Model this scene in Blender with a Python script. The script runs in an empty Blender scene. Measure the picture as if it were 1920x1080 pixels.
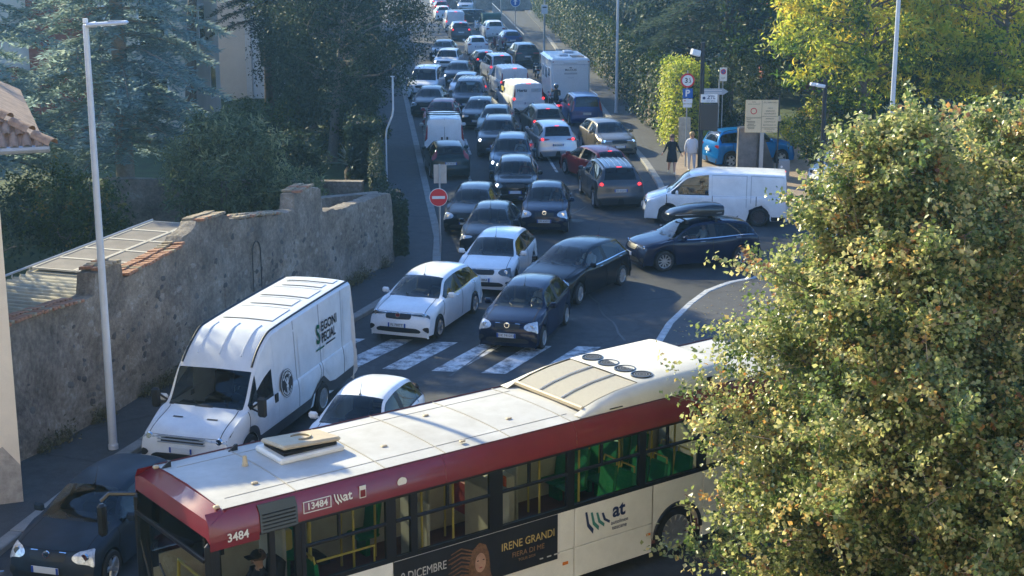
import bpy, math, random
import numpy as np
from mathutils import Vector, Matrix

R = math.radians
random.seed(7)
rng = np.random.default_rng(11)
SC = bpy.context.scene
COL = SC.collection

# ------------------------------------------------------------------ camera
FPX, CAM_H, PITCH = 2880.0, 11.1, math.atan2(710, 2880)
cd = bpy.data.cameras.new('camera')
cam = bpy.data.objects.new('camera', cd)
COL.objects.link(cam)
cam.location = (0, 0, CAM_H)
cam.rotation_euler = (math.pi / 2 - PITCH, 0, 0)
cd.sensor_width = 36.0
cd.lens = FPX / 1920 * 36
cd.clip_end = 2000
SC.camera = cam

# ------------------------------------------------------------------ sky, sun, exposure
SUN_EL, SUN_AZ = R(28), R(-46)          # azimuth measured from +Y (ahead) towards +X; the sun stands ahead to the left
sun_dir = Vector((math.sin(SUN_AZ) * math.cos(SUN_EL), math.cos(SUN_AZ) * math.cos(SUN_EL), math.sin(SUN_EL)))
W = bpy.data.worlds.new('World')
SC.world = W
W.use_nodes = True
wt = W.node_tree
sky = wt.nodes.new('ShaderNodeTexSky')
sky.sky_type = 'NISHITA'
sky.sun_disc = False
sky.sun_elevation = SUN_EL
sky.sun_rotation = SUN_AZ
sky.air_density = 1.0
sky.dust_density = 0.6
sky.ozone_density = 2.6
wt.links.new(sky.outputs[0], wt.nodes['Background'].inputs[0])
wt.nodes['Background'].inputs[1].default_value = 0.095
sl = bpy.data.lights.new('sun', 'SUN')
sl.energy = 4.0
sl.angle = R(0.5)
sl.color = (1.0, 0.76, 0.36)
so = bpy.data.objects.new('sun', sl)
COL.objects.link(so)
so.rotation_euler = sun_dir.to_track_quat('Z', 'Y').to_euler()
so.location = (-40, 40, 40)
vs = SC.view_settings
vs.view_transform = 'Standard'
vs.look = 'None'
vs.exposure = 1.58
vs.use_white_balance = True
vs.white_balance_temperature = 5100
vs.white_balance_tint = 10
vs.gamma = 1.0
vs.use_curve_mapping = False
SC.render.engine = 'CYCLES'
SC.cycles.use_denoising = True
SC.cycles.max_bounces = 6
SC.cycles.diffuse_bounces = 3
SC.cycles.glossy_bounces = 3
SC.cycles.transmission_bounces = 4
SC.cycles.transparent_max_bounces = 8
SC.cycles.volume_bounces = 0

# ------------------------------------------------------------------ helpers: the survey (photo measurements to ground metres)
_c, _s = math.cos(PITCH), math.sin(PITCH)
def G(x, y, z=0.0):
    dx, dy = (x - 960) / FPX, -(y - 540) / FPX
    fy, fz = _c + dy * _s, -_s + dy * _c
    t = (z - CAM_H) / fz
    return Vector((dx * t, fy * t, z))
def atY(x, y, Y):
    dx, dy = (x - 960) / FPX, -(y - 540) / FPX
    fy, fz = _c + dy * _s, -_s + dy * _c
    t = Y / fy
    return Vector((dx * t, Y, CAM_H + fz * t))

# ------------------------------------------------------------------ helpers: materials
MATS = {}
def nodes_of(m):
    m.use_nodes = True
    nt = m.node_tree
    return nt, nt.nodes, nt.links, nt.nodes['Principled BSDF']
def mat(name, col, rough=0.5, metal=0.0, coat=0.0, var=0.0, vscale=3.0, bump=0.0, bscale=40.0, emit=None, es=0.0, spec=0.5, alt=None, transl=0.0):
    if name in MATS:
        return MATS[name]
    m = bpy.data.materials.new(name)
    nt, N, L, P = nodes_of(m)
    P.inputs['Base Color'].default_value = (*col, 1)
    P.inputs['Roughness'].default_value = rough
    P.inputs['Metallic'].default_value = metal
    P.inputs['Coat Weight'].default_value = coat
    P.inputs['Coat Roughness'].default_value = 0.03
    P.inputs['Specular IOR Level'].default_value = spec
    if emit:
        P.inputs['Emission Color'].default_value = (*emit, 1)
        P.inputs['Emission Strength'].default_value = es
    if var or bump:
        tc = N.new('ShaderNodeTexCoord')
    if var:
        nz = N.new('ShaderNodeTexNoise')
        nz.inputs['Scale'].default_value = vscale
        nz.inputs['Detail'].default_value = 6
        nz.inputs['Roughness'].default_value = 0.65
        L.new(tc.outputs['Object'], nz.inputs['Vector'])
        rp = N.new('ShaderNodeMapRange')
        rp.inputs[1].default_value, rp.inputs[2].default_value = 0.3, 0.7
        rp.inputs[3].default_value, rp.inputs[4].default_value = 0, 1
        L.new(nz.outputs[0], rp.inputs[0])
        mx = N.new('ShaderNodeMix')
        mx.data_type = 'RGBA'
        a = alt or tuple(c * (1 - var) for c in col)
        mx.inputs[6].default_value = (*a, 1)
        mx.inputs[7].default_value = (*(col if alt else tuple(min(1, c * (1 + var * 0.5)) for c in col)), 1)
        L.new(rp.outputs[0], mx.inputs[0])
        L.new(mx.outputs[2], P.inputs['Base Color'])
    if bump:
        nb = N.new('ShaderNodeTexNoise')
        nb.inputs['Scale'].default_value = bscale
        nb.inputs['Detail'].default_value = 4
        L.new(tc.outputs['Object'], nb.inputs['Vector'])
        bp = N.new('ShaderNodeBump')
        bp.inputs['Strength'].default_value = bump
        bp.inputs['Distance'].default_value = 0.02
        L.new(nb.outputs[0], bp.inputs['Height'])
        L.new(bp.outputs[0], P.inputs['Normal'])
    MATS[name] = m
    return m
def glass(name, tint=(0.25, 0.3, 0.32), refl=1.0):
    if name in MATS:
        return MATS[name]
    m = bpy.data.materials.new(name)
    m.use_nodes = True
    nt = m.node_tree
    N, L = nt.nodes, nt.links
    N.remove(N['Principled BSDF'])
    tr = N.new('ShaderNodeBsdfTransparent')
    tr.inputs[0].default_value = (*tint, 1)
    gl = N.new('ShaderNodeBsdfGlossy')
    gl.inputs['Roughness'].default_value = 0.03
    gl.inputs[0].default_value = (refl, refl, refl, 1)
    fr = N.new('ShaderNodeFresnel')
    ge = N.new('ShaderNodeNewGeometry')
    io = N.new('ShaderNodeMapRange')       # a thin pane reflects alike from both sides
    io.inputs[3].default_value, io.inputs[4].default_value = 1.5, 1 / 1.5
    L.new(ge.outputs['Backfacing'], io.inputs[0])
    L.new(io.outputs[0], fr.inputs[0])
    mx = N.new('ShaderNodeMixShader')
    L.new(fr.outputs[0], mx.inputs[0])
    L.new(tr.outputs[0], mx.inputs[1])
    L.new(gl.outputs[0], mx.inputs[2])
    L.new(mx.outputs[0], N['Material Output'].inputs[0])
    MATS[name] = m
    return m
def paint(name, col, rough=0.22, metal=0.0, dust=0.12):
    return mat('paint_' + name, col, rough, metal, coat=0.45, spec=0.12, var=dust, vscale=2.2)
def leafmat(name, ramp, transl=0.45, rough=0.55, spec=0.12):
    """leaf tissue: hue picked per leaf from the 'tint' attribute, light passing through the blade"""
    if name in MATS:
        return MATS[name]
    m = bpy.data.materials.new(name)
    m.use_nodes = True
    nt = m.node_tree
    N, L = nt.nodes, nt.links
    P = N['Principled BSDF']
    at = N.new('ShaderNodeAttribute')
    at.attribute_name = 'tint'
    cr = N.new('ShaderNodeValToRGB')
    el = cr.color_ramp.elements
    while len(el) < len(ramp):
        el.new(0.5)
    for e, (p, c) in zip(el, ramp):
        e.position = p
        e.color = (*c, 1)
    L.new(at.outputs['Fac'], cr.inputs[0])
    L.new(cr.outputs[0], P.inputs['Base Color'])
    P.inputs['Roughness'].default_value = rough
    P.inputs['Specular IOR Level'].default_value = spec
    tl = N.new('ShaderNodeBsdfTranslucent')
    L.new(cr.outputs[0], tl.inputs[0])
    mx = N.new('ShaderNodeMixShader')
    mx.inputs[0].default_value = transl
    L.new(P.outputs[0], mx.inputs[1])
    L.new(tl.outputs[0], mx.inputs[2])
    L.new(mx.outputs[0], N['Material Output'].inputs[0])
    MATS[name] = m
    return m

# ------------------------------------------------------------------ helpers: meshes
class MB:
    def __init__(s):
        s.v, s.f, s.m, s.k = [], [], [], 0
    def add(s, vs, fs):
        o = len(s.v)
        s.v += [tuple(p) for p in vs]
        s.f += [tuple(o + i for i in f) for f in fs]
        s.m += [s.k] * len(fs)
        return s
    def box(s, c, d, rz=0.0, ry=0.0, rx=0.0, b=0.0):
        hx, hy, hz = d[0] / 2, d[1] / 2, d[2] / 2
        if b <= 0:
            vs = [(x, y, z) for x in (-hx, hx) for y in (-hy, hy) for z in (-hz, hz)]
            fs = [(0, 1, 3, 2), (4, 6, 7, 5), (0, 4, 5, 1), (2, 3, 7, 6), (0, 2, 6, 4), (1, 5, 7, 3)]
        else:
            b = min(b, hx * .9, hy * .9, hz * .9)
            vs, ix = [], {}
            for sx in (-1, 1):
                for sy in (-1, 1):
                    for sz in (-1, 1):
                        for a in range(3):
                            q = [sx * (hx - b), sy * (hy - b), sz * (hz - b)]
                            q[a] = (sx * hx, sy * hy, sz * hz)[a]
                            ix[sx, sy, sz, a] = len(vs)
                            vs.append(tuple(q))
            fs = []
            I = lambda sx, sy, sz, a: ix[sx, sy, sz, a]
            for sg in (-1, 1):
                fs.append([I(sg, -1, -1, 0), I(sg, 1, -1, 0), I(sg, 1, 1, 0), I(sg, -1, 1, 0)][::sg])
                fs.append([I(-1, sg, -1, 1), I(-1, sg, 1, 1), I(1, sg, 1, 1), I(1, sg, -1, 1)][::sg])
                fs.append([I(-1, -1, sg, 2), I(1, -1, sg, 2), I(1, 1, sg, 2), I(-1, 1, sg, 2)][::sg])
            for s1 in (-1, 1):
                for s2 in (-1, 1):
                    g = s1 * s2
                    fs.append([I(s1, s2, -1, 0), I(s1, s2, -1, 1), I(s1, s2, 1, 1), I(s1, s2, 1, 0)][::g])
                    fs.append([I(s1, -1, s2, 0), I(s1, 1, s2, 0), I(s1, 1, s2, 2), I(s1, -1, s2, 2)][::g])
                    fs.append([I(-1, s1, s2, 1), I(-1, s1, s2, 2), I(1, s1, s2, 2), I(1, s1, s2, 1)][::g])
                    for s3 in (-1, 1):
                        fs.append([I(s1, s2, s3, 0), I(s1, s2, s3, 1), I(s1, s2, s3, 2)][::(s1 * s2 * s3)])
        M = Matrix.Translation(Vector(c)) @ Matrix.Rotation(rz, 4, 'Z') @ Matrix.Rotation(ry, 4, 'Y') @ Matrix.Rotation(rx, 4, 'X')
        return s.add([M @ Vector(p) for p in vs], fs)
    def cyl(s, p0, p1, r0, r1=None, n=10, cap=True):
        r1 = r0 if r1 is None else r1
        p0, p1 = Vector(p0), Vector(p1)
        d = (p1 - p0).normalized()
        a = d.orthogonal().normalized()
        b = d.cross(a)
        vs, fs = [], []
        for p, r in ((p0, r0), (p1, r1)):
            for i in range(n):
                t = 2 * math.pi * i / n
                vs.append(p + (a * math.cos(t) + b * math.sin(t)) * r)
        for i in range(n):
            j = (i + 1) % n
            fs.append((i, j, n + j, n + i))
        if cap:
            fs.append(tuple(range(n))[::-1])
            fs.append(tuple(range(n, 2 * n)))
        return s.add(vs, fs)
    def tube(s, pts, r, n=6, r1=None, cap=True):
        pts = [Vector(p) for p in pts]
        m = len(pts)
        vs, fs = [], []
        ref = None
        for k, p in enumerate(pts):
            d = (pts[min(k + 1, m - 1)] - pts[max(k - 1, 0)])
            d = d.normalized() if d.length > 1e-6 else Vector((0, 0, 1))
            if ref is None:
                ref = d.orthogonal().normalized()
            a = (ref - d * ref.dot(d)).normalized()
            ref = a
            b = d.cross(a)
            rr = r if r1 is None else r + (r1 - r) * k / (m - 1)
            for i in range(n):
                t = 2 * math.pi * i / n
                vs.append(p + (a * math.cos(t) + b * math.sin(t)) * rr)
        for k in range(m - 1):
            for i in range(n):
                j = (i + 1) % n
                fs.append((k * n + i, k * n + j, (k + 1) * n + j, (k + 1) * n + i))
        if cap:
            fs.append(tuple(range(n))[::-1])
            fs.append(tuple(range((m - 1) * n, m * n)))
        return s.add(vs, fs)
    def ball(s, c, r, nu=12, nv=8, z0=-1.0):
        r = (r, r, r) if not hasattr(r, '__len__') else r
        vs, fs = [], []
        a0 = math.asin(max(-1, z0))
        for j in range(nv + 1):
            ph = a0 + (math.pi / 2 - a0) * j / nv
            for i in range(nu):
                th = 2 * math.pi * i / nu
                vs.append((c[0] + r[0] * math.cos(ph) * math.cos(th), c[1] + r[1] * math.cos(ph) * math.sin(th), c[2] + r[2] * math.sin(ph)))
        for j in range(nv):
            for i in range(nu):
                k = (i + 1) % nu
                fs.append((j * nu + i, j * nu + k, (j + 1) * nu + k, (j + 1) * nu + i))
        return s.add(vs, fs)
    def lathe(s, prof, c=(0, 0, 0), axis='Z', n=24):
        """prof: (radius, height) pairs"""
        vs, fs = [], []
        for r, h in prof:
            for i in range(n):
                t = 2 * math.pi * i / n
                x, y = r * math.cos(t), r * math.sin(t)
                p = (x, y, h) if axis == 'Z' else ((x, h, y) if axis == 'Y' else (h, x, y))
                vs.append((c[0] + p[0], c[1] + p[1], c[2] + p[2]))
        for k in range(len(prof) - 1):
            for i in range(n):
                j = (i + 1) % n
                fs.append((k * n + i, k * n + j, (k + 1) * n + j, (k + 1) * n + i))
        return s.add(vs, fs)
    def prism(s, pts, h, z=0.0):
        """plan polygon pts (counter-clockwise) extruded from z to z+h"""
        n = len(pts)
        vs = [(p[0], p[1], z) for p in pts] + [(p[0], p[1], z + h) for p in pts]
        fs = [tuple(range(n))[::-1], tuple(range(n, 2 * n))] + [(i, (i + 1) % n, n + (i + 1) % n, n + i) for i in range(n)]
        return s.add(vs, fs)
    def slab(s, pts, n):
        """planar outline pts thickened along vector n"""
        n = Vector(n)
        k = len(pts)
        vs = [Vector(p) for p in pts] + [Vector(p) + n for p in pts]
        fs = [tuple(range(k))[::-1], tuple(range(k, 2 * k))] + [(i, (i + 1) % k, k + (i + 1) % k, k + i) for i in range(k)]
        return s.add(vs, fs)
    def mesh(s, name, mats, smooth=35):
        me = bpy.data.meshes.new(name)
        me.from_pydata(s.v, [], s.f)
        mats = mats if isinstance(mats, (list, tuple)) else [mats]
        for m in mats:
            me.materials.append(m)
        if len(mats) > 1:
            me.polygons.foreach_set('material_index', s.m)
        if smooth:
            me.polygons.foreach_set('use_smooth', [True] * len(s.f))
            me.set_sharp_from_angle(angle=R(smooth))
        me.update()
        return me
    def build(s, name, mats, parent=None, loc=None, rz=None, smooth=35):
        return link(name, s.mesh(name, mats, smooth), parent, loc, rz)
def link(name, me, parent=None, loc=None, rz=None):
    o = bpy.data.objects.new(name, me)
    COL.objects.link(o)
    if parent is not None:
        o.parent = parent
    if loc is not None:
        o.location = loc
    if rz is not None:
        o.rotation_euler = (0, 0, rz)
    return o
def tag(o, label=None, cat=None, group=None, kind=None):
    if label: o['label'] = label
    if cat: o['category'] = cat
    if group: o['group'] = group
    if kind: o['kind'] = kind
    return o
def thing(name, label, cat, loc=(0, 0, 0), rz=0.0, group=None):
    return tag(link(name, None, None, loc, rz), label, cat, group)
def text(name, body, size, m, parent, M, align='CENTER', shear=0.0, sx=1.0, bold=0.0, spacing=1.0):
    """flat lettering laid on a surface; M maps text x/y/normal into the parent's frame"""
    cu = bpy.data.curves.new(name, 'FONT')
    cu.body = body
    cu.size = size
    cu.align_x = align
    cu.align_y = 'CENTER'
    cu.shear = shear
    cu.offset = bold
    cu.space_character = spacing
    cu.resolution_u = 3
    cu.extrude = 0.001
    cu.materials.append(m)
    tmp = bpy.data.objects.new('tmp', cu)
    me = bpy.data.meshes.new_from_object(tmp)
    bpy.data.objects.remove(tmp)
    bpy.data.curves.remove(cu)
    if not me.materials:
        me.materials.append(m)
    o = link(name, me, parent)
    o.matrix_basis = M @ Matrix.Diagonal((sx, 1, 1, 1))
    return o
def frame(origin, xdir, ydir):
    x, y = Vector(xdir).normalized(), Vector(ydir).normalized()
    z = x.cross(y)
    M = Matrix((x, y, z)).transposed().to_4x4()
    M.translation = Vector(origin)
    return M
def np_mesh(name, verts, faces_flat, loop_tot, mats, tint=None, smooth=False, mat_idx=None):
    """numpy mesh: verts (n,3), faces all with loop_tot corners"""
    me = bpy.data.meshes.new(name)
    nf = len(faces_flat) // loop_tot
    me.vertices.add(len(verts))
    me.vertices.foreach_set('co', np.asarray(verts, np.float32).ravel())
    me.loops.add(len(faces_flat))
    me.loops.foreach_set('vertex_index', np.asarray(faces_flat, np.int32))
    me.polygons.add(nf)
    me.polygons.foreach_set('loop_start', np.arange(nf, dtype=np.int32) * loop_tot)
    me.polygons.foreach_set('loop_total', np.full(nf, loop_tot, np.int32))
    for m in (mats if isinstance(mats, (list, tuple)) else [mats]):
        me.materials.append(m)
    if tint is not None:
        a = me.attributes.new('tint', 'FLOAT', 'FACE')
        a.data.foreach_set('value', np.asarray(tint, np.float32))
    if smooth:
        me.polygons.foreach_set('use_smooth', np.ones(nf, bool))
    me.update(calc_edges=True)
    me.validate()
    return me

# ------------------------------------------------------------------ shared materials
M_BLACK = mat('black_plastic', (0.012, 0.013, 0.015), 0.5, var=0.2)
M_DARK = mat('dark_void', (0.006, 0.006, 0.007), 0.9)
M_RUB = mat('tyre_rubber', (0.014, 0.014, 0.015), 0.75, var=0.3, vscale=8)
M_ALLOY = mat('alloy', (0.42, 0.43, 0.45), 0.35, 0.7, var=0.25, vscale=10)
M_ALLOYD = mat('dark_alloy', (0.10, 0.10, 0.11), 0.35, 0.7, var=0.25, vscale=10)
M_CHROME = mat('chrome', (0.75, 0.76, 0.78), 0.12, 1.0)
M_GLASS = glass('car_glass', (0.45, 0.50, 0.50))
M_GLASSD = glass('privacy_glass', (0.06, 0.07, 0.08))
M_BGLASS = glass('bus_glass', (0.62, 0.66, 0.64), 0.9)
M_LAMP = mat('headlamp_lens', (0.62, 0.66, 0.70), 0.08, 0.25, coat=1.0, var=0.5, vscale=18)
M_LAMPD = mat('headlamp_dark', (0.10, 0.11, 0.12), 0.08, 0.3, coat=1.0, var=0.6, vscale=22)
M_LAMPON = mat('headlamp_on', (0.9, 0.9, 0.9), 0.2, emit=(1.0, 0.93, 0.80), es=2.0)
M_TAIL = mat('tail_lens', (0.22, 0.010, 0.012), 0.12, coat=1.0)
M_TAILON = mat('brake_light_on', (0.6, 0.03, 0.03), 0.2, emit=(1.0, 0.025, 0.02), es=1.1)
M_PLATE = mat('plate_white', (0.62, 0.64, 0.66), 0.45)
M_PBLUE = mat('plate_blue', (0.02, 0.06, 0.32), 0.45)
M_INK = mat('ink_black', (0.01, 0.01, 0.012), 0.6)
M_WHITE = mat('sign_white', (0.78, 0.79, 0.80), 0.45, var=0.08)
M_RED = mat('sign_red', (0.55, 0.015, 0.03), 0.4, var=0.1)
M_BLUE = mat('sign_blue', (0.01, 0.10, 0.42), 0.4, var=0.1)
M_GALV = mat('galvanised_steel', (0.38, 0.40, 0.43), 0.45, 0.4, var=0.15, vscale=5)
M_POST = mat('post_pale', (0.60, 0.63, 0.68), 0.45, 0.1, var=0.08, vscale=4)
M_DKPOST = mat('post_dark', (0.02, 0.022, 0.028), 0.45, 0.2, var=0.2)
M_SEAT = mat('seat_cloth', (0.02, 0.021, 0.024), 0.9)
M_SKIN = mat('skin', (0.50, 0.29, 0.20), 0.55)
M_AMBER = mat('amber_lens', (0.7, 0.22, 0.02), 0.2, coat=1.0)
# ================================================================== the setting
def asphalt(name, base, alt, crack=True, bs=120.0):
    m = bpy.data.materials.new(name)
    nt, N, L, P = nodes_of(m)
    tc = N.new('ShaderNodeTexCoord')
    def noise(sc, det=6, rough=.6, vec=None):
        n = N.new('ShaderNodeTexNoise')
        n.inputs['Scale'].default_value = sc
        n.inputs['Detail'].default_value = det
        n.inputs['Roughness'].default_value = rough
        L.new(vec or tc.outputs['Object'], n.inputs['Vector'])
        return n
    def rng_(src, a, b, c=0.0, d=1.0):
        r = N.new('ShaderNodeMapRange')
        r.inputs[1].default_value, r.inputs[2].default_value, r.inputs[3].default_value, r.inputs[4].default_value = a, b, c, d
        L.new(src, r.inputs[0])
        return r.outputs[0]
    def mix(f, a, b):
        x = N.new('ShaderNodeMix'); x.data_type = 'RGBA'
        if isinstance(f, float): x.inputs[0].default_value = f
        else: L.new(f, x.inputs[0])
        for s_, v in ((6, a), (7, b)):
            if isinstance(v, tuple): x.inputs[s_].default_value = (*v, 1)
            else: L.new(v, x.inputs[s_])
        return x.outputs[2]
    big = rng_(noise(.28).outputs[0], .35, .65)
    c = mix(big, base, alt)
    mid = rng_(noise(3.5, 8, .7).outputs[0], .38, .62)
    c = mix(mid, c, tuple(x * .86 for x in alt))
    fine = rng_(noise(60, 3).outputs[0], .3, .7, .75, 1.2)
    mm = N.new('ShaderNodeVectorMath'); mm.operation = 'SCALE'
    L.new(c, mm.inputs[0]); L.new(fine, mm.inputs['Scale'])
    c = mm.outputs[0]
    if crack:
        wv = noise(1.2, 4)
        ad = N.new('ShaderNodeVectorMath'); ad.operation = 'MULTIPLY_ADD'
        L.new(wv.outputs['Color'], ad.inputs[0]); ad.inputs[1].default_value = (1.2, 1.2, 0)
        L.new(tc.outputs['Object'], ad.inputs[2])
        vo = N.new('ShaderNodeTexVoronoi'); vo.feature = 'DISTANCE_TO_EDGE'; vo.inputs['Scale'].default_value = .24
        L.new(ad.outputs[0], vo.inputs['Vector'])
        ln = rng_(vo.outputs[0], .004, .014, .7, 0)
        c = mix(ln, c, tuple(x * .45 for x in base))
    L.new(c, P.inputs['Base Color'])
    P.inputs['Roughness'].default_value = .85
    b = N.new('ShaderNodeBump'); b.inputs['Strength'].default_value = .35; b.inputs['Distance'].default_value = .01
    L.new(noise(bs, 3).outputs[0], b.inputs['Height']); L.new(b.outputs[0], P.inputs['Normal'])
    return m
M_ROAD = asphalt('asphalt', (.070, .072, .076), (.046, .048, .052))
M_ROAD2 = asphalt('asphalt_patch', (.048, .050, .054), (.040, .042, .045))
M_PAVE = asphalt('pavement_asphalt', (.085, .086, .088), (.066, .067, .070))
M_PLAZA = asphalt('pavement_gravelly', (.36, .28, .20), (.26, .20, .145), False, 60)
M_KERB = mat('kerb_stone', (.27, .265, .25), .8, var=.25, vscale=4, bump=.3)
M_SOIL = mat('garden_soil', (.055, .05, .032), .95, var=.5, vscale=2, bump=.6, alt=(.03, .045, .015))
M_GRASS = mat('grass_ground', (.05, .075, .022), .95, var=.5, vscale=1.5, bump=.8, bscale=25)

def sheet(name, pts, z, m, kind='structure', parent=None):
    mb = MB(); mb.add([(p[0], p[1], z) for p in pts], [tuple(range(len(pts)))])
    o = mb.build(name, m, parent, smooth=0)
    if parent is None: tag(o, kind=kind)
    return o
ground = sheet('ground', [(-240, -60), (240, -60), (240, 400), (-240, 400)], -.012, M_SOIL)
LK = [(-9.3, 24.0), (-8.35, 29.0), (-7.0, 33.5), (-5.2, 38.6), (-3.35, 44.0), (-2.30, 47.9), (-2.45, 52.0), (-3.45, 62.5), (-5.29, 82.0), (-6.6, 96.0), (-8.3, 118.0), (-10.2, 145.0), (-12.5, 185.0), (-14, 230)]
RK = [(6.2, 61.2), (6.25, 63.1), (6.15, 68.0), (5.78, 75.2), (5.45, 83.1), (5.0, 96.0), (4.35, 110.0), (3.33, 138.5), (1.9, 165.0), (.2, 200.0), (-1, 230)]
road = sheet('road', LK + RK[::-1] + [(6.6, 59.6), (8.2, 58.6), (14, 58.1), (40, 59.5), (40, 14), (-12, 14), (-12, 20)], 0.0, M_ROAD)
# repairs in the road surface
for k, pts in enumerate(([(2.2, 41.5), (9.5, 44.6), (9.2, 52.0), (4.4, 52.6), (2.6, 47.0)], [(-1.0, 58), (-.2, 58), (-1.6, 76), (-2.4, 76)], [(1.2, 60), (3.0, 59), (3.1, 61.6), (1.4, 62.4)])):
    sheet('road_patch', pts, .004, M_ROAD2, parent=road)
rp_ = random.Random(3)
for k in range(16):        # oil stains and small repairs, irregular outlines
    cx_, cy_ = rp_.uniform(-3, 5.5), rp_.uniform(34, 76)
    n_ = 9; e_ = rp_.uniform(.25, .9)
    sheet('road_stain', [(cx_ + e_ * math.cos(2 * math.pi * q / n_) * rp_.uniform(.6, 1.2), cy_ + 1.8 * e_ * math.sin(2 * math.pi * q / n_) * rp_.uniform(.6, 1.2)) for q in range(n_)], .0045 + .0002 * k, M_ROAD2, parent=road)
for k, (x0, y0, x1, y1) in enumerate(((-1.5, 36, 2.5, 46), (2.0, 52, 6.5, 50.5), (-.5, 50, 2.8, 58), (3.0, 39.2, 2.2, 45.0))):
    pts_ = [Vector((x0, y0, 0)).lerp(Vector((x1, y1, 0)), q / 9) + Vector((rp_.uniform(-.08, .08), rp_.uniform(-.08, .08), 0)) for q in range(10)]
    sheet('tar_seam', [(p.x - .03, p.y) for p in pts_] + [(p.x + .03, p.y + .02) for p in pts_[::-1]], .0082, mat('tar', (.022, .022, .024), .5), parent=road)
mh = MB().lathe([(.001, .008), (.33, .008), (.36, .006)], n=20)
mhm = mh.mesh('manhole_cover', mat('cast_iron', (.045, .043, .042), .6, .6, var=.4, vscale=12))
for x, y in ((1.6, 49.4), (2.3, 55.3), (-.4, 70), (3.2, 46.2)):
    link('manhole_cover', mhm, road, (x, y, .002))
# zebra crossing stripes
def zebra_mat():
    m = bpy.data.materials.new('road_paint')
    nt, N, L, P = nodes_of(m)
    tc = N.new('ShaderNodeTexCoord')
    a = N.new('ShaderNodeTexNoise'); a.inputs['Scale'].default_value = 2.6; a.inputs['Detail'].default_value = 12; a.inputs['Roughness'].default_value = .75
    L.new(tc.outputs['Object'], a.inputs['Vector'])
    r = N.new('ShaderNodeMapRange'); r.inputs[1].default_value, r.inputs[2].default_value = .41, .56
    L.new(a.outputs[0], r.inputs[0])
    x = N.new('ShaderNodeMix'); x.data_type = 'RGBA'
    x.inputs[6].default_value = (.12, .123, .128, 1); x.inputs[7].default_value = (.60, .61, .62, 1)
    L.new(r.outputs[0], x.inputs[0]); L.new(x.outputs[2], P.inputs['Base Color'])
    P.inputs['Roughness'].default_value = .8
    return m
M_ZEB = zebra_mat()
zdir = Vector((.435, .90, 0)).normalized()
for k in range(8):
    a = Vector((-5.7 + k * 1.235, 36.95 - k * .175, 0))
    if k == 7: a = Vector((2.25, 35.7, 0))
    w = Vector((.60, -.08, 0)); e = zdir * (2.75 + .1 * (k % 2))
    o = sheet('zebra_stripe', [a, a + w, a + w + e, a + e], .008, M_ZEB, parent=road)
for (x0, y0, x1, y1, w_) in ((-1.3, 58.5, -2.2, 68, .12), (-2.0, 71, -2.4, 76, .12), (1.9, 66.0, 1.5, 71.5, .12), (1.3, 74, .4, 90, .12), (3.6, 71, 3.2, 76, .12)):
    sheet('lane_line', [(x0, y0), (x0 + w_, y0), (x1 + w_, y1), (x1, y1)], .008, M_ZEB, parent=road)
# a band of worn white paint along the island edge
def strip(line, w, z, side=1):
    o = []
    for k, p in enumerate(line):
        a, b = Vector((*line[max(k - 1, 0)][:2], 0)), Vector((*line[min(k + 1, len(line) - 1)][:2], 0))
        d = (b - a).normalized(); n = Vector((-d.y, d.x, 0)) * side
        o.append((p[0] + n.x * w, p[1] + n.y * w))
    return o
def pavement(name, poly, h, m, kerbline, side, kw=.28, km=None):
    o = tag(MB().prism(poly, h, -.004).build(name, m, smooth=0), kind='structure')
    inner = strip(kerbline, kw, 0, side)
    # kerb stones, one by one
    pts = [Vector((*p[:2], 0)) for p in kerbline]
    acc = 0
    n = 0
    for a, b in zip(pts[:-1], pts[1:]):
        ln = (b - a).length; d = (b - a) / ln; nn = Vector((-d.y, d.x, 0)) * side
        t = 0.0
        st = 1.05 if (a - Vector((0, 0, 0))).length < 90 else 4.0
        while t < ln - .05:
            e = min(st, ln - t)
            q0, q1 = a + d * (t + .008), a + d * (t + e - .008)
            z = h + .012 + random.uniform(-.006, .006)
            k = MB(); c = (q0 + q1) / 2 + nn * (kw / 2 - .02)
            k.box((c.x, c.y, z / 2 - .03), ((q1 - q0).length, kw, z + .06), rz=math.atan2(d.y, d.x), b=.02)
            k.build('kerb_stone', km or M_KERB, o)
            t += e
    return o
WALL_A, WALL_B = Vector((-9.99, 30.19, 0)), Vector((-3.87, 48.26, 0))
lp_in = [(-11.2, 26.0), (-9.99, 30.19), (-3.87, 48.26), (-5.5, 63.8), (-7.5, 85.3), (-8.8, 98), (-10.6, 118), (-12.5, 145), (-15, 185), (-16.5, 230)]
pavement('left_pavement', LK + lp_in[::-1], .11, M_PAVE, LK[:11], 1)
rp_in = [(16, 75), (9.2, 72.6), (7.85, 71.8), (7.0, 83.1), (6.7, 96), (5.85, 112), (4.0, 145), (2.6, 170), (1.0, 205), (0, 230)]
pavement('right_pavement', RK[::-1] + [(6.6, 59.6), (8.2, 58.6), (14, 58.1), (40, 59.5), (40, 75)] + rp_in, .11, M_PAVE, [(14, 58.1), (8.2, 58.6), (6.6, 59.6)] + RK[:8], 1)
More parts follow.
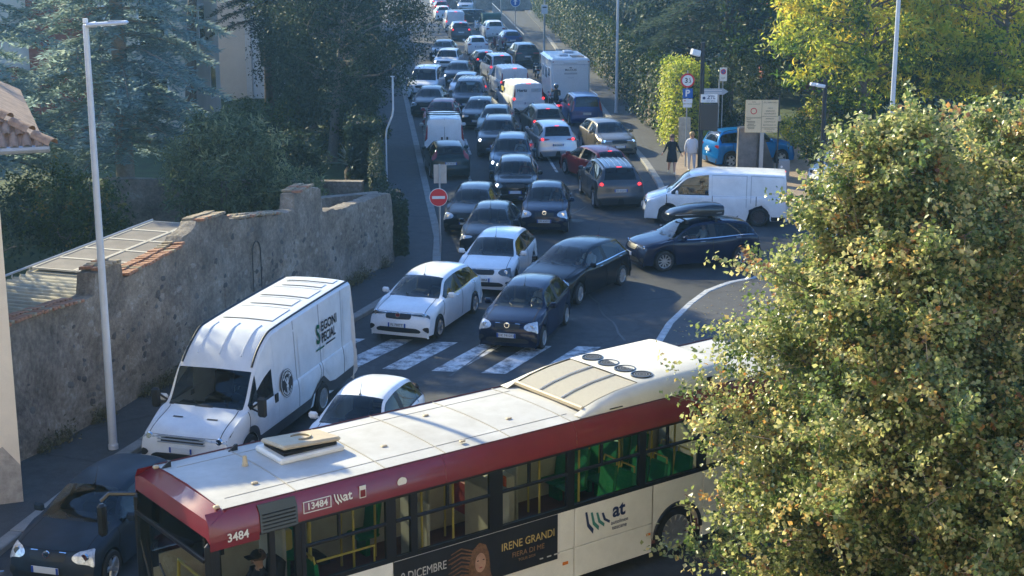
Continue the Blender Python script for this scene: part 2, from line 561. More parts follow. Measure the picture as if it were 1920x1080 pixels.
# gravelly forecourt where the two walkers stand
sheet('forecourt', [(6.75, 61.0), (8.5, 59.2), (14, 58.7), (30, 60), (30, 74), (9.3, 72.4), (8.0, 71.4), (7.0, 66.0)], .118, M_PLAZA)
ISL = [(3.05, 33.2), (3.2, 36.0), (3.67, 38.37), (4.25, 40.6), (5.06, 42.78), (5.7, 44.2), (6.57, 45.36), (8.0, 46.4), (11.0, 47.3), (22, 49.6)]
pavement('island_pavement', ISL[::-1] + [(4.5, 32.4), (22, 36)], .12, M_PAVE, ISL, -1, .20, mat('kerb_painted', (.46, .47, .48), .8, var=.4, vscale=5, bump=.2))
near = tag(MB().prism([(2.0, 9), (34, 9), (34, 26.5), (7.6, 22.4), (2.0, 18.0)], .12, -.004).build('near_pavement', M_PLAZA, smooth=0), kind='structure')
sheet('garden', [(-9.99, 30.3), (-3.95, 48.3), (-5.6, 63.8), (-8.9, 98), (-16, 185), (-90, 185), (-90, 25), (-11, 27)], .02, M_GRASS)
sheet('lawn', [(7.9, 72.6), (9.3, 73), (30, 75), (60, 75), (60, 185), (2, 185), (4.2, 145), (7.1, 83.2)], .02, M_GRASS)

# ---------------------------------------------------------------- stone wall along the pavement
def stone_mat():
    m = bpy.data.materials.new('rubble_render')
    nt, N, L, P = nodes_of(m)
    tc = N.new('ShaderNodeTexCoord')
    def nz(s, d=8, r=.65):
        n = N.new('ShaderNodeTexNoise'); n.inputs['Scale'].default_value = s; n.inputs['Detail'].default_value = d; n.inputs['Roughness'].default_value = r
        L.new(tc.outputs['Object'], n.inputs['Vector']); return n.outputs[0]
    cr = N.new('ShaderNodeValToRGB')
    for e, (p, c) in zip([cr.color_ramp.elements[0], cr.color_ramp.elements[1], cr.color_ramp.elements.new(.5), cr.color_ramp.elements.new(.64)],
                         ((.36, (.085, .070, .056)), (.66, (.46, .40, .31)), (.47, (.20, .17, .138)), (.55, (.30, .258, .205)))):
        e.position = p; e.color = (*c, 1)
    mixn = N.new('ShaderNodeMath'); mixn.operation = 'MULTIPLY_ADD'; mixn.inputs[1].default_value = .5
    h1 = N.new('ShaderNodeMath'); h1.operation = 'MULTIPLY'; h1.inputs[1].default_value = .5
    L.new(nz(1.1), h1.inputs[0]); L.new(nz(9, 9, .8), mixn.inputs[0]); L.new(h1.outputs[0], mixn.inputs[2])
    L.new(mixn.outputs[0], cr.inputs[0]); L.new(cr.outputs[0], P.inputs['Base Color'])
    P.inputs['Roughness'].default_value = .95
    b = N.new('ShaderNodeBump'); b.inputs['Strength'].default_value = 1.0; b.inputs['Distance'].default_value = .09
    L.new(nz(7, 9, .7), b.inputs['Height']); L.new(b.outputs[0], P.inputs['Normal'])
    return m
M_RUB2 = stone_mat()
M_STONES = [mat('stone_%s' % n, c, .9, var=.4, vscale=6, bump=.6, bscale=14) for n, c in (('dark', (.10, .092, .088)), ('grey', (.17, .16, .15)), ('brown', (.20, .165, .13)), ('pale', (.33, .30, .26)))]
M_BRICK = mat('old_brick', (.36, .19, .11), .9, var=.5, vscale=6, bump=.5, bscale=20)
M_BRICK2 = mat('lichen_brick', (.34, .28, .19), .95, var=.5, vscale=6, bump=.5, bscale=20)
wdir = (WALL_B - WALL_A).normalized()
wn = Vector((wdir.y, -wdir.x, 0))                 # towards the street
WL = (WALL_B - WALL_A).length
prof = [(-.16, 2.95), (.0, 2.98), (.11, 2.85), (.135, 2.9), (.14, 3.35), (.175, 3.42), (.19, 3.38), (.195, 3.02), (.30, 3.16), (.325, 3.22), (.335, 3.42), (.36, 3.50), (.372, 3.66), (.435, 3.62), (.47, 3.36), (.52, 3.26), (.60, 3.04), (.645, 3.02), (.65, 3.42), (.70, 3.50), (.735, 3.30), (.745, 2.62), (.80, 2.50), (.90, 2.42), (.985, 2.36), (1.0, 2.32)]
sw = thing('stone_wall', 'old rubble wall with stepped broken top running down the left pavement', 'wall', WALL_A)
def wall_pt(t, z, off=0.0):
    return wdir * (WL * t) + wn * off + Vector((0, 0, z))
mb = MB()
ts = np.unique(np.concatenate([np.linspace(-.16, 1, 120), [p[0] for p in prof]]))
zt = np.interp(ts, [p[0] for p in prof], [p[1] for p in prof]) + rng.normal(0, .018, len(ts))
nz_ = 14
th = .45
grid = []
for t, z1 in zip(ts, zt):
    col = []
    for k in range(nz_ + 1):
        z = z1 * k / nz_
        bul = .03 * math.sin(t * 19 + z * 1.3) + .025 * math.sin(t * 47 + z * 3.1) + rng.normal(0, .008) + .10 * (1 - k / nz_) ** 2
        col.append(wall_pt(t, z, bul))
    col += [wall_pt(t, z1 + .02, -.15), wall_pt(t, z1 - .01, -th), wall_pt(t, 0, -th)]
    grid.append(col)
nc = len(grid[0])
fl = [p for c in grid for p in c]
fs = [(i * nc + j, (i + 1) * nc + j, (i + 1) * nc + j + 1, i * nc + j + 1) for i in range(len(grid) - 1) for j in range(nc - 1)]
fs += [tuple(range(nc))[::-1], tuple(range((len(grid) - 1) * nc, len(grid) * nc))]
mb.add(fl, fs)
mb.build('wall_body', M_RUB2, sw, smooth=60)
# single stones showing through the lost render
def pebble(seed):
    r_ = np.random.default_rng(seed)
    m = MB(); m.ball((0, 0, 0), (1, .55, .8), 7, 4)
    m.v = [tuple(np.array(v) * r_.uniform(.78, 1.15)) for v in m.v]
    return m
stone_meshes = [pebble(k).mesh('stone', M_STONES[k % 4], 0) for k in range(12)]
cl = [(.20, 1.0, .10, .55), (.28, 1.5, .10, .7), (.36, .8, .08, .5), (.55, 1.4, .09, .6), (.63, 1.9, .08, .45), (.72, 1.2, .08, .6), (.85, 1.2, .09, .6), (.10, 1.9, .07, .6), (.42, 2.7, .10, .4), (.22, 2.5, .07, .4), (.93, 1.6, .05, .5)]
wallang = math.atan2(wdir.y, wdir.x)
for k in range(300):
    c = cl[random.randrange(len(cl))] if k < 215 else (random.uniform(-.1, 1), 1.4, .03, .9)
    t, z = random.gauss(c[0], c[2] * .55), random.gauss(c[1], c[3] * .7)
    top = float(np.interp(t, [p[0] for p in prof], [p[1] for p in prof]))
    if not (-.12 < t < .99 and .15 < z < top - .15): continue
    s = random.uniform(.07, .165)
    bul = .03 * math.sin(t * 19 + z * 1.3) + .025 * math.sin(t * 47 + z * 3.1) + .10 * (1 - z / top) ** 2
    o = link('stone', stone_meshes[random.randrange(12)], sw, wall_pt(t, z, bul - s * .2), wallang)
    o.scale = (s, s * .6, s * random.uniform(.7, 1.0))
    o.rotation_euler.y = random.uniform(-.4, .4)
# brick coping, laid brick by brick on the flat-topped lengths
bm_a, bm_b = MB(), MB()
bm_a.box((0, 0, 0), (.125, .30, .065), b=.008); bm_b.box((0, 0, 0), (.125, .30, .065), b=.012)
brm = [bm_a.mesh('brick', M_BRICK, 0), bm_b.mesh('brick', M_BRICK2, 0)]
for t0, t1, mm_ in ((-.15, .108, 0), (.198, .33, 0), (.375, .435, 1), (.655, .70, 1), (.145, .185, 1), (.47, .60, 1)):
    n = int((t1 - t0) * WL / .14)
    for k in range(n):
        t = t0 + (t1 - t0) * (k + .5) / n
        z = float(np.interp(t, [p[0] for p in prof], [p[1] for p in prof]))
        for row in (0, 1):
            o = link('brick', brm[mm_ if random.random() > .22 else 1 - mm_], sw, wall_pt(t, z + .05 + random.uniform(-.012, .012), -.02 - .31 * row + random.uniform(-.02, .02)), wallang + random.gauss(0, .03))
            o.rotation_euler.x = -.12
# a curl of cable hanging on the wall
mb = MB(); mb.tube([wall_pt(.52 + .012 * math.cos(a) , 2.3 + .32 * math.sin(a), .07) for a in np.linspace(math.pi, 0, 9)] + [wall_pt(.532, 1.3, .07)], .015, 5)
mb.tube([wall_pt(.508, 2.3, .07), wall_pt(.508, 1.3, .07)], .015, 5)
mb.build('cable_loop', M_DKPOST, sw)
# low return wall closing the end of the stone wall
mb = MB()
mb.box((-5.2, 49.8, 1.0), (3.2, .4, 2.0), rz=R(28))
tag(mb.build('return_wall', M_RUB2), 'short rubble wall returning into the garden behind the agave', 'wall')

# ---------------------------------------------------------------- beige house on the left
M_OCHRE = mat('ochre_render', (.84, .74, .60), .9, var=.12, vscale=1.2, bump=.15, bscale=30)
M_DAMP = mat('damp_render', (.42, .38, .34), .95, var=.4, vscale=4, bump=.4, bscale=18)
M_TILE = mat('roof_tile', (.36, .24, .165), .9, var=.45, vscale=5, bump=.4)
hs = thing('beige_house', 'beige rendered house corner with tiled eave at the left edge', 'house', (-9.34, 27.54, 0), R(20))
mb = MB(); mb.box((-4.5, 4.0, 3.45), (9.0, 8.0, 6.9)); mb.build('wall', M_OCHRE, hs)
mb = MB(); mb.add([(-9, -.006, 0), (-.002, -.006, 0), (-.002, -.006, .85), (-.3, -.006, 1.25), (-.8, -.006, .95), (-1.5, -.006, 1.3), (-4, -.006, .9), (-9, -.006, 1.2)], [tuple(range(8))])
mb.build('damp_patch', M_DAMP, hs, smooth=0)
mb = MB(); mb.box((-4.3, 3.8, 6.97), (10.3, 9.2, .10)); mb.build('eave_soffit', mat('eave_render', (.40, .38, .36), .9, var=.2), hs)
mb = MB(); mb.tube([(-9.5, -.86, 6.98), (.9, -.86, 6.98)], .07, 8); mb.build('gutter', M_GALV, hs)
rfm = MB()
rfm.add([(-9.5, -.80, 7.03), (.85, -.80, 7.03), (.85, 8.47, 7.03), (-9.5, 8.47, 7.03), (-4.0, 4.0, 9.9), (-9.5, 4.0, 9.9)], [(0, 1, 4, 5), (1, 2, 4), (2, 3, 5, 4)])
rf = rfm.build('roof', M_TILE, hs, smooth=0)
tl = MB()
vs, fs = [], []
for i in range(3):
    for k in range(7):
        a = math.pi * k / 6
        vs.append((-.21 + .21 * i, (.10 - .012 * i) * math.cos(a), .11 * math.sin(a) + .012 * (2 - i)))
for i in range(2):
    for k in range(6):
        fs.append((i * 7 + k, i * 7 + k + 1, (i + 1) * 7 + k + 1, (i + 1) * 7 + k))
tl.add(vs, fs)
tlm = tl.mesh('roof_tile', M_TILE, 60)
slope = math.atan2(2.87, 4.80)
for r_ in range(9):
    for k in range(12):
        x = .74 - k * .215 - r_ * .31
        o = link('roof_tile', tlm, rf, (x + random.uniform(-.012, .012), -.67 + r_ * .36 * math.cos(slope), 7.06 + r_ * .36 * math.sin(slope)))
        o.rotation_euler = (0, -slope + random.uniform(-.04, .04), math.pi / 2 + random.uniform(-.03, .03))
for k in range(14):     # hip tiles
    t = k / 14
    o = link('roof_tile', tlm, rf, (.80 - 4.8 * t, -.75 + 4.75 * t, 7.10 + 2.85 * t)); o.rotation_euler = (0, -.33, R(135)); o.scale = (1.1, 1.2, 1.1)

# ---------------------------------------------------------------- shed with corrugated roof and solar panels behind the wall
sh = thing('shed', 'low shed with corrugated roof and dark panels just behind the rubble wall', 'shed', (-10.6, 33.0, 0), R(-18.7))
# local y runs along the wall, local x away from it (negative = into the garden)
M_CORR = mat('corrugated_sheet', (.40, .36, .26), .7, .0, var=.25, vscale=3)
mb = MB(); mb.box((-.98, 3.1, 1.15), (2.5, 11.0, 2.3)); mb.build('wall', mat('shed_render', (.30, .28, .25), .9, var=.3), sh)
def roofz(y): return 2.42 + .018 * y
n = 140
vs, fs = [], []
for i in range(n + 1):
    y = -2.6 + (5.6) * i / n
    z = roofz(y) + .045 * math.sin(2 * math.pi * y / .26)
    vs += [(.35, y, z), (-2.3, y, z)]
for i in range(n):
    fs.append((2 * i, 2 * i + 1, 2 * i + 3, 2 * i + 2))
mb = MB(); mb.add(vs, fs); mb.build('corrugated_roof', M_CORR, sh, smooth=80)
mb = MB(); mb.slab([(.35, 2.9, roofz(2.9)), (-2.3, 2.9, roofz(2.9)), (-2.3, 8.75, roofz(8.75)), (.35, 8.75, roofz(8.75))], (0, 0, .05)); mb.build('roof_deck', M_CORR, sh)
M_PV = mat('solar_cell', (.17, .145, .12), .6, var=.35, vscale=1.5)
pvm = MB(); pvm.box((0, 0, 0), (1.10, 1.02, .035)); pv = pvm.mesh('solar_panel', M_PV)
frm = MB()
for (cx_, cy_, a, b) in ((0, .53, 1.16, .045), (0, -.53, 1.16, .045), (.57, 0, .045, 1.10), (-.57, 0, .045, 1.10)):
    frm.box((cx_, cy_, .012), (a, b, .045))
fm = frm.mesh('panel_frame', mat('alu_frame', (.50, .46, .38), .6, .1))
for i in range(5):
    for j in range(2):
        y = 3.55 + i * 1.11
        o = link('solar_panel', pv, sh, (-.42 - j * 1.20, y, roofz(y) + .11)); o.rotation_euler.x = .018
        link('panel_frame', fm, o)
mb = MB(); mb.tube([(-2.35, -2.6, roofz(-2.6) + .12), (-2.35, 8.75, roofz(8.75) + .12)], .03, 6)
for k in range(16): mb.cyl((-2.35, -2.5 + k * .7, roofz(-2.5 + k * .7)), (-2.35, -2.5 + k * .7, roofz(-2.5 + k * .7) + .12), .02, n=5)
mb.build('edge_rail', M_GALV, sh)

# ---------------------------------------------------------------- villas behind the trees
M_CREAM = mat('cream_render', (.62, .56, .48), .9, var=.12, vscale=.8)
M_PALE = mat('pale_render', (.66, .68, .70), .9, var=.08, vscale=.8)
M_REDBR = mat('red_brick_far', (.26, .085, .06), .9, var=.3, vscale=6)
M_SHUT = mat('shutter_green', (.02, .05, .04), .6)
def building(name, label, loc, rz, dims, wall_m, wins, roof=True, extra=None):
    w, d, h = dims
    o = thing(name, label, 'building', loc, rz)
    m = MB(); m.box((0, 0, h / 2), (w, d, h)); m.build('wall', wall_m, o)
    m = MB(); m.box((0, 0, h + .15), (w + .8, d + .8, .3)); m.build('roof', M_TILE, o)
    for (face, u, z, ww, hh) in wins:
        if face == 'S': c, dim, dim2 = (u, -d / 2 - .01, z), (ww, .08, hh), (ww + .2, .05, hh + .2)
        else: c, dim, dim2 = (w / 2 + .01, u, z), (.08, ww, hh), (.05, ww + .2, hh + .2)
        m = MB(); m.box(c, dim2); f = m.build('window', M_WHITE, o)
        m = MB(); m.box(c, dim); m.build('pane', M_GLASSD, f)
    return o
villa = building('villa', 'cream villa with red brick panels hidden behind the blue cedar', (-22.5, 80, 0), 0, (13, 9, 10), M_CREAM,
                 [('S', -4.6, 2.2, 1.3, 2.0), ('S', -1.2, 2.2, 1.2, 2.2), ('S', -4.6, 5.6, 1.3, 1.8), ('S', 2.0, 5.6, 1.3, 1.8), ('S', 5, 2.2, 1.2, 1.8), ('S', 5, 5.6, 1.2, 1.8), ('E', 0, 5.5, 1.2, 1.6), ('E', 2.4, 2.2, 1.2, 1.6)])
m = MB(); m.box((0.6, -4.62, 3.7), (3.2, .2, 7.4)); m.build('brick_panel', M_REDBR, villa)
m = MB(); m.box((-3.4, -5.4, 2.85), (4.6, 1.8, .25)); m.build('balcony_slab', M_CREAM, villa)
m = MB(); m.box((-3.4, -6.25, 3.35), (4.6, .12, .9)); m.build('balcony_parapet', M_REDBR, villa)
block = building('apartment_block', 'beige apartment block with pale side wing showing between the conifers', (-19.2, 96.5, 0), R(4), (6.2, 8, 15), M_CREAM,
                 [('S', -1.6, 8.5, 1.2, 1.6), ('E', 1.5, 5.5, 1.0, 1.5), ('E', -1.5, 2.4, .9, 1.5)])
m = MB(); m.box((3.9, -1.2, 7.2), (1.9, 5.6, 14.4)); m.build('side_wing', M_PALE, block)
m = MB(); m.box((4.2, -4.03, 2.6), (.7, .08, 1.3)); m.build('wing_window', M_SHUT, block)
m = MB(); m.tube([(3.35, -4.2, 0), (3.35, -4.2, 14)], .06, 6); m.build('downpipe', M_GALV, block)
brb = building('brick_building', 'dark red brick building behind the yellow autumn tree', (21.5, 101, 0), R(-4), (10, 8, 14), M_REDBR,
               [('S', -3.4, 3.0, 1.2, 1.8), ('S', -.6, 3.0, 1.2, 1.8), ('S', -3.4, 6.2, 1.2, 1.6), ('S', 2.6, 6.2, 1.2, 1.6)])
m = MB(); m.box((0, -4.03, 4.6), (10.05, .12, .35)); m.build('string_course', M_CREAM, brb)
# railings and low walls along the left pavement and the far street
def railing(name, label, a, b, h, m, gap=.14, group=None, base=.0):
    a, b = Vector((*a, 0)), Vector((*b, 0)); d = (b - a); ln = d.length
    o = thing(name, label, 'fence', a, math.atan2(d.y, d.x), group)
    if base:
        k = MB(); k.box((ln / 2, 0, base / 2), (ln, .28, base)); k.build('plinth', M_RUB2, o)
    k = MB(); k.tube([(0, 0, h - .04), (ln, 0, h - .04)], .028, 6); k.tube([(0, 0, base + .12), (ln, 0, base + .12)], .025, 6); k.build('rail', m, o)
    bar = MB(); bar.cyl((0, 0, base + .02), (0, 0, h + .05), .016, n=5); bmsh = bar.mesh('bar', m)
    for q in range(min(280, int(ln / gap))):
        link('bar', bmsh, o, (q * gap + .05, 0, 0))
    return o
railing('garden_fence', 'dark iron garden fence on a stone plinth beside the left pavement', (-5.45, 62.5), (-8.7, 97), 1.7, M_DKPOST, .16, base=.5)
railing('street_railing', 'grey street railing beyond the green waste container', (1.0, 128), (-2.2, 172), 1.1, M_GALV, .5)
mb = MB(); mb.box((-1.0, 178, 1.2), (16, .4, 2.4), rz=R(-12)); tag(mb.build('far_wall', M_RUB2), 'long grey wall closing the far end of the street', 'wall')
# low stone base below the ivy hedge
hb = [Vector((7.9, 71.9, 0)), Vector((7.05, 83.2, 0)), Vector((6.75, 96, 0)), Vector((5.9, 112, 0)), Vector((4.05, 145, 0))]
hbw = thing('hedge_wall', 'low pale stone wall carrying the ivy hedge along the right pavement', 'wall', (0, 0, 0))
for a, b in zip(hb[:-1], hb[1:]):
    d = b - a; m = MB(); m.box(((a + b) / 2) + Vector((.2, 0, .5)), (d.length, .4, 1.0), rz=math.atan2(d.y, d.x)); m.build('wall_length', M_RUB2, hbw)
m = MB(); m.box((8.05, 71.55, .85), (.55, .5, 1.7), b=.03); m.build('end_pier', mat('pier_render', (.55, .49, .38), .9, var=.25, vscale=5, bump=.3), hbw)

# old stained wall across the garden behind the oleander
gw = MB(); gw.box((-10.0, 54.4, .85), (9.4, .35, 1.7), rz=R(-4)); tag(gw.build('garden_wall', M_RUB2), 'dark stained garden wall behind the oleander stems', 'wall')
# ---------------------------------------------------------------- the house the view is taken from: its sunlit front looks onto the junction
fh = thing('facing_house', 'pale apartment house whose sunlit front looks onto the junction', 'building', (0, -6.8, 0))
M_FAC = mat('facade_cream', (.80, .70, .54), .9, var=.08, vscale=.7)
mb = MB(); mb.box((2, 0, 10), (64, 11.0, 20)); mb.build('wall', M_FAC, fh)
mb = MB(); mb.box((2, 0, 20.15), (65, 12, .3)); mb.build('roof', M_TILE, fh)
wmm = MB(); wmm.box((0, 0, 0), (1.3, .10, 1.7)); wme = wmm.mesh('window', M_WHITE); pnm = MB(); pnm.box((0, .04, 0), (1.1, .06, 1.5)); pne = pnm.mesh('pane', M_GLASSD)
for i in range(15):
    for j in range(5):
        if i == 7 and j == 2: continue
        w_ = link('window', wme, fh, (-28 + i * 4.0, 5.5, 2.6 + j * 3.8)); link('pane', pne, w_)
# ================================================================== vehicles
def pchip(t, y, q):
    """monotone cubic through (t, y[:, ...]) sampled at q"""
    t = np.asarray(t, float); y = np.asarray(y, float)
    sh = (-1,) + (1,) * (y.ndim - 1)
    h = np.diff(t).reshape(sh); d = np.diff(y, axis=0) / h
    m = np.zeros_like(y)
    same = d[:-1] * d[1:] > 0
    w1 = 2 * h[1:] + h[:-1]; w2 = h[1:] + 2 * h[:-1]
    with np.errstate(divide='ignore', invalid='ignore'):
        hm = (w1 + w2) / (w1 / d[:-1] + w2 / d[1:])
    m[1:-1] = np.where(same, hm, 0.0)
    m[0], m[-1] = d[0], d[-1]
    q = np.asarray(q, float)
    i = np.clip(np.searchsorted(t, q, 'right') - 1, 0, len(t) - 2)
    hh = np.diff(t)[i].reshape(sh); s = ((q - t[i]) / np.diff(t)[i]).reshape(sh)
    return ((2 * s**3 - 3 * s**2 + 1) * y[i] + (s**3 - 2 * s**2 + s) * hh * m[i]
            + (-2 * s**3 + 3 * s**2) * y[i + 1] + (s**3 - s**2) * hh * m[i + 1])

# stations: (s/L, ztop/H, edge half-width, belt/H or None, bow metres). cowl, wtop, rtop, rbase name the glass stations
HATCH = dict(st=[(.016, .14, .80, None, .16), (.000, .27, .90, None, .20), (.004, .40, .90, None, .22), (.030, .545, .86, None, .24), (.085, .60, .85, None, .20),
                 (.250, .685, .83, .64, .13), (.435, .955, .66, .635, .07), (.60, 1.0, .655, .645, .02), (.86, .945, .63, .675, -.04),
                 (.955, .68, .74, .64, -.10), (.972, .60, .84, None, -.12), (.988, .43, .90, None, -.15), (1.0, .30, .90, None, -.15), (.985, .15, .80, None, -.12)],
             cowl=5, wtop=6, rtop=8, rbase=9, side_end=8.55, bpil=(.555, .60), fw=.20, rw=.815)
SUV = dict(st=[(.018, .16, .80, None, .12), (.000, .28, .90, None, .15), (.004, .42, .92, None, .17), (.022, .565, .88, None, .18), (.075, .61, .87, None, .15),
               (.255, .68, .84, .645, .11), (.410, .955, .69, .645, .06), (.58, 1.0, .68, .65, .02), (.885, .955, .66, .675, -.03),
               (.965, .665, .78, .63, -.08), (.978, .58, .87, None, -.10), (.99, .42, .92, None, -.12), (1.0, .30, .92, None, -.12), (.985, .16, .80, None, -.10)],
           cowl=5, wtop=6, rtop=8, rbase=9, side_end=8.5, bpil=(.545, .585), fw=.195, rw=.81)
MPV = dict(st=[(.018, .14, .80, None, .14), (.000, .25, .90, None, .18), (.004, .38, .91, None, .19), (.025, .50, .87, None, .20), (.07, .545, .86, None, .17),
               (.205, .62, .84, .60, .12), (.375, .95, .74, .59, .07), (.55, 1.0, .74, .595, .02), (.93, .97, .73, .605, -.02),
               (.975, .60, .84, .57, -.06), (.985, .52, .90, None, -.08), (.993, .38, .92, None, -.10), (1.0, .28, .92, None, -.10), (.985, .14, .80, None, -.08)],
           cowl=5, wtop=6, rtop=8, rbase=9, side_end=8.35, bpil=(.52, .56), fw=.19, rw=.80)
VAN = dict(st=[(.016, .13, .82, None, .12), (.000, .24, .90, None, .16), (.004, .35, .91, None, .17), (.022, .46, .88, None, .18), (.06, .50, .87, None, .16),
               (.165, .60, .86, .575, .12), (.325, .94, .80, .56, .07), (.48, 1.0, .80, .56, .02), (.972, .975, .80, .56, -.015),
               (.988, .56, .90, .53, -.03), (.991, .48, .93, None, -.03), (.994, .35, .94, None, -.04), (1.0, .27, .94, None, -.05), (.985, .13, .80, None, -.04)],
           cowl=5, wtop=6, rtop=8, rbase=9, side_end=7.0, bpil=(.47, .5), fw=.185, rw=.80)
SEDAN = dict(st=HATCH['st'][:8] + [(.80, .955, .62, .675, -.02), (.925, .69, .72, .65, -.07), (.965, .635, .83, None, -.11)] + HATCH['st'][11:],
             cowl=5, wtop=6, rtop=8, rbase=9, side_end=8.6, bpil=(.54, .585), fw=.195, rw=.80)
DAILY = dict(st=[(.010, .12, .84, None, .10), (.000, .20, .90, None, .12), (.003, .29, .90, None, .14), (.012, .345, .88, None, .15), (.035, .385, .87, None, .15),
                 (.150, .475, .86, .45, .10), (.228, .725, .84, .44, .06), (.300, .885, .82, .44, .03), (.375, .965, .83, .44, .01), (.985, 1.0, .84, .44, -.01),
                 (.992, .45, .93, .43, -.02), (.994, .38, .94, None, -.02), (.996, .25, .95, None, -.03), (1.0, .20, .95, None, -.04), (.99, .10, .80, None, -.03)],
             cowl=5, wtop=6, rtop=9, rbase=10, side_end=7.4, bpil=(.9, .9), fw=.165, rw=.70, vmax=([5, 5.99, 6.0, 8], [5.1, 5.1, 4.60, 4.5]))

class Hull:
    VS = (2, 2, 2, 1, 4, 1, 3, 3)
    def __init__(self, spec, L, Wd, H, zs=.20, wheel_r=.31, step=.075):
        self.L, self.W, self.H, self.spec = L, Wd, H, spec
        st = spec['st']
        self.ns = len(st)
        hw = Wd / 2
        P = np.zeros((self.ns, 9, 3))
        for i, (sf, zf, we, zb, bow) in enumerate(st):
            s, zt, w_e = sf * L, zf * H, we * hw
            crown = .035 if zb is None else .03 + .02 * (zf > .8)
            ze = zt - crown
            e = abs(sf - .5) - .36
            side = hw * (1 - .10 * max(0, e / .14) ** 2)
            lo = min(zs, zt - .06)
            if i in (0, self.ns - 1): lo = zt - .07
            gh = zb is not None and zf * H > (zb * H + .16)
            if gh:
                b = zb * H
                ring = [(side * .955, lo), (side * .99, lo + (b - lo) * .32), (side, lo + (b - lo) * .70), (side * .965, b - .005), (side * .945, b + .012),
                        (w_e + .028, ze - .055), (w_e - .025, ze), (w_e * .55, zt - .012), (0, zt)]
            else:
                hgt = ze - lo
                ring = [(side * .955, lo), (side * .99, lo + hgt * .33), (side, lo + hgt * .68), (min(side * .97, w_e + .10), ze - min(.06, hgt * .2)), (w_e + .04, ze - min(.03, hgt * .1)),
                        (w_e + .02, ze - min(.014, hgt * .05)), (w_e - .03, ze + .006), (w_e * .55, zt - .010), (0, zt)]
                if zb is not None:      # glass stations: keep the belt corner on the belt line
                    ring[3] = (side * .965, ze - .035)
                    ring[4] = (side * .945, ze - .018)
                    ring[5] = (w_e + .035, ze - .004)
            for j, (y, z) in enumerate(ring):
                P[i, j] = (s + bow * (y / hw) ** 2, y, z)
        c = P[:, 8]
        t = np.concatenate([[0], np.cumsum(np.linalg.norm(np.diff(c, axis=0), axis=1) + 1e-3)])
        self.u_of, q = [], []
        for i in range(self.ns - 1):
            n = max(2, int(math.ceil((t[i + 1] - t[i]) / step)))
            for k in range(n):
                q.append(t[i] + (t[i + 1] - t[i]) * k / n); self.u_of.append(i + k / n)
        q.append(t[-1]); self.u_of.append(self.ns - 1)
        self.u_of = np.array(self.u_of)
        A = pchip(t, P, q)
        vv = []
        for j, n in enumerate(self.VS):
            vv += [j + k / n for k in range(n)]
        vv.append(8.0)
        self.v_of = np.array(vv)
        Q = pchip(np.arange(9.0), A.transpose(1, 0, 2), vv).transpose(1, 0, 2)
        # wheel openings
        self.axles = (spec['fw'] * L, spec['rw'] * L)
        self.wr = wheel_r
        r = wheel_r * 1.14
        j3 = int(np.argmin(abs(self.v_of - 3)))
        for ax in self.axles:
            dx = Q[:, :j3, 0] - ax
            arch = wheel_r * 1.0 + np.sqrt(np.clip(r * r - dx * dx, 0, None)) * (abs(dx) < r)
            arch = np.where(abs(dx) < r, arch, 0)
            zr = Q[:, j3:j3 + 1, 2]
            z0 = Q[:, 0:1, 2]
            za = np.minimum(arch, zr - .05)
            z = Q[:, :j3, 2]
            Q[:, :j3, 2] = np.where(za > z0, za + (z - z0) * (zr - za) / (zr - z0), z)
        self.Q = Q
    def S(self, u, v):
        """point on the skin; v>8 continues on the other side"""
        sg = 1.0
        if v > 8:
            v, sg = 16 - v, -1.0
        a = np.interp(u, self.u_of, np.arange(len(self.u_of))); b = np.interp(v, self.v_of, np.arange(len(self.v_of)))
        i, j = min(int(a), len(self.u_of) - 2), min(int(b), len(self.v_of) - 2)
        fa, fb = a - i, b - j
        Q = self.Q
        p = (Q[i, j] * (1 - fa) + Q[i + 1, j] * fa) * (1 - fb) + (Q[i, j + 1] * (1 - fa) + Q[i + 1, j + 1] * fa) * fb
        return Vector((self.L / 2 - p[0], p[1] * sg, p[2]))
    def N(self, u, v):
        e = .04
        du = self.S(min(u + e, self.ns - 1), v) - self.S(max(u - e, 0), v)
        dv = self.S(u, min(v + e, 16)) - self.S(u, max(v - e, 0))
        n = dv.cross(du) * -1.0
        return n.normalized() if n.length > 1e-9 else Vector((0, 0, 1))
    def patch(self, cs, nu=5, nv=5, off=.006, mirror=False, mb=None, rnd=0.0):
        """skin patch with corners cs [(u,v) x4], raised by off"""
        mb = mb or MB()
        vs = []
        for a in range(nu + 1):
            for b in range(nv + 1):
                p, q = a / nu, b / nv
                if rnd:
                    X, Y = 2 * p - 1, 2 * q - 1
                    X, Y = X * math.sqrt(1 - rnd * Y * Y / 2), Y * math.sqrt(1 - rnd * X * X / 2)
                    p, q = (X + 1) / 2, (Y + 1) / 2
                u = (cs[0][0] * (1 - p) + cs[3][0] * p) * (1 - q) + (cs[1][0] * (1 - p) + cs[2][0] * p) * q
                v = (cs[0][1] * (1 - p) + cs[3][1] * p) * (1 - q) + (cs[1][1] * (1 - p) + cs[2][1] * p) * q
                if mirror: v = 16 - v
                n = self.N(u, v)
                mid = Vector((0, 0, .45 * self.H))
                pt = self.S(u, v)
                if n.dot(pt - mid) < 0: n = -n
                vs.append(pt + n * off)
        fs = []
        for a in range(nu):
            for b in range(nv):
                i = a * (nv + 1) + b
                fs.append((i, i + 1, i + nv + 2, i + nv + 1))
        mb.add(vs, fs)
        return mb
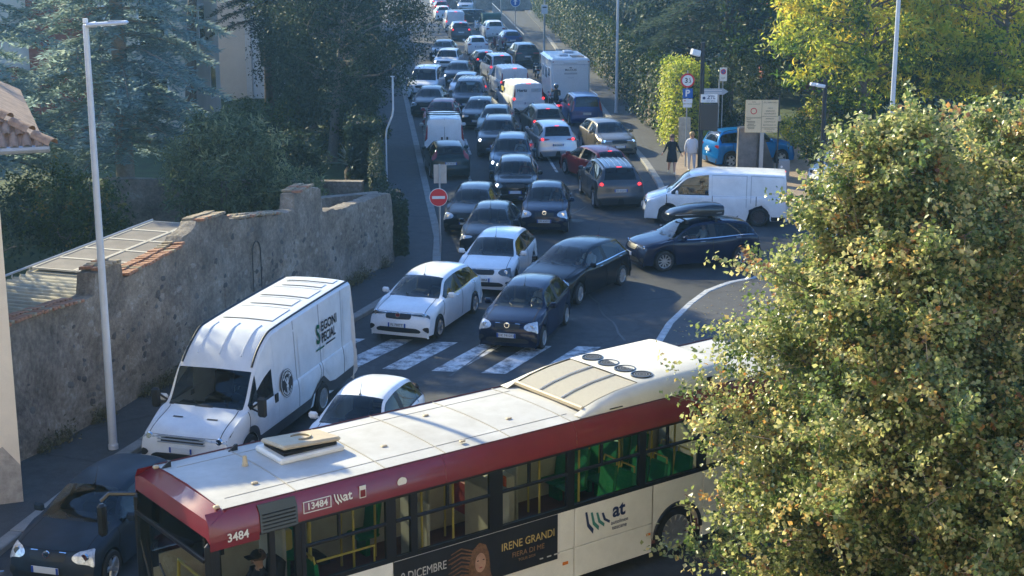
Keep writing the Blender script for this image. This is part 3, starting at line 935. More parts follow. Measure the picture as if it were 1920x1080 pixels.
    def faces(self, sel, both=True):
        """extract skin quads where sel(u,v) holds (cell centres); returns MB with welded verts"""
        Q = self.Q
        nu, nv = len(self.u_of), len(self.v_of)
        mb, ix = MB(), {}
        def vid(i, j, sg):
            if abs(Q[i, j, 1]) < 1e-6: sg = 1
            k = (i, j, sg)
            if k not in ix:
                ix[k] = len(mb.v)
                mb.v.append((self.L / 2 - Q[i, j, 0], Q[i, j, 1] * sg, Q[i, j, 2]))
            return ix[k]
        for i in range(nu - 1):
            uc = (self.u_of[i] + self.u_of[i + 1]) / 2
            xc = (Q[i, 0, 0] + Q[i + 1, 0, 0]) / 2 / self.L
            for j in range(nv - 1):
                vc = (self.v_of[j] + self.v_of[j + 1]) / 2
                if not sel(uc, vc, xc): continue
                for sg in ((1, -1) if both is True else (both,)):
                    f = [vid(i, j, sg), vid(i, j + 1, sg), vid(i + 1, j + 1, sg), vid(i + 1, j, sg)]
                    mb.f.append(tuple(f if sg < 0 else f[::-1])); mb.m.append(0)
        return mb

_wheels = {}
def wheel_mesh(r, w, style, dark=False):
    k = (round(r, 3), round(w, 3), style, dark)
    if k in _wheels: return _wheels[k]
    t = MB().lathe([(r * .62, -w * .5), (r * .90, -w * .5), (r * .985, -w * .38), (r, -w * .2), (r, w * .2), (r * .985, w * .38), (r * .90, w * .5), (r * .66, w * .5), (r * .64, w * .40)], axis='Y', n=26)
    m = MB()
    m.k = 0
    m.lathe([(r * .66, w * .50), (r * .63, w * .47), (r * .60, w * .30), (r * .58, w * .12)], axis='Y', n=26)
    n = {'five': 5, 'ten': 10, 'cap': 8, 'steel': 14}[style]
    wd = {'five': .19, 'ten': .085, 'cap': .20, 'steel': .16}[style] * r
    for i in range(n):
        a = 2 * math.pi * i / n
        c, s_ = math.cos(a), math.sin(a)
        vs = []
        for rr, hw_, y in ((r * .10, wd * .6, w * .44), (r * .62, wd * .5, w * .46)):
            for q in (-1, 1):
                vs.append((c * rr - s_ * hw_ * q, y, s_ * rr + c * hw_ * q))
        for rr, hw_, y in ((r * .10, wd * .9, w * .30), (r * .62, wd * .8, w * .30)):
            for q in (-1, 1):
                vs.append((c * rr - s_ * hw_ * q, y, s_ * rr + c * hw_ * q))
        m.add(vs, [(0, 1, 3, 2), (0, 2, 6, 4), (1, 5, 7, 3), (2, 3, 7, 6)])
    m.lathe([(r * .17, w * .38), (r * .15, w * .47), (0.001, w * .48)], axis='Y', n=12)
    m.k = 1
    m.lathe([(r * .60, w * .10), (0.001, w * .10)], axis='Y', n=20)
    res = (t.mesh('tyre', M_RUB), m.mesh('rim', [M_ALLOYD if dark else M_ALLOY, M_DARK]))
    _wheels[k] = res
    return res
CARS = {}
def add_wheels(root, hull, style, dark, w=.20, rear_dual=False, steer=0.0):
    tm, rm = wheel_mesh(hull.wr, w, style, dark)
    y = hull.W / 2 - w / 2 - .015
    for k, ax in enumerate(hull.axles):
        for sg in (1, -1):
            o = link('wheel', tm, root, (hull.L / 2 - ax, y * sg, hull.wr), (0 if sg > 0 else math.pi) + (steer if k == 0 else 0))
            link('rim', rm, o)
def add_interior(root, hull, driver=False):
    L, Wd, H, sp = hull.L, hull.W, hull.H, hull.spec
    st = sp['st']
    cx = L / 2 - st[sp['cowl']][0] * L
    zb = st[sp['wtop']][3] * H
    m = MB()
    m.box((0, 0, .34), (L * .86, Wd - .50, .32))
    m.box((cx - .40, 0, zb - .12), (.50, Wd - .30, .22), b=.06)
    for y in (Wd * .2, -Wd * .2):
        m.box((cx - 1.42, y, zb - .22), (.50, .46, .22), b=.06)
        m.box((cx - 1.70, y, zb + .04), (.16, .44, .62), ry=-.22, b=.06)
        m.box((cx - 1.79, y, zb + .40), (.10, .24, .16), ry=-.2, b=.04)
    rx = min(cx - 2.55, 0) if st[sp['rtop']][0] * L > 3.0 else cx - 2.3
    m.box((rx, 0, zb - .02), (.16, Wd - .44, .50), ry=-.3, b=.06)
    m.build('interior', M_SEAT, root)
    w = MB()
    pts = [Vector((cx - .78 + .06 * math.sin(a), Wd * .2 + .18 * math.cos(a), zb + .02 + .17 * math.sin(a))) for a in np.linspace(0, 2 * math.pi, 15)]
    w.tube(pts, .014, 5)
    w.build('steering_wheel', M_BLACK, root)

def car(name, label, spec, L, Wd, H, color, pos, head, cat='car', group=None, lod=1, wheels='five', darkrim=False, wr=.31, zs=.20, brake=False, lights=False,
        rails=False, ribs=False, antenna=False, black_low=False, side_glass=True, rear_glass=True, plate=None, grille=True, face='bar', ref='C', privacy=False, chrome=False,
        roof_black=False, handles=True, steer=0.0, lampdark=False, rearplate=True, rearseam=False, wide_lamps=1.0):
    """one road vehicle; pos is the ground point under its centre ('C'), front ('F') or rear ('R') bumper"""
    h = Hull(spec, L, Wd, H, zs, wr, .075 if lod < 2 else .10)
    d = Vector((math.cos(R(head)), math.sin(R(head)), 0))
    p = Vector((pos[0], pos[1], 0))
    if ref == 'F': p = p - d * (L / 2)
    if ref == 'R': p = p + d * (L / 2)
    root = thing(name, label, cat, p, R(head), group)
    sp = spec
    ic, iw, ir, ib = sp['cowl'], sp['wtop'], sp['rtop'], sp['rbase']
    gm = M_GLASS
    se = sp['side_end'] if side_glass is True else side_glass
    bp0, bp1 = sp['bpil']
    cx = sp['st'][ic][0]
    def is_ws(u, v, x): return ic < u < iw and v > 6
    def is_rw(u, v, x): return rear_glass and ir + .06 < u < ib - .10 and v > 6.34
    def in_side(u, v, x): return side_glass and 4 < v < (5 if 'vmax' not in sp else min(5, np.interp(u, *sp['vmax']))) and ic + .16 < u < se
    def is_f(u, v, x): return in_side(u, v, x) and x < bp0
    def is_r(u, v, x): return in_side(u, v, x) and x > bp1
    def is_pil(u, v, x): return in_side(u, v, x) and bp0 <= x <= bp1
    low = (lambda u, v, x: v < .5 and ic - 2 < u < ib + 1) if black_low else (lambda u, v, x: False)
    body = h.faces(lambda u, v, x: not (is_ws(u, v, x) or is_rw(u, v, x) or in_side(u, v, x)))
    body.build('body', color, root, smooth=38)
    h.faces(is_ws).build('windscreen', gm, root)
    if rear_glass: h.faces(is_rw).build('rear_window', M_GLASSD if privacy else gm, root)
    if side_glass:
        for sg in (1, -1):
            f = h.faces(is_f, sg)
            if f.f: f.build('front_side_window', gm, root)
            f = h.faces(is_r, sg)
            if f.f: f.build('rear_side_window', M_GLASSD if privacy else gm, root)
            f = h.faces(is_pil, sg)
            if f.f: f.build('door_pillar', M_BLACK, root)
    # underbody
    u_ = MB()
    u_.box((0, 0, .40), (L * .90, Wd - .46, .42))
    u_.build('underbody', M_DARK, root)
    add_wheels(root, h, wheels, darkrim, .2 if Wd < 1.95 else .24, steer=steer)
    add_interior(root, h)
    # ---- front
    lm = M_LAMPON if lights else (M_LAMPD if lampdark else M_LAMP)
    shapes = {'bar': [(2.15, 4.1), (2.75, 4.4), (2.95, 7.05), (2.45, 7.15)], 'tall': [(2.0, 3.6), (3.7, 4.9), (3.1, 6.8), (2.1, 7.0)], 'slim': [(2.45, 3.9), (2.85, 4.4), (2.95, 7.25), (2.65, 7.3)]}
    hl = shapes[face]
    for mir in (False, True):
        o = h.patch(hl, 8, 10, .014, mir, rnd=.75).build('headlight', M_LAMPD if (lights or lampdark) else M_LAMP, root)
        if lod < 2 or lights:
            cu, cv = (hl[0][0] + hl[2][0]) / 2 + .05, 6.35
            c = h.S(cu, cv if not mir else 16 - cv); n = Vector((1, 0, .15)).normalized()
            b = MB(); b.cyl(c - n * .01, c + n * .022, .075, .06, 14)
            b.build('lamp', M_LAMPON if lights else M_CHROME, o)
    if grille:
        h.patch([(2.25, 7.2), (2.92, 7.15), (2.92, 8.85), (2.25, 8.8)], 6, 16, .011, rnd=.4).build('grille', M_BLACK, root)
        if lod < 1 or chrome:
            b = h.patch([(2.86, 7.18), (2.95, 7.18), (2.95, 8.82), (2.86, 8.82)], 1, 8, .016)
            b.build('grille_trim', M_CHROME, root)
    h.patch([(.55, 6.4), (1.25, 6.7), (1.25, 9.3), (.55, 9.6)], 5, 20, .014, rnd=.5).build('lower_grille', M_BLACK, root)
    if lod < 2:
        for mir in (False, True):
            h.patch([(.7, 4.5), (1.5, 4.8), (1.45, 6.5), (.8, 6.3)], 6, 8, .016, mir, rnd=.8).build('fog_light_recess', M_BLACK, root)
    if black_low:
        h.patch([(0.05, 3.0), (1.1, 3.0), (1.1, 13.0), (0.05, 13.0)], 4, 20, .0045).build('lower_bumper', M_BLACK, root)
        h.patch([(ib + 3.0, 3.0), (ib + 3.95, 3.0), (ib + 3.95, 13.0), (ib + 3.0, 13.0)], 4, 20, .0045).build('lower_rear_bumper', M_BLACK, root)
        if lod < 2:
            for mir in (False, True):
                h.patch([(ic - .2, .02), (ic - .2, .55), (ib - .6, .55), (ib - .6, .02)], 26, 2, .0045, mir).build('sill_cladding', M_BLACK, root)
    def plate_at(u, front):
        c = h.S(u, 8.0); n = Vector((1, 0, .05)) if front else Vector((-1, 0, .05))
        pl = MB(); pl.box(c + n * .022, (.014, .50, .115), b=.003)
        o = pl.build('number_plate', M_PLATE, root)
        if lod < 2:
            for sg in (1, -1):
                q = MB(); q.box(c + n * .0302 + Vector((0, .228 * sg, 0)), (.004, .042, .11)); q.build('plate_band', M_PBLUE, o)
            if plate:
                yd = Vector((0, 1, 0)) if front else Vector((0, -1, 0))
                text('lettering', plate, .095, M_INK, o, frame(c + n * .0335, yd, (0, 0, 1)), sx=.92)
    plate_at(1.55, True)
    if rearplate: plate_at(ib + 1.7, False)
    # ---- rear
    tm = M_TAILON if brake else M_TAIL
    tl = {'bar': [(ib + .15, 3.3), (ib + 1.0, 3.2), (ib + 1.15, 6.7), (ib + .35, 6.6)], 'tall': [(ir + .35, 4.6), (ib + 1.0, 3.2), (ib + 1.0, 6.25), (ir + .45, 6.12)], 'slim': [(ib + .1, 3.6), (ib + .8, 3.3), (ib + .9, 7.1), (ib + .3, 7.1)]}[face if spec not in (MPV, VAN) else 'tall']
    for mir in (False, True):
        o = h.patch(tl, 9, 9, .014, mir, rnd=.6).build('tail_light', M_TAIL, root)
        if brake:
            cu = tl[0][0] * .45 + tl[1][0] * .55; cv = 6.15 if face != 'tall' and spec not in (MPV, VAN) else 5.6
            c = h.S(cu, 16 - cv if mir else cv); n = Vector((-1, .25 * (-1 if mir else 1), .1)).normalized()
            b = MB(); b.cyl(c - n * .01, c + n * .022, .075, .065, 12)
            b.build('brake_light', M_TAILON, o)
    if brake:
        h.patch([(ir + .01, 7.72), (ir + .10, 7.72), (ir + .10, 8.28), (ir + .01, 8.28)], 1, 4, .02).build('high_brake_light', M_TAILON, root)
    # ---- mirrors, handles, seams
    for sg in (1, -1):
        c = h.S(ic + .42, 4.2 if sg > 0 else 11.8)
        b = MB(); b.box(c + Vector((.02, .13 * sg, .05)), (.10, .20, .15), b=.04)
        b.cyl(c, c + Vector((.02, .1 * sg, .02)), .022, n=6)
        b.build('wing_mirror', color if not roof_black else M_BLACK, root)
    if lod < 2:
        xs = [cx * 1.06, (bp0 + bp1) / 2, min(.80, sp['rw'] - .02)] if side_glass else []
        uu = np.linspace(ic - .8, ib, 200)
        h.patch([(ic - .03, 6.1), (ic + .07, 6.1), (ic + .07, 9.9), (ic - .03, 9.9)], 2, 16, .005).build('cowl_panel', M_BLACK, root)
        if side_glass:
            for mir in (False, True):
                h.patch([(ic + .2, 3.92), (ic + .2, 4.1), (se, 4.1), (se, 3.92)], 24, 1, .005, mir).build('window_trim', M_CHROME if chrome else M_BLACK, root)
        for xf in xs:
            u0 = uu[int(np.argmin([abs((L / 2 - h.S(u, 2.5).x) - xf * L) for u in uu]))]
            du = .012 / max(.05, (h.S(u0 - .05, 2).x - h.S(u0 + .05, 2).x)) * .1
            for mir in (False, True):
                h.patch([(u0 - du, .3), (u0 - du, 3.6), (u0 + du, 3.6), (u0 + du, .3)], 1, 10, .0035, mir).build('door_seam', M_DARK, root)
        hs = MB()
        for mir in (False, True):
            h.patch([(3.05, 6.3), (3.05, 9.7), (3.10, 9.7), (3.10, 6.3)], 1, 10, .004, mir, hs) if not mir else None
            h.patch([(3.1, 6.25), (3.1, 6.32), (ic - .05, 6.32), (ic - .05, 6.25)], 10, 1, .004, mir, hs)
        hs.build('bonnet_seam', M_DARK, root)
        if handles and side_glass:
            for xf in (bp0 - .06, min(.78, bp1 + .20)):
                for sg in (1, -1):
                    u0 = uu[int(np.argmin([abs((L / 2 - h.S(u, 2.5).x) - xf * L) for u in uu]))]
                    c = h.S(u0, 2.8 if sg > 0 else 13.2)
                    b = MB(); b.box(c + Vector((0, .015 * sg, -.02)), (.18, .035, .028), b=.01)
                    b.build('door_handle', M_CHROME if chrome else color, root)
        for sg in (1, -1):
            a, b2 = h.S(ic + .06, 8 - .15 * sg - (.9 if sg > 0 else 0) + (0 if sg > 0 else .2)), h.S(ic + .16, 7.0 if sg > 0 else 8.6)
            q = MB(); q.tube([a + Vector((.01, 0, .018)), b2 + Vector((.01, 0, .02))], .011, 5); q.build('wiper', M_BLACK, root)
    if rearseam:
        q = MB(); c0, c1 = h.S(ir + .03, 8), h.S(ib + 2.6, 8)
        q.box((c0 + c1) / 2 + Vector((-.004, 0, 0)), (.012, .014, (c0 - c1).length), ry=math.atan2(c0.x - c1.x, c0.z - c1.z)); q.build('door_gap', M_DARK, root)
        for y in (.09, -.09):
            pass
    if rails:
        for sg in (1, -1):
            v = 6.15 if sg > 0 else 9.85
            b = MB(); b.tube([h.S(u, v) + Vector((0, 0, .02 if k in (0, 8) else .05)) for k, u in enumerate(np.linspace(iw + .1, ir - .06, 9))], .018, 6)
            b.build('roof_rail', M_CHROME if rails == 'chrome' else (M_BLACK if rails is True else color), root)
    if ribs:
        for k in range(6):
            v = 6.45 + k * (9.55 - 6.45) / 5
            b = MB(); b.tube([h.S(u, v) + Vector((0, 0, .004)) for u in np.linspace(iw + .4, ir - .08, 8)], .022, 6)
            b.build('roof_rib', color if ribs is True else ribs, root)
    if antenna:
        c = h.S(ir - .12 if antenna == 'rear' else iw + .08, 8)
        b = MB(); b.cyl(c, c + Vector((-.13, 0, .26)), .008, .003, 5); b.box(c + Vector((.01, 0, .008)), (.07, .035, .025), b=.01)
        b.build('antenna', M_BLACK, root)
    if roof_black:
        h.patch([(iw + .02, 6.1), (ir - .02, 6.1), (ir - .02, 9.9), (iw + .02, 9.9)][0:1] + [(iw + .02, 9.9), (ir - .02, 9.9), (ir - .02, 6.1)], 12, 10, .004).build('roof_panel', M_BLACK, root)
    CARS[label] = (root, h)
    return root, h
# ------------------------------------------------------------------ paints
PW = paint('white', (0.78, 0.80, 0.82))
PWB = paint('worn_white', (0.72, 0.74, 0.76), .4)
PNAVY = paint('navy', (0.008, 0.012, 0.035))
PBLK = paint('black', (0.007, 0.007, 0.009))
PBLK2 = paint('blue_black', (0.010, 0.014, 0.022))
PGREY = paint('grey', (0.075, 0.08, 0.088), .3, .5)
PDGREY = paint('dark_grey', (0.035, 0.037, 0.042), .3, .5)
PSILV = paint('silver', (0.46, 0.47, 0.49), .3, .6)
PBLUEG = paint('steel_blue', (0.05, 0.085, 0.13), .3, .5)
PGREEN = paint('bottle_green', (0.010, 0.022, 0.024), .3, .2)
PSAGE = paint('sage', (0.16, 0.20, 0.19), .3, .5)
PRED = paint('dark_red', (0.16, 0.008, 0.014), .3, .2)
PRED2 = paint('faded_red', (0.26, 0.04, 0.045), .4)
PBRONZE = paint('bronze', (0.15, 0.13, 0.10), .3, .6)
PCHAMP = paint('champagne', (0.20, 0.18, 0.145), .3, .6)
PBLUE = paint('bright_blue', (0.013, 0.14, 0.43), .3, .3)
PDBLUE = paint('deep_blue', (0.012, 0.035, 0.16), .3, .2)
PDUST = mat('paint_dusty_navy', (0.018, 0.028, 0.044), .55, coat=.06, spec=.25, var=.35, vscale=2.0)
QB, QA, PL, PR = 'cars queuing down towards the bus', 'cars queuing away up the street', 'cars parked along the left pavement', 'vehicles standing along the right pavement'

# ---- nearest cars
corsa, hc = car('parked_car', 'dusty dark navy hatchback parked beside the beige house corner', HATCH, 3.84, 1.65, 1.44, PDUST, (-7.72, 23.55), -105, lod=0, ref='F', face='tall', wheels='five', wr=.30, antenna='front', chrome=True)
car('parked_car', 'white five-door hatchback with black grille stopped at the zebra crossing', HATCH, 4.37, 1.79, 1.495, PW, (-3.02, 38.9), -109, lod=0, ref='F', face='slim', lampdark=True, wheels='ten', antenna='front', plate='FL 790TT', chrome=True)
car('parked_car', 'white three-door hatchback with oval headlights behind the white five-door one', HATCH, 4.35, 1.80, 1.46, PW, (-.90, 44.0), -102, lod=0, ref='F', face='tall', lampdark=True, wheels='five', darkrim=True, antenna='front', plate='EV 118RA')
car('moving_car', 'dark navy small hatchback with clear round headlights nosing onto the zebra crossing', HATCH, 3.92, 1.65, 1.48, PNAVY, (-.15, 37.9), -106, lod=0, ref='F', face='tall', wheels='cap', wr=.30, antenna='front', plate='DX 741DD')
car('moving_car', 'black hatchback turning behind the dark navy hatchback at the crossing', HATCH, 4.36, 1.84, 1.50, PBLK, (.75, 42.75), -121, lod=0, ref='F', face='slim', wheels='ten', wr=.32, antenna='rear', chrome=True, steer=R(8))
rb, hrb = car('moving_car', 'dark blue hatchback carrying a black roof box, pulling out of the side road', HATCH, 4.37, 1.79, 1.495, PNAVY, (3.72, 47.75), -163, lod=0, ref='F', face='slim', wheels='ten', wr=.33, chrome=True, lampdark=True, privacy=True)
car('parked_car', 'small white car with its roof just showing between the white van and the bus', HATCH, 3.65, 1.64, 1.55, PW, (-3.55, 28.35), -106, lod=0, ref='F', face='tall', antenna='front', wr=.29)
car('moving_car', 'dark blue rounded small hatchback with pale headlights heading the queue', HATCH, 3.75, 1.69, 1.53, PNAVY, G(1020, 432, .2), -94, lod=1, ref='F', face='tall', wheels='cap', wr=.30, group=QB, plate='DM 418YY')
car('parked_car', 'black hatchback nose-to-tail behind the no entry sign, clean roof with no aerial', HATCH, 4.1, 1.72, 1.46, PBLK2, G(874, 434, .2), -96, lod=1, ref='F', face='tall', wheels='cap', group=PL)
car('parked_car', 'black hatchback with front aerial parked right behind the white three-door hatchback', HATCH, 3.95, 1.70, 1.45, PBLK2, G(906, 476, .2), -97, lod=1, ref='F', face='bar', wheels='cap', antenna='front', group=PL)
car('moving_car', 'black crossover with small round fog lamps lit behind the rounded blue hatchback', SUV, 4.13, 1.76, 1.57, PBLK, G(966, 378, .2), -91, lod=1, ref='F', face='tall', lights=True, group=QB)
car('moving_car', 'steel blue large crossover with roof bars and lit headlights in the queue', SUV, 4.64, 1.82, 1.71, PBLUEG, G(956, 336, .2), -92, lod=1, ref='F', face='bar', lights=True, rails=True, group=QB, wr=.34)
car('moving_car', 'dark grey off-roader with chrome roof rails just ahead of the sage green hatchback', SUV, 4.4, 1.81, 1.65, PDGREY, G(929, 290, .2), -93, lod=1, ref='F', face='bar', lights=True, rails='chrome', group=QB, wr=.34)
car('moving_car', 'sage green hatchback in the queue with pale roof edge', HATCH, 4.0, 1.72, 1.50, PSAGE, G(924, 257, .2), -94, lod=2, ref='F', group=QB)
car('moving_car', 'dark hatchback with small roof aerial in front of the grey people carrier', HATCH, 4.2, 1.79, 1.47, PBLK2, G(893, 238, .2), -94, lod=1, ref='F', face='bar', antenna='front', group=QB)
car('moving_car', 'grey people carrier with ribbed pale roof in the descending queue', MPV, 4.4, 1.83, 1.82, PGREY, G(874, 209, .2), -94, lod=1, ref='F', face='tall', ribs=PSILV, lights=True, group=QB, roof_black=False)
car('moving_car', 'pale silver hatchback queuing behind the grey people carrier', HATCH, 4.1, 1.73, 1.5, PSILV, G(866, 184, .2), -95, lod=2, ref='F', group=QB)
car('moving_car', 'dark hatchback with one warm headlight lit in the descending queue', HATCH, 4.0, 1.72, 1.48, PDGREY, G(853, 158, .2), -95, lod=2, ref='F', face='bar', lights=True, group=QB)
car('moving_car', 'white small crossover with dark bumper mouth and lit lamp in the queue', SUV, 4.0, 1.75, 1.57, PW, G(834, 133, .2), -95, lod=2, ref='F', face='slim', lights=True, black_low=True, group=QB)
car('moving_car', 'grey hatchback last in the queue under the dark overhanging tree', HATCH, 4.2, 1.78, 1.5, PGREY, G(825, 112, .2), -95, lod=2, ref='F', group=QB)
# ---- left parked row
car('parked_car', 'white people carrier parked under the dark overhanging tree', MPV, 4.4, 1.85, 1.85, PW, G(790, 183, .2), -95, lod=2, ref='F', face='tall', rails='chrome', group=PL)
car('parked_car', 'black hatchback with clear headlights parked in front of the white people carrier', HATCH, 4.1, 1.74, 1.48, PBLK2, G(797, 214, .2), -95, lod=1, ref='F', face='tall', group=PL)
car('parked_car', 'faded red hatchback parked nose to the white ladder-rack van', HATCH, 4.0, 1.70, 1.50, PRED2, G(820, 243, .2), -95, lod=1, ref='F', group=PL)
vr, hvr = car('parked_van', 'white panel van with black ladder rack on its roof', VAN, 4.5, 1.86, 1.95, PW, G(834, 293, .2), 94, 'van', lod=1, ref='R', side_glass=7.0, rear_glass=False, rearseam=True, group=PL)
car('parked_car', 'dark green hatchback with glossy roof parked behind the white ladder-rack van', HATCH, 3.95, 1.72, 1.48, PGREEN, G(846, 330, .2), 98, lod=1, ref='R', face='tall', wheels='five', group=PL, plate='EX 341ZT', privacy=True)
# ---- lane climbing away
car('moving_car', 'grey large crossover with ribbed roof rails and ring brake lights at the junction', SUV, 4.89, 1.88, 1.70, PGREY, (4.12, 57.05), 97, lod=0, ref='R', face='bar', brake=True, wheels='ten', ribs=PSILV, rails=True, black_low=True, privacy=True, wr=.36, group=QA, plate='EK 612ZV')
car('moving_car', 'dark red low hatchback with high brake light turning into the street', HATCH, 4.4, 1.82, 1.45, PRED, (4.25, 62.6), 109, lod=1, ref='R', face='slim', brake=True, wheels='ten', antenna='rear', privacy=True, group=QA)
car('moving_car', 'silver crossover with dark rear window waiting behind the bronze off-roader', SUV, 4.55, 1.84, 1.66, PSILV, G(1047, 296, .2), 98, lod=1, ref='R', face='slim', brake=True, black_low=True, privacy=True, wr=.34, group=QA, plate='GL 563RR')
car('moving_car', 'bronze off-roader with its brake lamp lit behind the white hire van', SUV, 4.4, 1.80, 1.66, PBRONZE, G(1030, 259, .2), 98, lod=1, ref='R', brake=True, rails='chrome', privacy=True, group=QA)
hz, hhz = car('hire_van', 'white small panel van lettered on its rear door, brake lights on', VAN, 4.4, 1.86, 1.84, PW, G(992, 211, .2), 105, 'van', lod=1, ref='R', side_glass=7.0, rear_glass=False, rearseam=False, ribs=True, brake=True, black_low=True, group=QA)
car('panel_van', 'pale blue-white ribbed-roof panel van ahead of the hire van', VAN, 4.4, 1.83, 1.84, PWB, G(966, 178, .2), 101, 'van', lod=1, ref='R', side_glass=7.0, rear_glass=False, rearseam=True, ribs=True, brake=True, group=QA)
car('moving_car', 'white boxy off-roader with striped roof and wide dark rear window', MPV, 4.2, 1.80, 1.80, PW, G(943, 149, .2), 101, lod=1, ref='R', ribs=True, brake=True, black_low=True, privacy=True, group=QA)
car('moving_car', 'black hatchback with glowing left brake lamp beside the striped-roof off-roader', HATCH, 4.1, 1.75, 1.47, PBLK, G(914, 131, .2), 99, lod=2, ref='R', brake=True, privacy=True, group=QA)
car('moving_car', 'white hatchback climbing the street with its brake lights off', HATCH, 4.06, 1.70, 1.46, PW, G(897, 100, .2), 96, lod=1, ref='R', face='bar', privacy=True, group=QA)
car('moving_car', 'grey crossover with both brake lights on behind a boxy white van', SUV, 4.4, 1.83, 1.62, PGREY, G(865, 73, .2), 96, lod=2, ref='R', brake=True, privacy=True, group=QA)
car('panel_van', 'boxy white van with wide square tail ahead of the grey crossover', VAN, 4.8, 1.92, 1.95, PWB, G(855, 57, .2), 96, 'van', lod=2, ref='R', side_glass=7.0, rear_glass=False, brake=True, group=QA)
car('moving_car', 'white hatchback with red brake glow far up the street', HATCH, 3.9, 1.7, 1.5, PW, G(832, 36, .2), 97, lod=2, ref='R', brake=True, privacy=True, group=QA)
car('moving_car', 'dark red hatchback second to last up the street', HATCH, 4.0, 1.7, 1.5, PRED, G(829, 25, .2), 97, lod=2, ref='R', brake=True, privacy=True, group=QA)
car('moving_car', 'white car farthest up the climbing queue', HATCH, 4.2, 1.75, 1.5, PWB, G(824, 15, .2), 97, lod=2, ref='R', brake=True, group=QA)
# ---- right side
car('parked_car', 'champagne and black hatchback parked facing the walkers, sun on its flank', HATCH, 4.36, 1.82, 1.48, PCHAMP, G(1163, 288, .2), -77, lod=1, ref='F', face='slim', antenna='rear', chrome=True, wheels='ten', group=PR)
car('parked_car', 'deep blue compact people carrier parked behind the motorhome', MPV, 4.2, 1.76, 1.63, PDBLUE, G(1101, 231, .2), 97, lod=1, ref='R', face='tall', rails='chrome', privacy=True, group=PR, plate='DJ 082ZS')
car('parked_car', 'black large crossover parked in front of the motorhome', SUV, 4.6, 1.86, 1.70, PBLK, G(990, 122, .2), 99, lod=1, ref='R', privacy=True, group=PR, face='slim')
car('parked_car', 'dark blue hatchback parked beyond the black crossover', HATCH, 4.0, 1.72, 1.48, PDBLUE, G(962, 88, .2), 99, lod=2, ref='R', group=PR, privacy=True)
car('parked_car', 'white crossover parked beside the green waste container', SUV, 4.2, 1.78, 1.6, PWB, G(930, 70, .2), 99, lod=2, ref='R', group=PR, privacy=True)
car('parked_car', 'dark estate car standing crosswise by the grey railings', SUV, 4.6, 1.80, 1.5, PBLK2, G(893, 41, .2), 20, lod=2, ref='C', group=PR)
car('moving_car', 'silver car facing down the street beside the railings', HATCH, 4.2, 1.78, 1.5, PSILV, G(872, 20, .2), -93, lod=2, ref='F', group=PR)
car('parked_car', 'bright blue crossover parked behind the concrete pillar', SUV, 4.1, 1.77, 1.66, PBLUE, (8.62, 67.6), 20, lod=0, ref='R', face='bar', wheels='five', darkrim=False, rails=True, wr=.34, privacy=True, black_low=True, chrome=False)
car('moving_car', 'pale silver car half hidden behind the foreground tree', HATCH, 4.2, 1.78, 1.5, PSILV, (10.3, 49.6), -160, lod=1, ref='F', lights=False)
jm, hj = car('panel_van', 'long white panel van with its driver window open, leaving the side road', VAN, 5.30, 1.92, 1.93, PW, (4.80, 55.75), 172, 'van', lod=0, ref='F', face='bar', black_low=True, side_glass=6.85, rear_glass=False, wheels='steel', darkrim=True, wr=.34, brake=True, lampdark=True, steer=R(-6))
dl, hd = car('delivery_van', 'tall long white delivery van with green lettering parked by the stone wall', DAILY, 6.9, 2.0, 2.64, PWB, (-6.58, 28.85), -106.5, 'van', lod=0, ref='F', face='slim', side_glass=7.45, rear_glass=False, wheels='steel', wr=.35, zs=.30, handles=False, grille=False)
car('micro_car', 'tiny white two-seat microcar half hidden by autumn leaves', MPV, 2.5, 1.35, 1.60, PW, (13.4, 62.3), 200, lod=1, ref='C', wr=.24)

# roof box
def roof_box(root, h):
    o = thing('roof_box', 'long black roof box strapped on the dark blue hatchback', 'roof box', root.location + Vector((0, 0, h.H + .06)), root.rotation_euler.z)
    m = MB()
    prof = [(-1.0, .30, .02, .26), (-.98, .40, .0, .36), (-.6, .43, -.01, .41), (.2, .42, -.01, .36), (.75, .36, .0, .25), (.98, .22, .05, .15), (1.02, .10, .08, .11)]
    n = 12
    vs, fs = [], []
    for x, w, z0, z1 in prof:
        for i in range(n):
            a = 2 * math.pi * i / n
            c, s_ = math.cos(a), math.sin(a)
            vs.append((x * .92, w * math.copysign(abs(c) ** .45, c), (z0 + z1) / 2 + (z1 - z0) / 2 * math.copysign(abs(s_) ** .55, s_)))
    for k in range(len(prof) - 1):
        for i in range(n):
            j = (i + 1) % n
            fs.append((k * n + i, (k + 1) * n + i, (k + 1) * n + j, k * n + j))
    fs += [tuple(range(n)), tuple(range((len(prof) - 1) * n, len(prof) * n))[::-1]]
    m.add(vs, fs)
    m.build('shell', mat('roof_box_black', (.012, .013, .015), .28, coat=.4, var=.2), o, smooth=50)
    l = MB()
    l.box((-.02, .40, .13), (1.6, .02, .02)); l.box((-.02, -.40, .13), (1.6, .02, .02))
    l.build('lid_seam', M_GALV, o)
    for x in (-.55, .45):
        b = MB(); b.box((x, 0, -.04), (.05, 1.05, .035), b=.01)
        b.box((x, .55, -.08), (.08, .06, .09)); b.box((x, -.55, -.08), (.08, .06, .09))
        b.build('cross_bar', M_BLACK, o)
roof_box(rb, hrb)

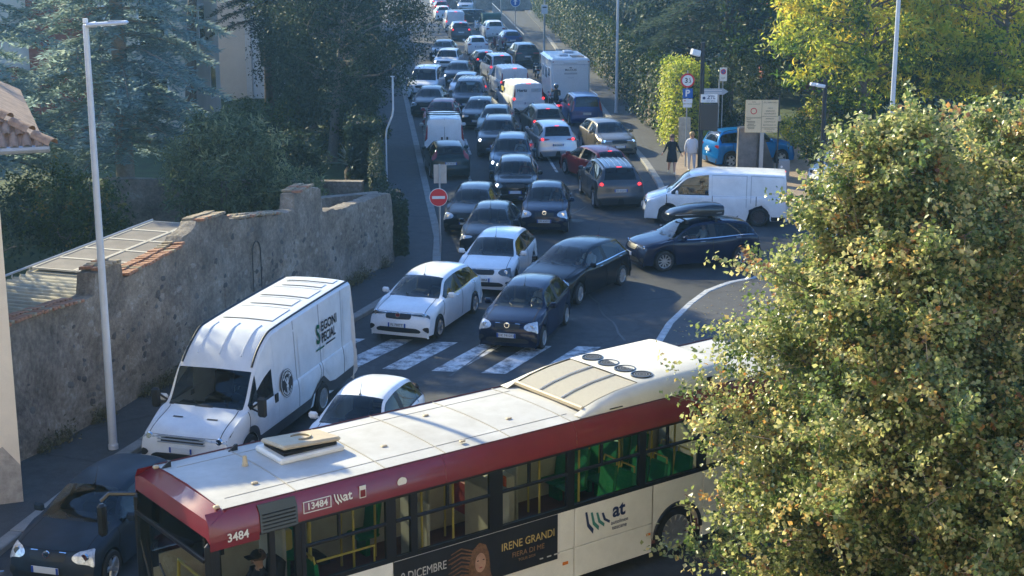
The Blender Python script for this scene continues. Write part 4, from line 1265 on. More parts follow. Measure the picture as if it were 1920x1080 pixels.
# ladder rack on the white parked van
def ladder_rack(root, h):
    for k, x in enumerate((-2.0, -1.3, -.5, .3)):
        b = MB(); b.tube([(x, -.78, h.H - .05), (x, -.78, h.H + .12), (x, .78, h.H + .12), (x, .78, h.H - .05)], .025, 6); b.build('rack_bar', M_BLACK, root)
    for y in (-.76, .76):
        b = MB(); b.tube([(-2.05, y, h.H + .15), (.35, y, h.H + .15)], .022, 6); b.build('rack_rail', M_BLACK, root)
    for y in (-.12, .12):
        b = MB(); b.box((-2.262, y, 1.0), (.03, .08, .16)); b.build('rear_door_handle', M_BLACK, root)
ladder_rack(vr, hvr)

# hire van lettering and side mark
def van_letters():
    c = hhz.S(8.45, 8); x = c.x - .03
    M_HZ = mat('letter_dark', (.03, .035, .05), .5)
    text('lettering', 'Hertz', .24, M_HZ, hz, frame((x - .012, .40, 1.42), (0, -1, 0), (0, 0, 1)), shear=.15, bold=.006)
    b = MB(); b.box((x - .004, -.42, 1.42), (.006, .58, .20)); pn = b.build('rear_badge_panel', mat('pale_grey_print', (.5, .55, .6), .5), hz)
    text('lettering', '24/7', .12, mat('letter_grey', (.2, .23, .28), .5), pn, frame((x - .012, -.42, 1.42), (0, -1, 0), (0, 0, 1)))
    b = MB(); b.box((x + .02, 0, .98), (.02, 1.3, .05)); b.build('rear_handle_strip', M_BLACK, hz)
    b = MB(); b.box((.15, .90, 1.32), (.5, .008, .26)); b.build('side_sticker', mat('sticker_yellow', (.55, .45, .05), .5), hz)
van_letters()

# the tall delivery van: its own details
def daily_details():
    r, h = dl, hd
    L2 = h.L / 2
    GRY = mat('van_grey_plastic', (.055, .06, .068), .55, var=.2)
    for sg in (1, -1):          # grey lower cladding, black waist slot, roof rubber strips
        mir = sg < 0
        h.patch([(4.95, .02), (4.95, .95), (8.99, .95), (8.99, .02)], 60, 3, .012, mir).build('lower_cladding', GRY, r)
        b = MB(); b.tube([h.S(u, 6.1 if not mir else 9.9) + Vector((0, 0, .012)) for u in np.linspace(6.15, 8.98, 30)], .026, 5); b.build('roof_gutter', M_BLACK, r)
        h.patch([(7.75, 3.05), (7.75, 3.16), (8.98, 3.16), (8.98, 3.05)], 20, 1, .004, mir).build('side_crease', PWB, r)
    for u0 in (7.75, 8.20, 8.45, 8.72):
        for mir in (False, True):
            h.patch([(u0 - .004, .95), (u0 - .004, 5.0), (u0 + .004, 5.0), (u0 + .004, .95)], 1, 12, .003, mir).build('panel_seam', mat('seam_grey', (.30, .31, .33), .6), r)
    for u0, u1 in ((8.21, 8.44), (8.46, 8.71), (8.73, 8.96)):
        for v0, v1 in ((1.45, 2.9), (3.35, 4.85)):
            for mir in (False, True):
                m = MB()
                h.patch([(u0 + .02, v0), (u0 + .02, v1), (u1 - .02, v1), (u1 - .02, v0)], 6, 6, .009, mir, m)
                m.build('side_panel', PWB, r)
    # grille and bumper
    g = MB()
    for z in (.80, .86, .92):
        c = h.S(2.6, 8)
        g.box((L2 - .02 - (z - .8) * .2, 0, z), (.03, 1.05, .028), b=.008)
    g.build('grille_bars', M_GALV, r)
    h.patch([(2.1, 7.05), (2.98, 7.05), (2.98, 8.95), (2.1, 8.95)], 4, 8, .006).build('grille', M_BLACK, r)
    h.patch([(2.98, 4.5), (3.06, 4.5), (3.06, 11.5), (2.98, 11.5)], 1, 20, .012).build('bonnet_lip', M_BLACK, r)
    for y in (.42, -.42):       # bonnet air slots
        u0 = 4.45
        h.patch([(u0, 8 - y * 1.9 - .25), (u0 + .055, 8 - y * 1.9 - .25), (u0 + .055, 8 - y * 1.9 + .25), (u0, 8 - y * 1.9 + .25)], 1, 6, .010).build('bonnet_slot', M_BLACK, r)
    for sg in (1, -1):          # big mirrors
        c = h.S(5.3, 4.2 if sg > 0 else 11.8)
        b = MB(); b.box(c + Vector((.05, .27 * sg, .06)), (.10, .20, .42), b=.04); b.tube([c, c + Vector((.05, .2 * sg, .15))], .022, 6); b.tube([c, c + Vector((.05, .2 * sg, -.05))], .02, 6)
        b.build('large_mirror', M_BLACK, r)
        b = MB(); c = h.S(7.6, 2.75 if sg > 0 else 13.25); b.box(c + Vector((0, .012 * sg, 0)), (.16, .03, .20), b=.02); b.build('door_handle_panel', M_BLACK, r)
        h.patch([(3.6, 3.4), (3.85, 3.8), (4.2, 3.2), (3.95, 2.9)], 3, 3, .008, sg < 0).build('side_repeater', M_LAMPD, r)
    # raised roof ribs and roof swages
    for k, (u0, u1, v0, v1) in enumerate(((8.12, 8.30, 6.7, 9.3), (8.34, 8.44, 6.9, 9.1), (8.47, 8.62, 6.7, 9.3), (8.66, 8.74, 6.9, 9.1), (8.78, 8.94, 6.7, 9.3))):
        h.patch([(u0, v0), (u0, v1), (u1, v1), (u1, v0)], 5, 10, .014).build('roof_swage', PWB, r)
        e = MB()
        for q in ((u0, u0 + .006), (u1 - .006, u1)):
            h.patch([(q[0], v0), (q[0], v1), (q[1], v1), (q[1], v0)], 1, 8, .017, False, e)
        e.build('roof_swage_edge', mat('seam_brown', (.26, .25, .23), .7), r)
    for v in (6.9, 8.0, 9.1):
        b = MB(); b.tube([h.S(u, v) + Vector((0, 0, .006)) for u in np.linspace(6.5, 8.05, 12)], .018, 6); b.build('cab_roof_rib', PWB, r)
    # lettering on the side facing the street (local +y = left side of the van)
    GRN = mat('letter_green', (.01, .16, .07), .5)
    BLK = mat('letter_black', (.02, .02, .022), .5)
    def side_pt(u, v, lift=.02):
        p = h.S(u, v); return p + Vector((0, lift, 0))
    up = Vector((0, 0, 1))
    base = h.S(8.52, 4.50)
    def conform(o, lift=.03):
        """lay flat print onto the curved flank"""
        uu = np.linspace(7.0, 9.0, 120); vv = np.linspace(2.2, 5.4, 60)
        M = o.matrix_basis.copy()
        for v in o.data.vertices:
            p = M @ v.co
            u = uu[int(np.argmin([abs(h.S(q, 4).x - p.x) for q in uu]))]
            zz = [h.S(u, q).z for q in vv]; y = np.interp(p.z, zz, [h.S(u, q).y for q in vv])
            v.co = M.inverted() @ Vector((p.x, y + lift, p.z))
    for body, sz, m_, dx, dz, al, bo, sx in (('S', .60, GRN, .50, -.01, 'CENTER', .017, .78), ('EGONI', .30, BLK, .32, .13, 'LEFT', .007, 1.0), ('PECIAL', .30, BLK, .32, -.138, 'LEFT', .007, .88)):
        conform(text('lettering', body, sz, m_, r, frame(base + Vector((dx, 0, dz)), (-1, 0, 0), up), al, bold=bo, sx=sx))
    for x, z, w_, m_ in ((.42, -.33, .46, GRN), (-.20, -.315, .54, BLK)):
        q = MB(); q.box(base + Vector((x, 0, z)), (w_, .002, .035)); conform(q.build('underline', m_, r), .03)
    # round emblem
    c = h.S(8.08, 4.12) + Vector((0, .035, 0))
    up2 = (h.S(8.08, 4.35) - h.S(8.08, 3.9)).normalized()
    n = Vector((-1, 0, 0)).cross(up2)
    def disc(rad, off, m, parent, name, ring=None):
        mb = MB(); k = 28; vs = []
        for i in range(k):
            t = 2 * math.pi * i / k
            vs.append(c + Vector((-1, 0, 0)) * rad * math.cos(t) + up2 * rad * math.sin(t) + n * off)
        mb.add(vs, [tuple(range(k))])
        return mb.build(name, m, parent, smooth=0)
    e = disc(.31, .010, BLK, r, 'emblem')
    disc(.295, .013, M_WHITE, e, 'emblem_ring'); disc(.275, .016, BLK, e, 'emblem_field')
    fg = MB()       # small standing figure and script inside
    for (x0, z0, w_, h_, t) in ((0, .02, .05, .22, 0), (-.07, .06, .03, .20, .6), (.07, .06, .03, .20, -.6), (-.03, -.12, .03, .16, .15), (.03, -.12, .03, .16, -.15)):
        vs = []
        for sx, sz in ((-1, -1), (1, -1), (1, 1), (-1, 1)):
            xx, zz = sx * w_ / 2, sz * h_ / 2
            xx, zz = xx * math.cos(t) - zz * math.sin(t) + x0, xx * math.sin(t) + zz * math.cos(t) + z0
            vs.append(c + Vector((-1, 0, 0)) * xx + up2 * zz + n * .019)
        fg.add(vs, [(0, 1, 2, 3)])
    fg.build('emblem_figure', M_WHITE, e, smooth=0)
    for z_, rr in ((.19, .10), (-.2, .10)):
        fg = MB()
        for i in range(7):
            t = math.pi * (.2 + .6 * i / 6) * (1 if z_ > 0 else -1)
            p = c + Vector((-1, 0, 0)) * .225 * math.cos(t) + up2 * .225 * math.sin(t) + n * .019
            fg.add([p + Vector((-1, 0, 0)) * a_ * .022 + up2 * b2 * .028 for a_, b2 in ((-1, -1), (1, -1), (.6, 1), (-.7, .8))], [(0, 1, 2, 3)])
        fg.build('emblem_script', M_WHITE, e, smooth=0)
daily_details()

# badges on the nearest noses
def badge(root, h, u, rad, m, kind):
    c = h.S(u, 8) + Vector((.014, 0, 0))
    b = MB(); b.cyl(c, c + Vector((.02, 0, .004)), rad, rad * .95, 18)
    o = b.build('badge', M_CHROME, root)
    b = MB(); b.cyl(c + Vector((.021, 0, .004)), c + Vector((.024, 0, .005)), rad * .78, rad * .78, 18); d = b.build('badge_field', m, o)
    f = MB(); x = c.x + .027
    L_ = {'V': [((-.55, .6), (0, -.1)), ((.55, .6), (0, -.1)), ((-.7, .2), (-.3, -.65)), ((-.3, -.65), (0, 0)), ((0, 0), (.3, -.65)), ((.3, -.65), (.7, .2))],
          'F': [((-.45, -.4), (-.45, .4)), ((-.45, .4), (-.1, .4)), ((.05, -.4), (.05, .4)), ((.3, -.4), (.45, .4))],
          'O': [((-.6, 0), (0, .35)), ((0, .35), (.6, 0)), ((-.6, 0), (0, -.35)), ((0, -.35), (.6, 0)), ((0, .5), (0, -.5))],
          'L': [((-.7, .1), (.7, -.1)), ((-.7, .1), (.1, .1)), ((-.1, -.1), (.7, -.1))]}[kind]
    for (a, b2), (c2, d2) in L_:
        f.tube([(x, a * rad, c.z + b2 * rad + .005), (x, c2 * rad, c.z + d2 * rad + .005)], rad * .08, 4)
    f.build('badge_mark', M_CHROME, o)

for lb, u_, rad, m_, kd in (('dark navy small hatchback with clear round headlights nosing onto the zebra crossing', 2.72, .075, PNAVY, 'V'), ('white five-door hatchback with black grille stopped at the zebra crossing', 2.72, .07, PRED, 'F'),
                            ('dark blue rounded small hatchback with pale headlights heading the queue', 2.85, .075, PNAVY, 'O'), ('dusty dark navy hatchback parked beside the beige house corner', 2.72, .065, PDUST, 'L')):
    badge(*CARS[lb], u_, rad, m_, kd)
# pressed side panels of the long white van
for u0, u1 in ((6.98, 7.40), (7.44, 7.93)):
    for v0, v1 in ((3.5, 5.0), (1.6, 3.0)):
        for mir in (False, True):
            e = MB()
            for c4 in ([(u0, v0), (u0, v1), (u0 + .008, v1), (u0 + .008, v0)], [(u1 - .008, v0), (u1 - .008, v1), (u1, v1), (u1, v0)], [(u0, v1 - .05), (u0, v1), (u1, v1), (u1, v1 - .05)]):
                hj.patch(c4, 8, 6, .004, mir, e)
            e.build('panel_crease', mat('seam_pale', (.42, .44, .47), .6), jm)
# ================================================================== the city bus
M_BRED = mat('bus_red', (.165, .011, .022), .35, coat=.5, var=.12)
M_BWHITE = mat('bus_white', (.78, .76, .68), .42, coat=.2, var=.12, vscale=2.0)
M_BROOF = mat('bus_roof', (.54, .53, .50), .65, var=.2, vscale=1.1, alt=(.38, .36, .32))
M_BCREAM = mat('bus_cream', (.50, .41, .26), .5, var=.15, vscale=4)
M_BBLK = mat('bus_black_frame', (.010, .011, .013), .35, coat=.3, var=.2)
M_BYEL = mat('bus_yellow_pole', (.62, .48, .08), .4)
M_BGREEN = mat('bus_seat_green', (.02, .20, .06), .5, var=.2)
M_BINT = mat('bus_interior', (.60, .56, .48), .7, var=.15)
M_BFLOOR = mat('bus_floor', (.16, .07, .065), .8, var=.2)
BH = R(-142.92)
bus = thing('city_bus', 'long red and cream city bus with roof hatch, air unit and concert advert', 'bus', (-.1666, 24.4145, 0), BH)
def bp(name, m, fn, parent=None, smooth=35):
    mb = MB(); fn(mb); return mb.build(name, m, parent or bus, smooth=smooth)
RZ = 2.95
FX, BX = 5.92, -6.0
# roof: gently crowned skin
vs, fs = [], []
ys = np.linspace(-1.13, 1.13, 9); xs = np.linspace(BX, FX - .22, 24)
for x in xs:
    for y in ys:
        vs.append((x, y, RZ + .045 * (1 - (y / 1.13) ** 2)))
for i in range(len(xs) - 1):
    for j in range(len(ys) - 1):
        k = i * len(ys) + j
        fs.append((k, k + len(ys), k + len(ys) + 1, k + 1))
bp('roof', M_BROOF, lambda m: m.add(vs, fs), smooth=60)
for x in (4.52, 3.0, 1.9, .65, -.6):
    bp('roof_seam', mat('sealant', (.36, .34, .30), .8), lambda m: m.tube([(x, y, RZ + .045 * (1 - (y / 1.13) ** 2) + .003) for y in ys], .012, 5))
for y in (-.78, .78):
    bp('roof_joint', mat('sealant', (.36, .34, .30), .8), lambda m: m.tube([(5.5, y, RZ + .045 * (1 - (y / 1.13) ** 2) + .001), (-.75, y, RZ + .045 * (1 - (y / 1.13) ** 2) + .001)], .007, 4))
for x, y in ((2.55, .35), (1.2, -.5), (.2, .45), (4.9, .55), (1.45, .9)):
    bp('roof_fitting', M_BCREAM, lambda m: m.box((x, y, RZ + .05), (.10, .06, .03), b=.01))
# red cant rails (long slanting strips), both sides
for sg in (1, -1):
    y0, y1 = 1.255 * sg, 1.125 * sg
    for a, b in ((5.98, 2.004), (2.0, -.596), (-.6, -6.0)):
        bp('cant_rail', M_BRED, lambda m: m.add([(a, y0, 2.54), (b, y0, 2.54), (b, 1.235 * sg, 2.80), (b, y1, RZ + .004), (a, y1, RZ + .004), (a, 1.235 * sg, 2.80)], [(0, 1, 2, 5), (5, 2, 3, 4)]))
    bp('roof_gutter', mat('gutter_dark', (.10, .03, .03), .6), lambda m: m.tube([(5.7, y1, RZ + .012), (BX, y1, RZ + .012)], .012, 5))
# front: red brow, destination glass, windscreen, pillars, nose
bp('front_brow', M_BRED, lambda m: m.add(
    [(FX - .22, -1.13, RZ + .004), (FX - .22, 1.13, RZ + .004), (FX + .02, -1.10, 2.84), (FX + .02, 1.10, 2.84), (FX + .08, -1.16, 2.62), (FX + .08, 1.16, 2.62), (5.6, -1.125, RZ + .004), (5.6, 1.125, RZ + .004), (5.98, -1.235, 2.80), (5.98, 1.235, 2.80), (5.98, -1.255, 2.54), (5.98, 1.255, 2.54), (FX - .22, 0, RZ + .049)],
    [(0, 2, 3, 1), (2, 4, 5, 3), (1, 3, 9, 7), (3, 5, 11, 9), (0, 6, 8, 2), (2, 8, 10, 4), (0, 1, 12)]))
bp('destination_glass', glass('display_glass', (.05, .06, .07)), lambda m: m.add([(FX + .085, -1.12, 2.61), (FX + .085, 1.12, 2.61), (FX + .10, 1.14, 2.28), (FX + .10, -1.14, 2.28)], [(0, 1, 2, 3)]))
bp('destination_box', M_DARK, lambda m: m.box((FX - .08, 0, 2.46), (.28, 2.2, .36)))
bp('windscreen', M_BGLASS, lambda m: m.add([(FX + .10, -1.14, 2.27), (FX + .10, 1.14, 2.27), (FX + .13, 1.18, 1.05), (FX + .13, -1.18, 1.05)], [(0, 1, 2, 3)]))
bp('windscreen_divider', M_BBLK, lambda m: m.box((FX + .11, 0, 2.275), (.04, 2.3, .05)))
for sg in (1, -1):
    bp('corner_pillar', M_BBLK, lambda m: m.box((FX + .0, 1.19 * sg, 1.6), (.24, .12, 1.9), b=.05))
bp('nose_panel', M_BRED, lambda m: m.box((FX + .03, 0, .68), (.22, 2.46, .76), b=.06))
bp('front_bumper', M_BBLK, lambda m: m.box((FX + .04, 0, .30), (.26, 2.48, .28), b=.08))
for sg in (1, -1):
    bp('headlight', M_LAMP, lambda m: m.box((FX + .145, .88 * sg, .66), (.03, .40, .2), b=.02))
bp('wiper', M_BBLK, lambda m: m.tube([(FX + .16, .5, 1.02), (FX + .15, -.3, 1.75)], .014, 5))
bp('wiper', M_BBLK, lambda m: m.tube([(FX + .16, -.5, 1.02), (FX + .15, -.95, 1.9)], .014, 5))
# mirror arms
for sg, n_ in ((-1, 'mirror_arm'), (1, 'mirror_arm')):
    if sg < 0:
        bp(n_, M_BBLK, lambda m: (m.tube([(FX + .02, -1.22, 2.52), (FX + .42, -1.40, 2.56), (FX + .55, -1.42, 2.46)], .035, 6), m.box((FX + .54, -1.42, 2.16), (.14, .12, .52), b=.04)))
    else:
        bp(n_, M_BBLK, lambda m: (m.tube([(FX + .05, 1.22, 1.55), (FX + .18, 1.42, 1.5)], .03, 6), m.box((FX + .2, 1.44, 1.25), (.12, .16, .45), b=.04)))
# body sides
WINS = [(4.48, 3.10), (2.93, 2.66), (2.54, 1.17), (.92, -.40), (-.55, -1.97), (-2.12, -3.37), (-3.55, -4.7), (-4.85, -5.75)]
for sg in (1, -1):
    Y = 1.25 * sg
    seg = [(5.98, 4.55), (4.54, 2.99), (2.98, -.56), (-.57, -2.30), (-3.50, -6.0)]
    for a, b in seg:
        bp('side_panel', M_BWHITE, lambda m: m.box(((a + b) / 2, Y - .03 * sg, 1.145), (a - b - .008, .06, .69), b=.008))
        if b != -.56 or True:
            bp('skirt_panel', M_BWHITE, lambda m: m.box(((a + b) / 2, Y - .03 * sg, .525), (a - b - .008, .06, .53), b=.008))
    # wheel arches filled round the wheels
    for cx in (-2.9, 3.25):
        m = MB(); r_ = .56; n = 18
        if cx == -2.9:
            x0, x1, zt = -2.31, -3.49, 1.49
            vs, fs = [], []
            for i in range(n + 1):
                t = math.pi * i / n
                px, pz = cx + r_ * math.cos(t), .48 + r_ * math.sin(t)
                qx = min(max(cx + 1.4 * math.cos(t), x1), x0); qz = zt if abs(math.cos(t)) < .75 else max(.26, min(zt, .48 + 1.4 * math.sin(t)))
                vs += [(px, Y, pz), (qx, Y, qz), (px, Y - .18 * sg, pz)]
            for i in range(n):
                k = 3 * i; fs += [(k, k + 3, k + 4, k + 1), (k, k + 2, k + 5, k + 3)]
            m.add(vs, fs); m.build('wheel_arch_panel', M_BWHITE, bus, smooth=30)
            bp('arch_lip', M_BBLK, lambda m: m.tube([(cx + (r_ - .01) * math.cos(t), Y + .005 * sg, .48 + (r_ - .01) * math.sin(t)) for t in np.linspace(0, math.pi, 16)], .035, 6))
    bp('waist_rail', M_BBLK, lambda m: m.box((0, Y - .03 * sg, 1.525), (11.9, .062, .07)))
    bp('window_header', M_BBLK, lambda m: m.box((0, Y - .035 * sg, 2.53), (11.9, .06, .07)))
    edges = [4.55] + [e for w in WINS for e in w] + [-5.95]
    for k in range(0, len(edges), 2):
        a, b = edges[k], edges[k + 1]
        bp('window_pillar', M_BBLK, lambda m: m.box(((a + b) / 2, Y - .03 * sg, 2.02), (abs(a - b), .066, .98)))
    for a, b in WINS:
        w = bp('side_window', M_BGLASS, lambda m: m.add([(a, Y - .02 * sg, 1.56), (b, Y - .02 * sg, 1.56), (b, Y - .02 * sg, 2.495), (a, Y - .02 * sg, 2.495)], [(0, 1, 2, 3)]))
        bp('window_bar', M_BBLK, lambda m: m.box(((a + b) / 2, Y - .018 * sg, 2.13), (a - b, .05, .05), b=.008), w)
        if a - b > 1:
            bp('vent_bar', M_BBLK, lambda m: m.box(((a + b) / 2 + .12, Y - .018 * sg, 2.32), (.035, .05, .35)), w)
    # driver's corner
    bp('cab_sill', M_BBLK, lambda m: m.box((5.27, Y - .03 * sg, 1.40), (1.40, .064, .22)))
    for x in (5.92, 5.02, 4.60):
        bp('cab_pillar', M_BBLK, lambda m: m.box((x, Y - .03 * sg, 2.0), (.09, .066, 1.1)))
    bp('cab_window', M_BGLASS, lambda m: m.add([(5.9, Y - .02 * sg, 1.48), (4.6, Y - .02 * sg, 1.48), (4.6, Y - .02 * sg, 2.5), (5.9, Y - .02 * sg, 2.5)], [(0, 1, 2, 3)]))
bp('cab_fascia', M_BRED, lambda m: m.add([(5.985, 1.262, 2.44), (5.22, 1.262, 2.44), (5.22, 1.262, 2.56), (5.985, 1.262, 2.56)], [(0, 1, 2, 3)]))
lv = bp('roof_side_louvre', M_BBLK, lambda m: m.slab([(5.2, 1.262, 2.52), (4.6, 1.262, 2.52), (4.6, 1.245, 2.80), (4.6, 1.17, 2.92), (5.2, 1.17, 2.92), (5.2, 1.245, 2.80)], (0, .012, .004)))
for k in range(5):
    bp('louvre_blade', M_DARK, lambda m: m.box((4.9, 1.272, 2.57 + k * .055), (.52, .02, .012)), lv)
# rear
bp('rear_panel', M_BWHITE, lambda m: m.box((-5.98, 0, 1.4), (.08, 2.46, 2.3), b=.02))
bp('rear_brow', M_BRED, lambda m: m.box((-5.98, 0, 2.74), (.1, 2.4, .38), b=.04))
# floor, interior lining, ceiling
bp('floor', M_BFLOOR, lambda m: m.box((0, 0, .52), (11.7, 2.36, .30)))
bp('ceiling', M_BINT, lambda m: m.box((0, 0, 2.70), (11.3, 2.2, .05)))
bp('engine_housing', M_BINT, lambda m: m.box((-5.2, -.2, 1.4), (1.3, 1.8, 1.6), b=.04))
for sg in (1, -1):
    bp('side_lining', M_BINT, lambda m: m.box((0, 1.17 * sg, 1.05), (11.4, .03, .9)))
tm_, rm_ = wheel_mesh(.48, .30, 'steel')
for cx in (-2.9, 3.25):
    for sg in (1, -1):
        o = link('wheel', tm_, bus, (cx, 1.06 * sg, .48), 0 if sg > 0 else math.pi); link('rim', rm_, o)
# seats in pairs, green shells with grab handles
def seat(x, y, face=1):
    s_ = MB()
    s_.box((x, y, 1.02), (.42, .44, .07), b=.03); s_.box((x - .20 * face, y, 1.38), (.07, .44, .74), ry=-.14 * face, b=.03)
    s_.box((x, y, .82), (.08, .3, .36))
    o = s_.build('passenger_seat', M_BGREEN, bus)
    g = MB(); g.tube([(x - .25 * face, y - .18, 1.7), (x - .27 * face, y - .16, 1.84), (x - .27 * face, y + .16, 1.84), (x - .25 * face, y + .18, 1.7)], .018, 6); g.build('grab_handle', M_BYEL, o)
for x in (-1.75, -2.5, -3.1):
    for y in (.92, .46): seat(x, y)
for x in (-1.9, -2.6, -3.3):
    for y in (-.92, -.46): seat(x, y)
seat(4.0, .92, -1); seat(3.7, -.92); seat(2.2, -.92)
for x in (4.1, 3.35, 2.75, 2.1, 1.5, .7, -.25, -1.1, -2.0, -2.75, -3.3):
    for y in (.70, -.70):
        bp('pole', M_BYEL, lambda m: m.tube([(x, y, .66), (x, y, 2.2), (x, y * .92, 2.68)], .021, 6))
for y in (.62, -.62):
    bp('ceiling_rail', M_BYEL, lambda m: m.tube([(4.3, y, 2.5), (-3.6, y, 2.5)], .018, 6))
bp('grab_rail', M_BYEL, lambda m: m.tube([(4.2, 1.05, 1.75), (3.2, 1.05, 1.75), (3.2, 1.05, 1.2)], .02, 6))
bp('grab_rail', M_BYEL, lambda m: m.tube([(2.4, 1.1, 1.5), (1.3, 1.1, 1.35)], .02, 6))
for x, y, w_, h_, m_ in ((.72, .55, .7, 1.35, M_BINT), (.1, -.2, .9, 1.2, M_BINT), (1.9, .2, .06, 1.3, M_BINT), (4.42, .1, .06, 1.6, M_BINT)):
    bp('partition', m_, lambda m: m.box((x, y, .66 + h_ / 2), (.06 if w_ < .1 else w_ * .5, .8, h_), b=.02))
bp('backrest_panel', mat('bus_orange', (.55, .10, .03), .6), lambda m: m.box((.30, .3, 1.75), (.06, .42, .55), b=.03))
bp('backrest_panel', mat('bus_seat_red', (.30, .03, .03), .6), lambda m: m.box((.62, -.3, 1.5), (.08, .5, .6), b=.03))
bp('wheelchair_bay_panel', M_BINT, lambda m: m.box((.2, -1.0, 1.25), (1.3, .10, 1.1), b=.02))
bp('bulkhead', M_BINT, lambda m: m.box((-.60, -.75, 1.35), (.05, .8, 1.4), b=.02))
bp('ticket_machine', M_BYEL, lambda m: m.box((4.1, -.1, 1.7), (.18, .22, .34), b=.03))
bp('dashboard', M_BBLK, lambda m: m.box((5.55, .45, 1.12), (.5, 1.2, .30), b=.05))
bp('cab_rail', M_BYEL, lambda m: m.tube([(5.72, .30, .9), (5.70, .30, 1.62), (5.70, -.45, 1.66), (5.72, -.5, .9)], .028, 8))
bp('driver_seat', M_SEAT, lambda m: (m.box((4.95, .66, 1.02), (.5, .5, .12), b=.04), m.box((4.70, .66, 1.45), (.12, .48, .8), ry=-.12, b=.05)))
sw_ = bp('steering_wheel', M_BBLK, lambda m: m.tube([(5.42 + .12 * math.sin(a), .66 + .23 * math.cos(a), 1.36 + .2 * math.sin(a)) for a in np.linspace(0, 2 * math.pi, 19)], .018, 6))
# ---- roof equipment
ht = bp('roof_hatch', M_BCREAM, lambda m: m.box((3.66, -.28, RZ + .215), (1.02, .74, .07), rx=.10, ry=-.05, b=.06))
bp('hatch_frame', M_BWHITE, lambda m: m.box((3.68, -.28, RZ + .08), (1.12, .84, .10), b=.03), ht)
bp('hatch_gap', M_DARK, lambda m: m.box((3.67, -.28, RZ + .145), (.92, .64, .06)), ht)
mb = MB(); pts = [(3.66 + .15 * math.cos(t) * 1.0, -.28 + .17 * math.sin(t), RZ + .262 - .10 * .17 * math.sin(t) * -1) for t in np.linspace(.8, 5.4, 14)]
mb.tube(pts, .018, 5); mb.build('hatch_mark', mat('hatch_emboss', (.30, .25, .15), .6), ht)
bp('beacon', M_BCREAM, lambda m: m.lathe([(.001, .16), (.03, .16), (.045, .02), (.055, .0)], (4.67, -.19, RZ + .045), n=12))
for x, y in ((4.4, -.98), (5.55, -.9)):
    bp('roof_aerial', M_BBLK, lambda m: m.slab([(x, y, RZ + .01), (x + .16, y, RZ + .01), (x + .04, y, RZ + .11), (x + .0, y, RZ + .11)], (0, .03, 0)))
for sg in (1, -1):
    bp('marker_lamp', M_BCREAM, lambda m: m.box((5.74, 1.0 * sg, RZ + .02), (.09, .07, .05), b=.015))
# air-conditioning pod
prof = [(-.80, .00), (-1.0, .085), (-1.3, .17), (-1.7, .245), (-2.2, .295), (-2.9, .32), (-4.12, .325), (-4.24, .30), (-4.34, .20), (-4.40, .0)]
ac = None
vs, fs = [], []
sec = [(-1.12, -.02), (-1.10, .45), (-1.03, .82), (-.92, 1.0), (-.45, 1.03), (0, 1.04), (.45, 1.03), (.92, 1.0), (1.03, .82), (1.10, .45), (1.12, -.02)]
for x, h_ in prof:
    for y, k in sec:
        vs.append((x, y, RZ + .03 + h_ * k))
ncs = len(sec)
for i in range(len(prof) - 1):
    for j in range(ncs - 1):
        if prof[i + 1][0] >= -2.2 and 3 <= j <= 6: continue
        k = i * ncs + j
        fs.append((k, k + ncs, k + ncs + 1, k + 1))
ac = bp('air_unit_cover', M_BCREAM if False else mat('air_unit_cream', (.68, .64, .53), .5, var=.1, vscale=3), lambda m: m.add(vs, fs), smooth=45)
M_MESH = mat('condenser_mesh', (.40, .37, .30), .8, .1, var=.3, vscale=60)
for y0, y1 in ((-.88, -.31), (-.28, .28), (.31, .88)):
    vv, ff = [], []
    for x, h_ in prof[1:5]:
        vv += [(x, y0, RZ + .018 + h_), (x, y1, RZ + .018 + h_)]
    for i in range(3): ff.append((2 * i, 2 * i + 2, 2 * i + 3, 2 * i + 1))
    bp('condenser_grille', M_MESH, lambda m: m.add(vv, ff), ac)
for y in (-.295, .295):
    bp('grille_rib', M_BWHITE, lambda m: m.tube([(x, y, RZ + .03 + h_) for x, h_ in prof[1:5]], .02, 5), ac)
bp('grille_sill', M_BCREAM, lambda m: m.box((-.98, 0, RZ + .10), (.06, 1.86, .08), b=.015), ac)
for k in range(4):
    y = -.66 + k * .44
    f = bp('fan', M_DARK, lambda m: m.lathe([(.001, .350), (.172, .350)], (-2.52, y, RZ), n=22), ac)
    bp('fan_ring', M_BBLK, lambda m: m.lathe([(.165, .344), (.172, .362), (.192, .362), (.20, .335)], (-2.52, y, RZ), n=22), ac)
    for q in range(3):
        bp('fan_guard', M_GALV, lambda m: m.lathe([(.04 + .045 * q, .356), (.047 + .045 * q, .356)], (-2.52, y, RZ), n=18), f)
bp('service_mark', M_INK, lambda m: m.box((-3.7, 1.118, RZ + .14), (.12, .02, .12)), ac)
bp('side_vent', M_INK, lambda m: m.box((-1.55, 1.115, RZ + .06), (.28, .02, .016)), ac)
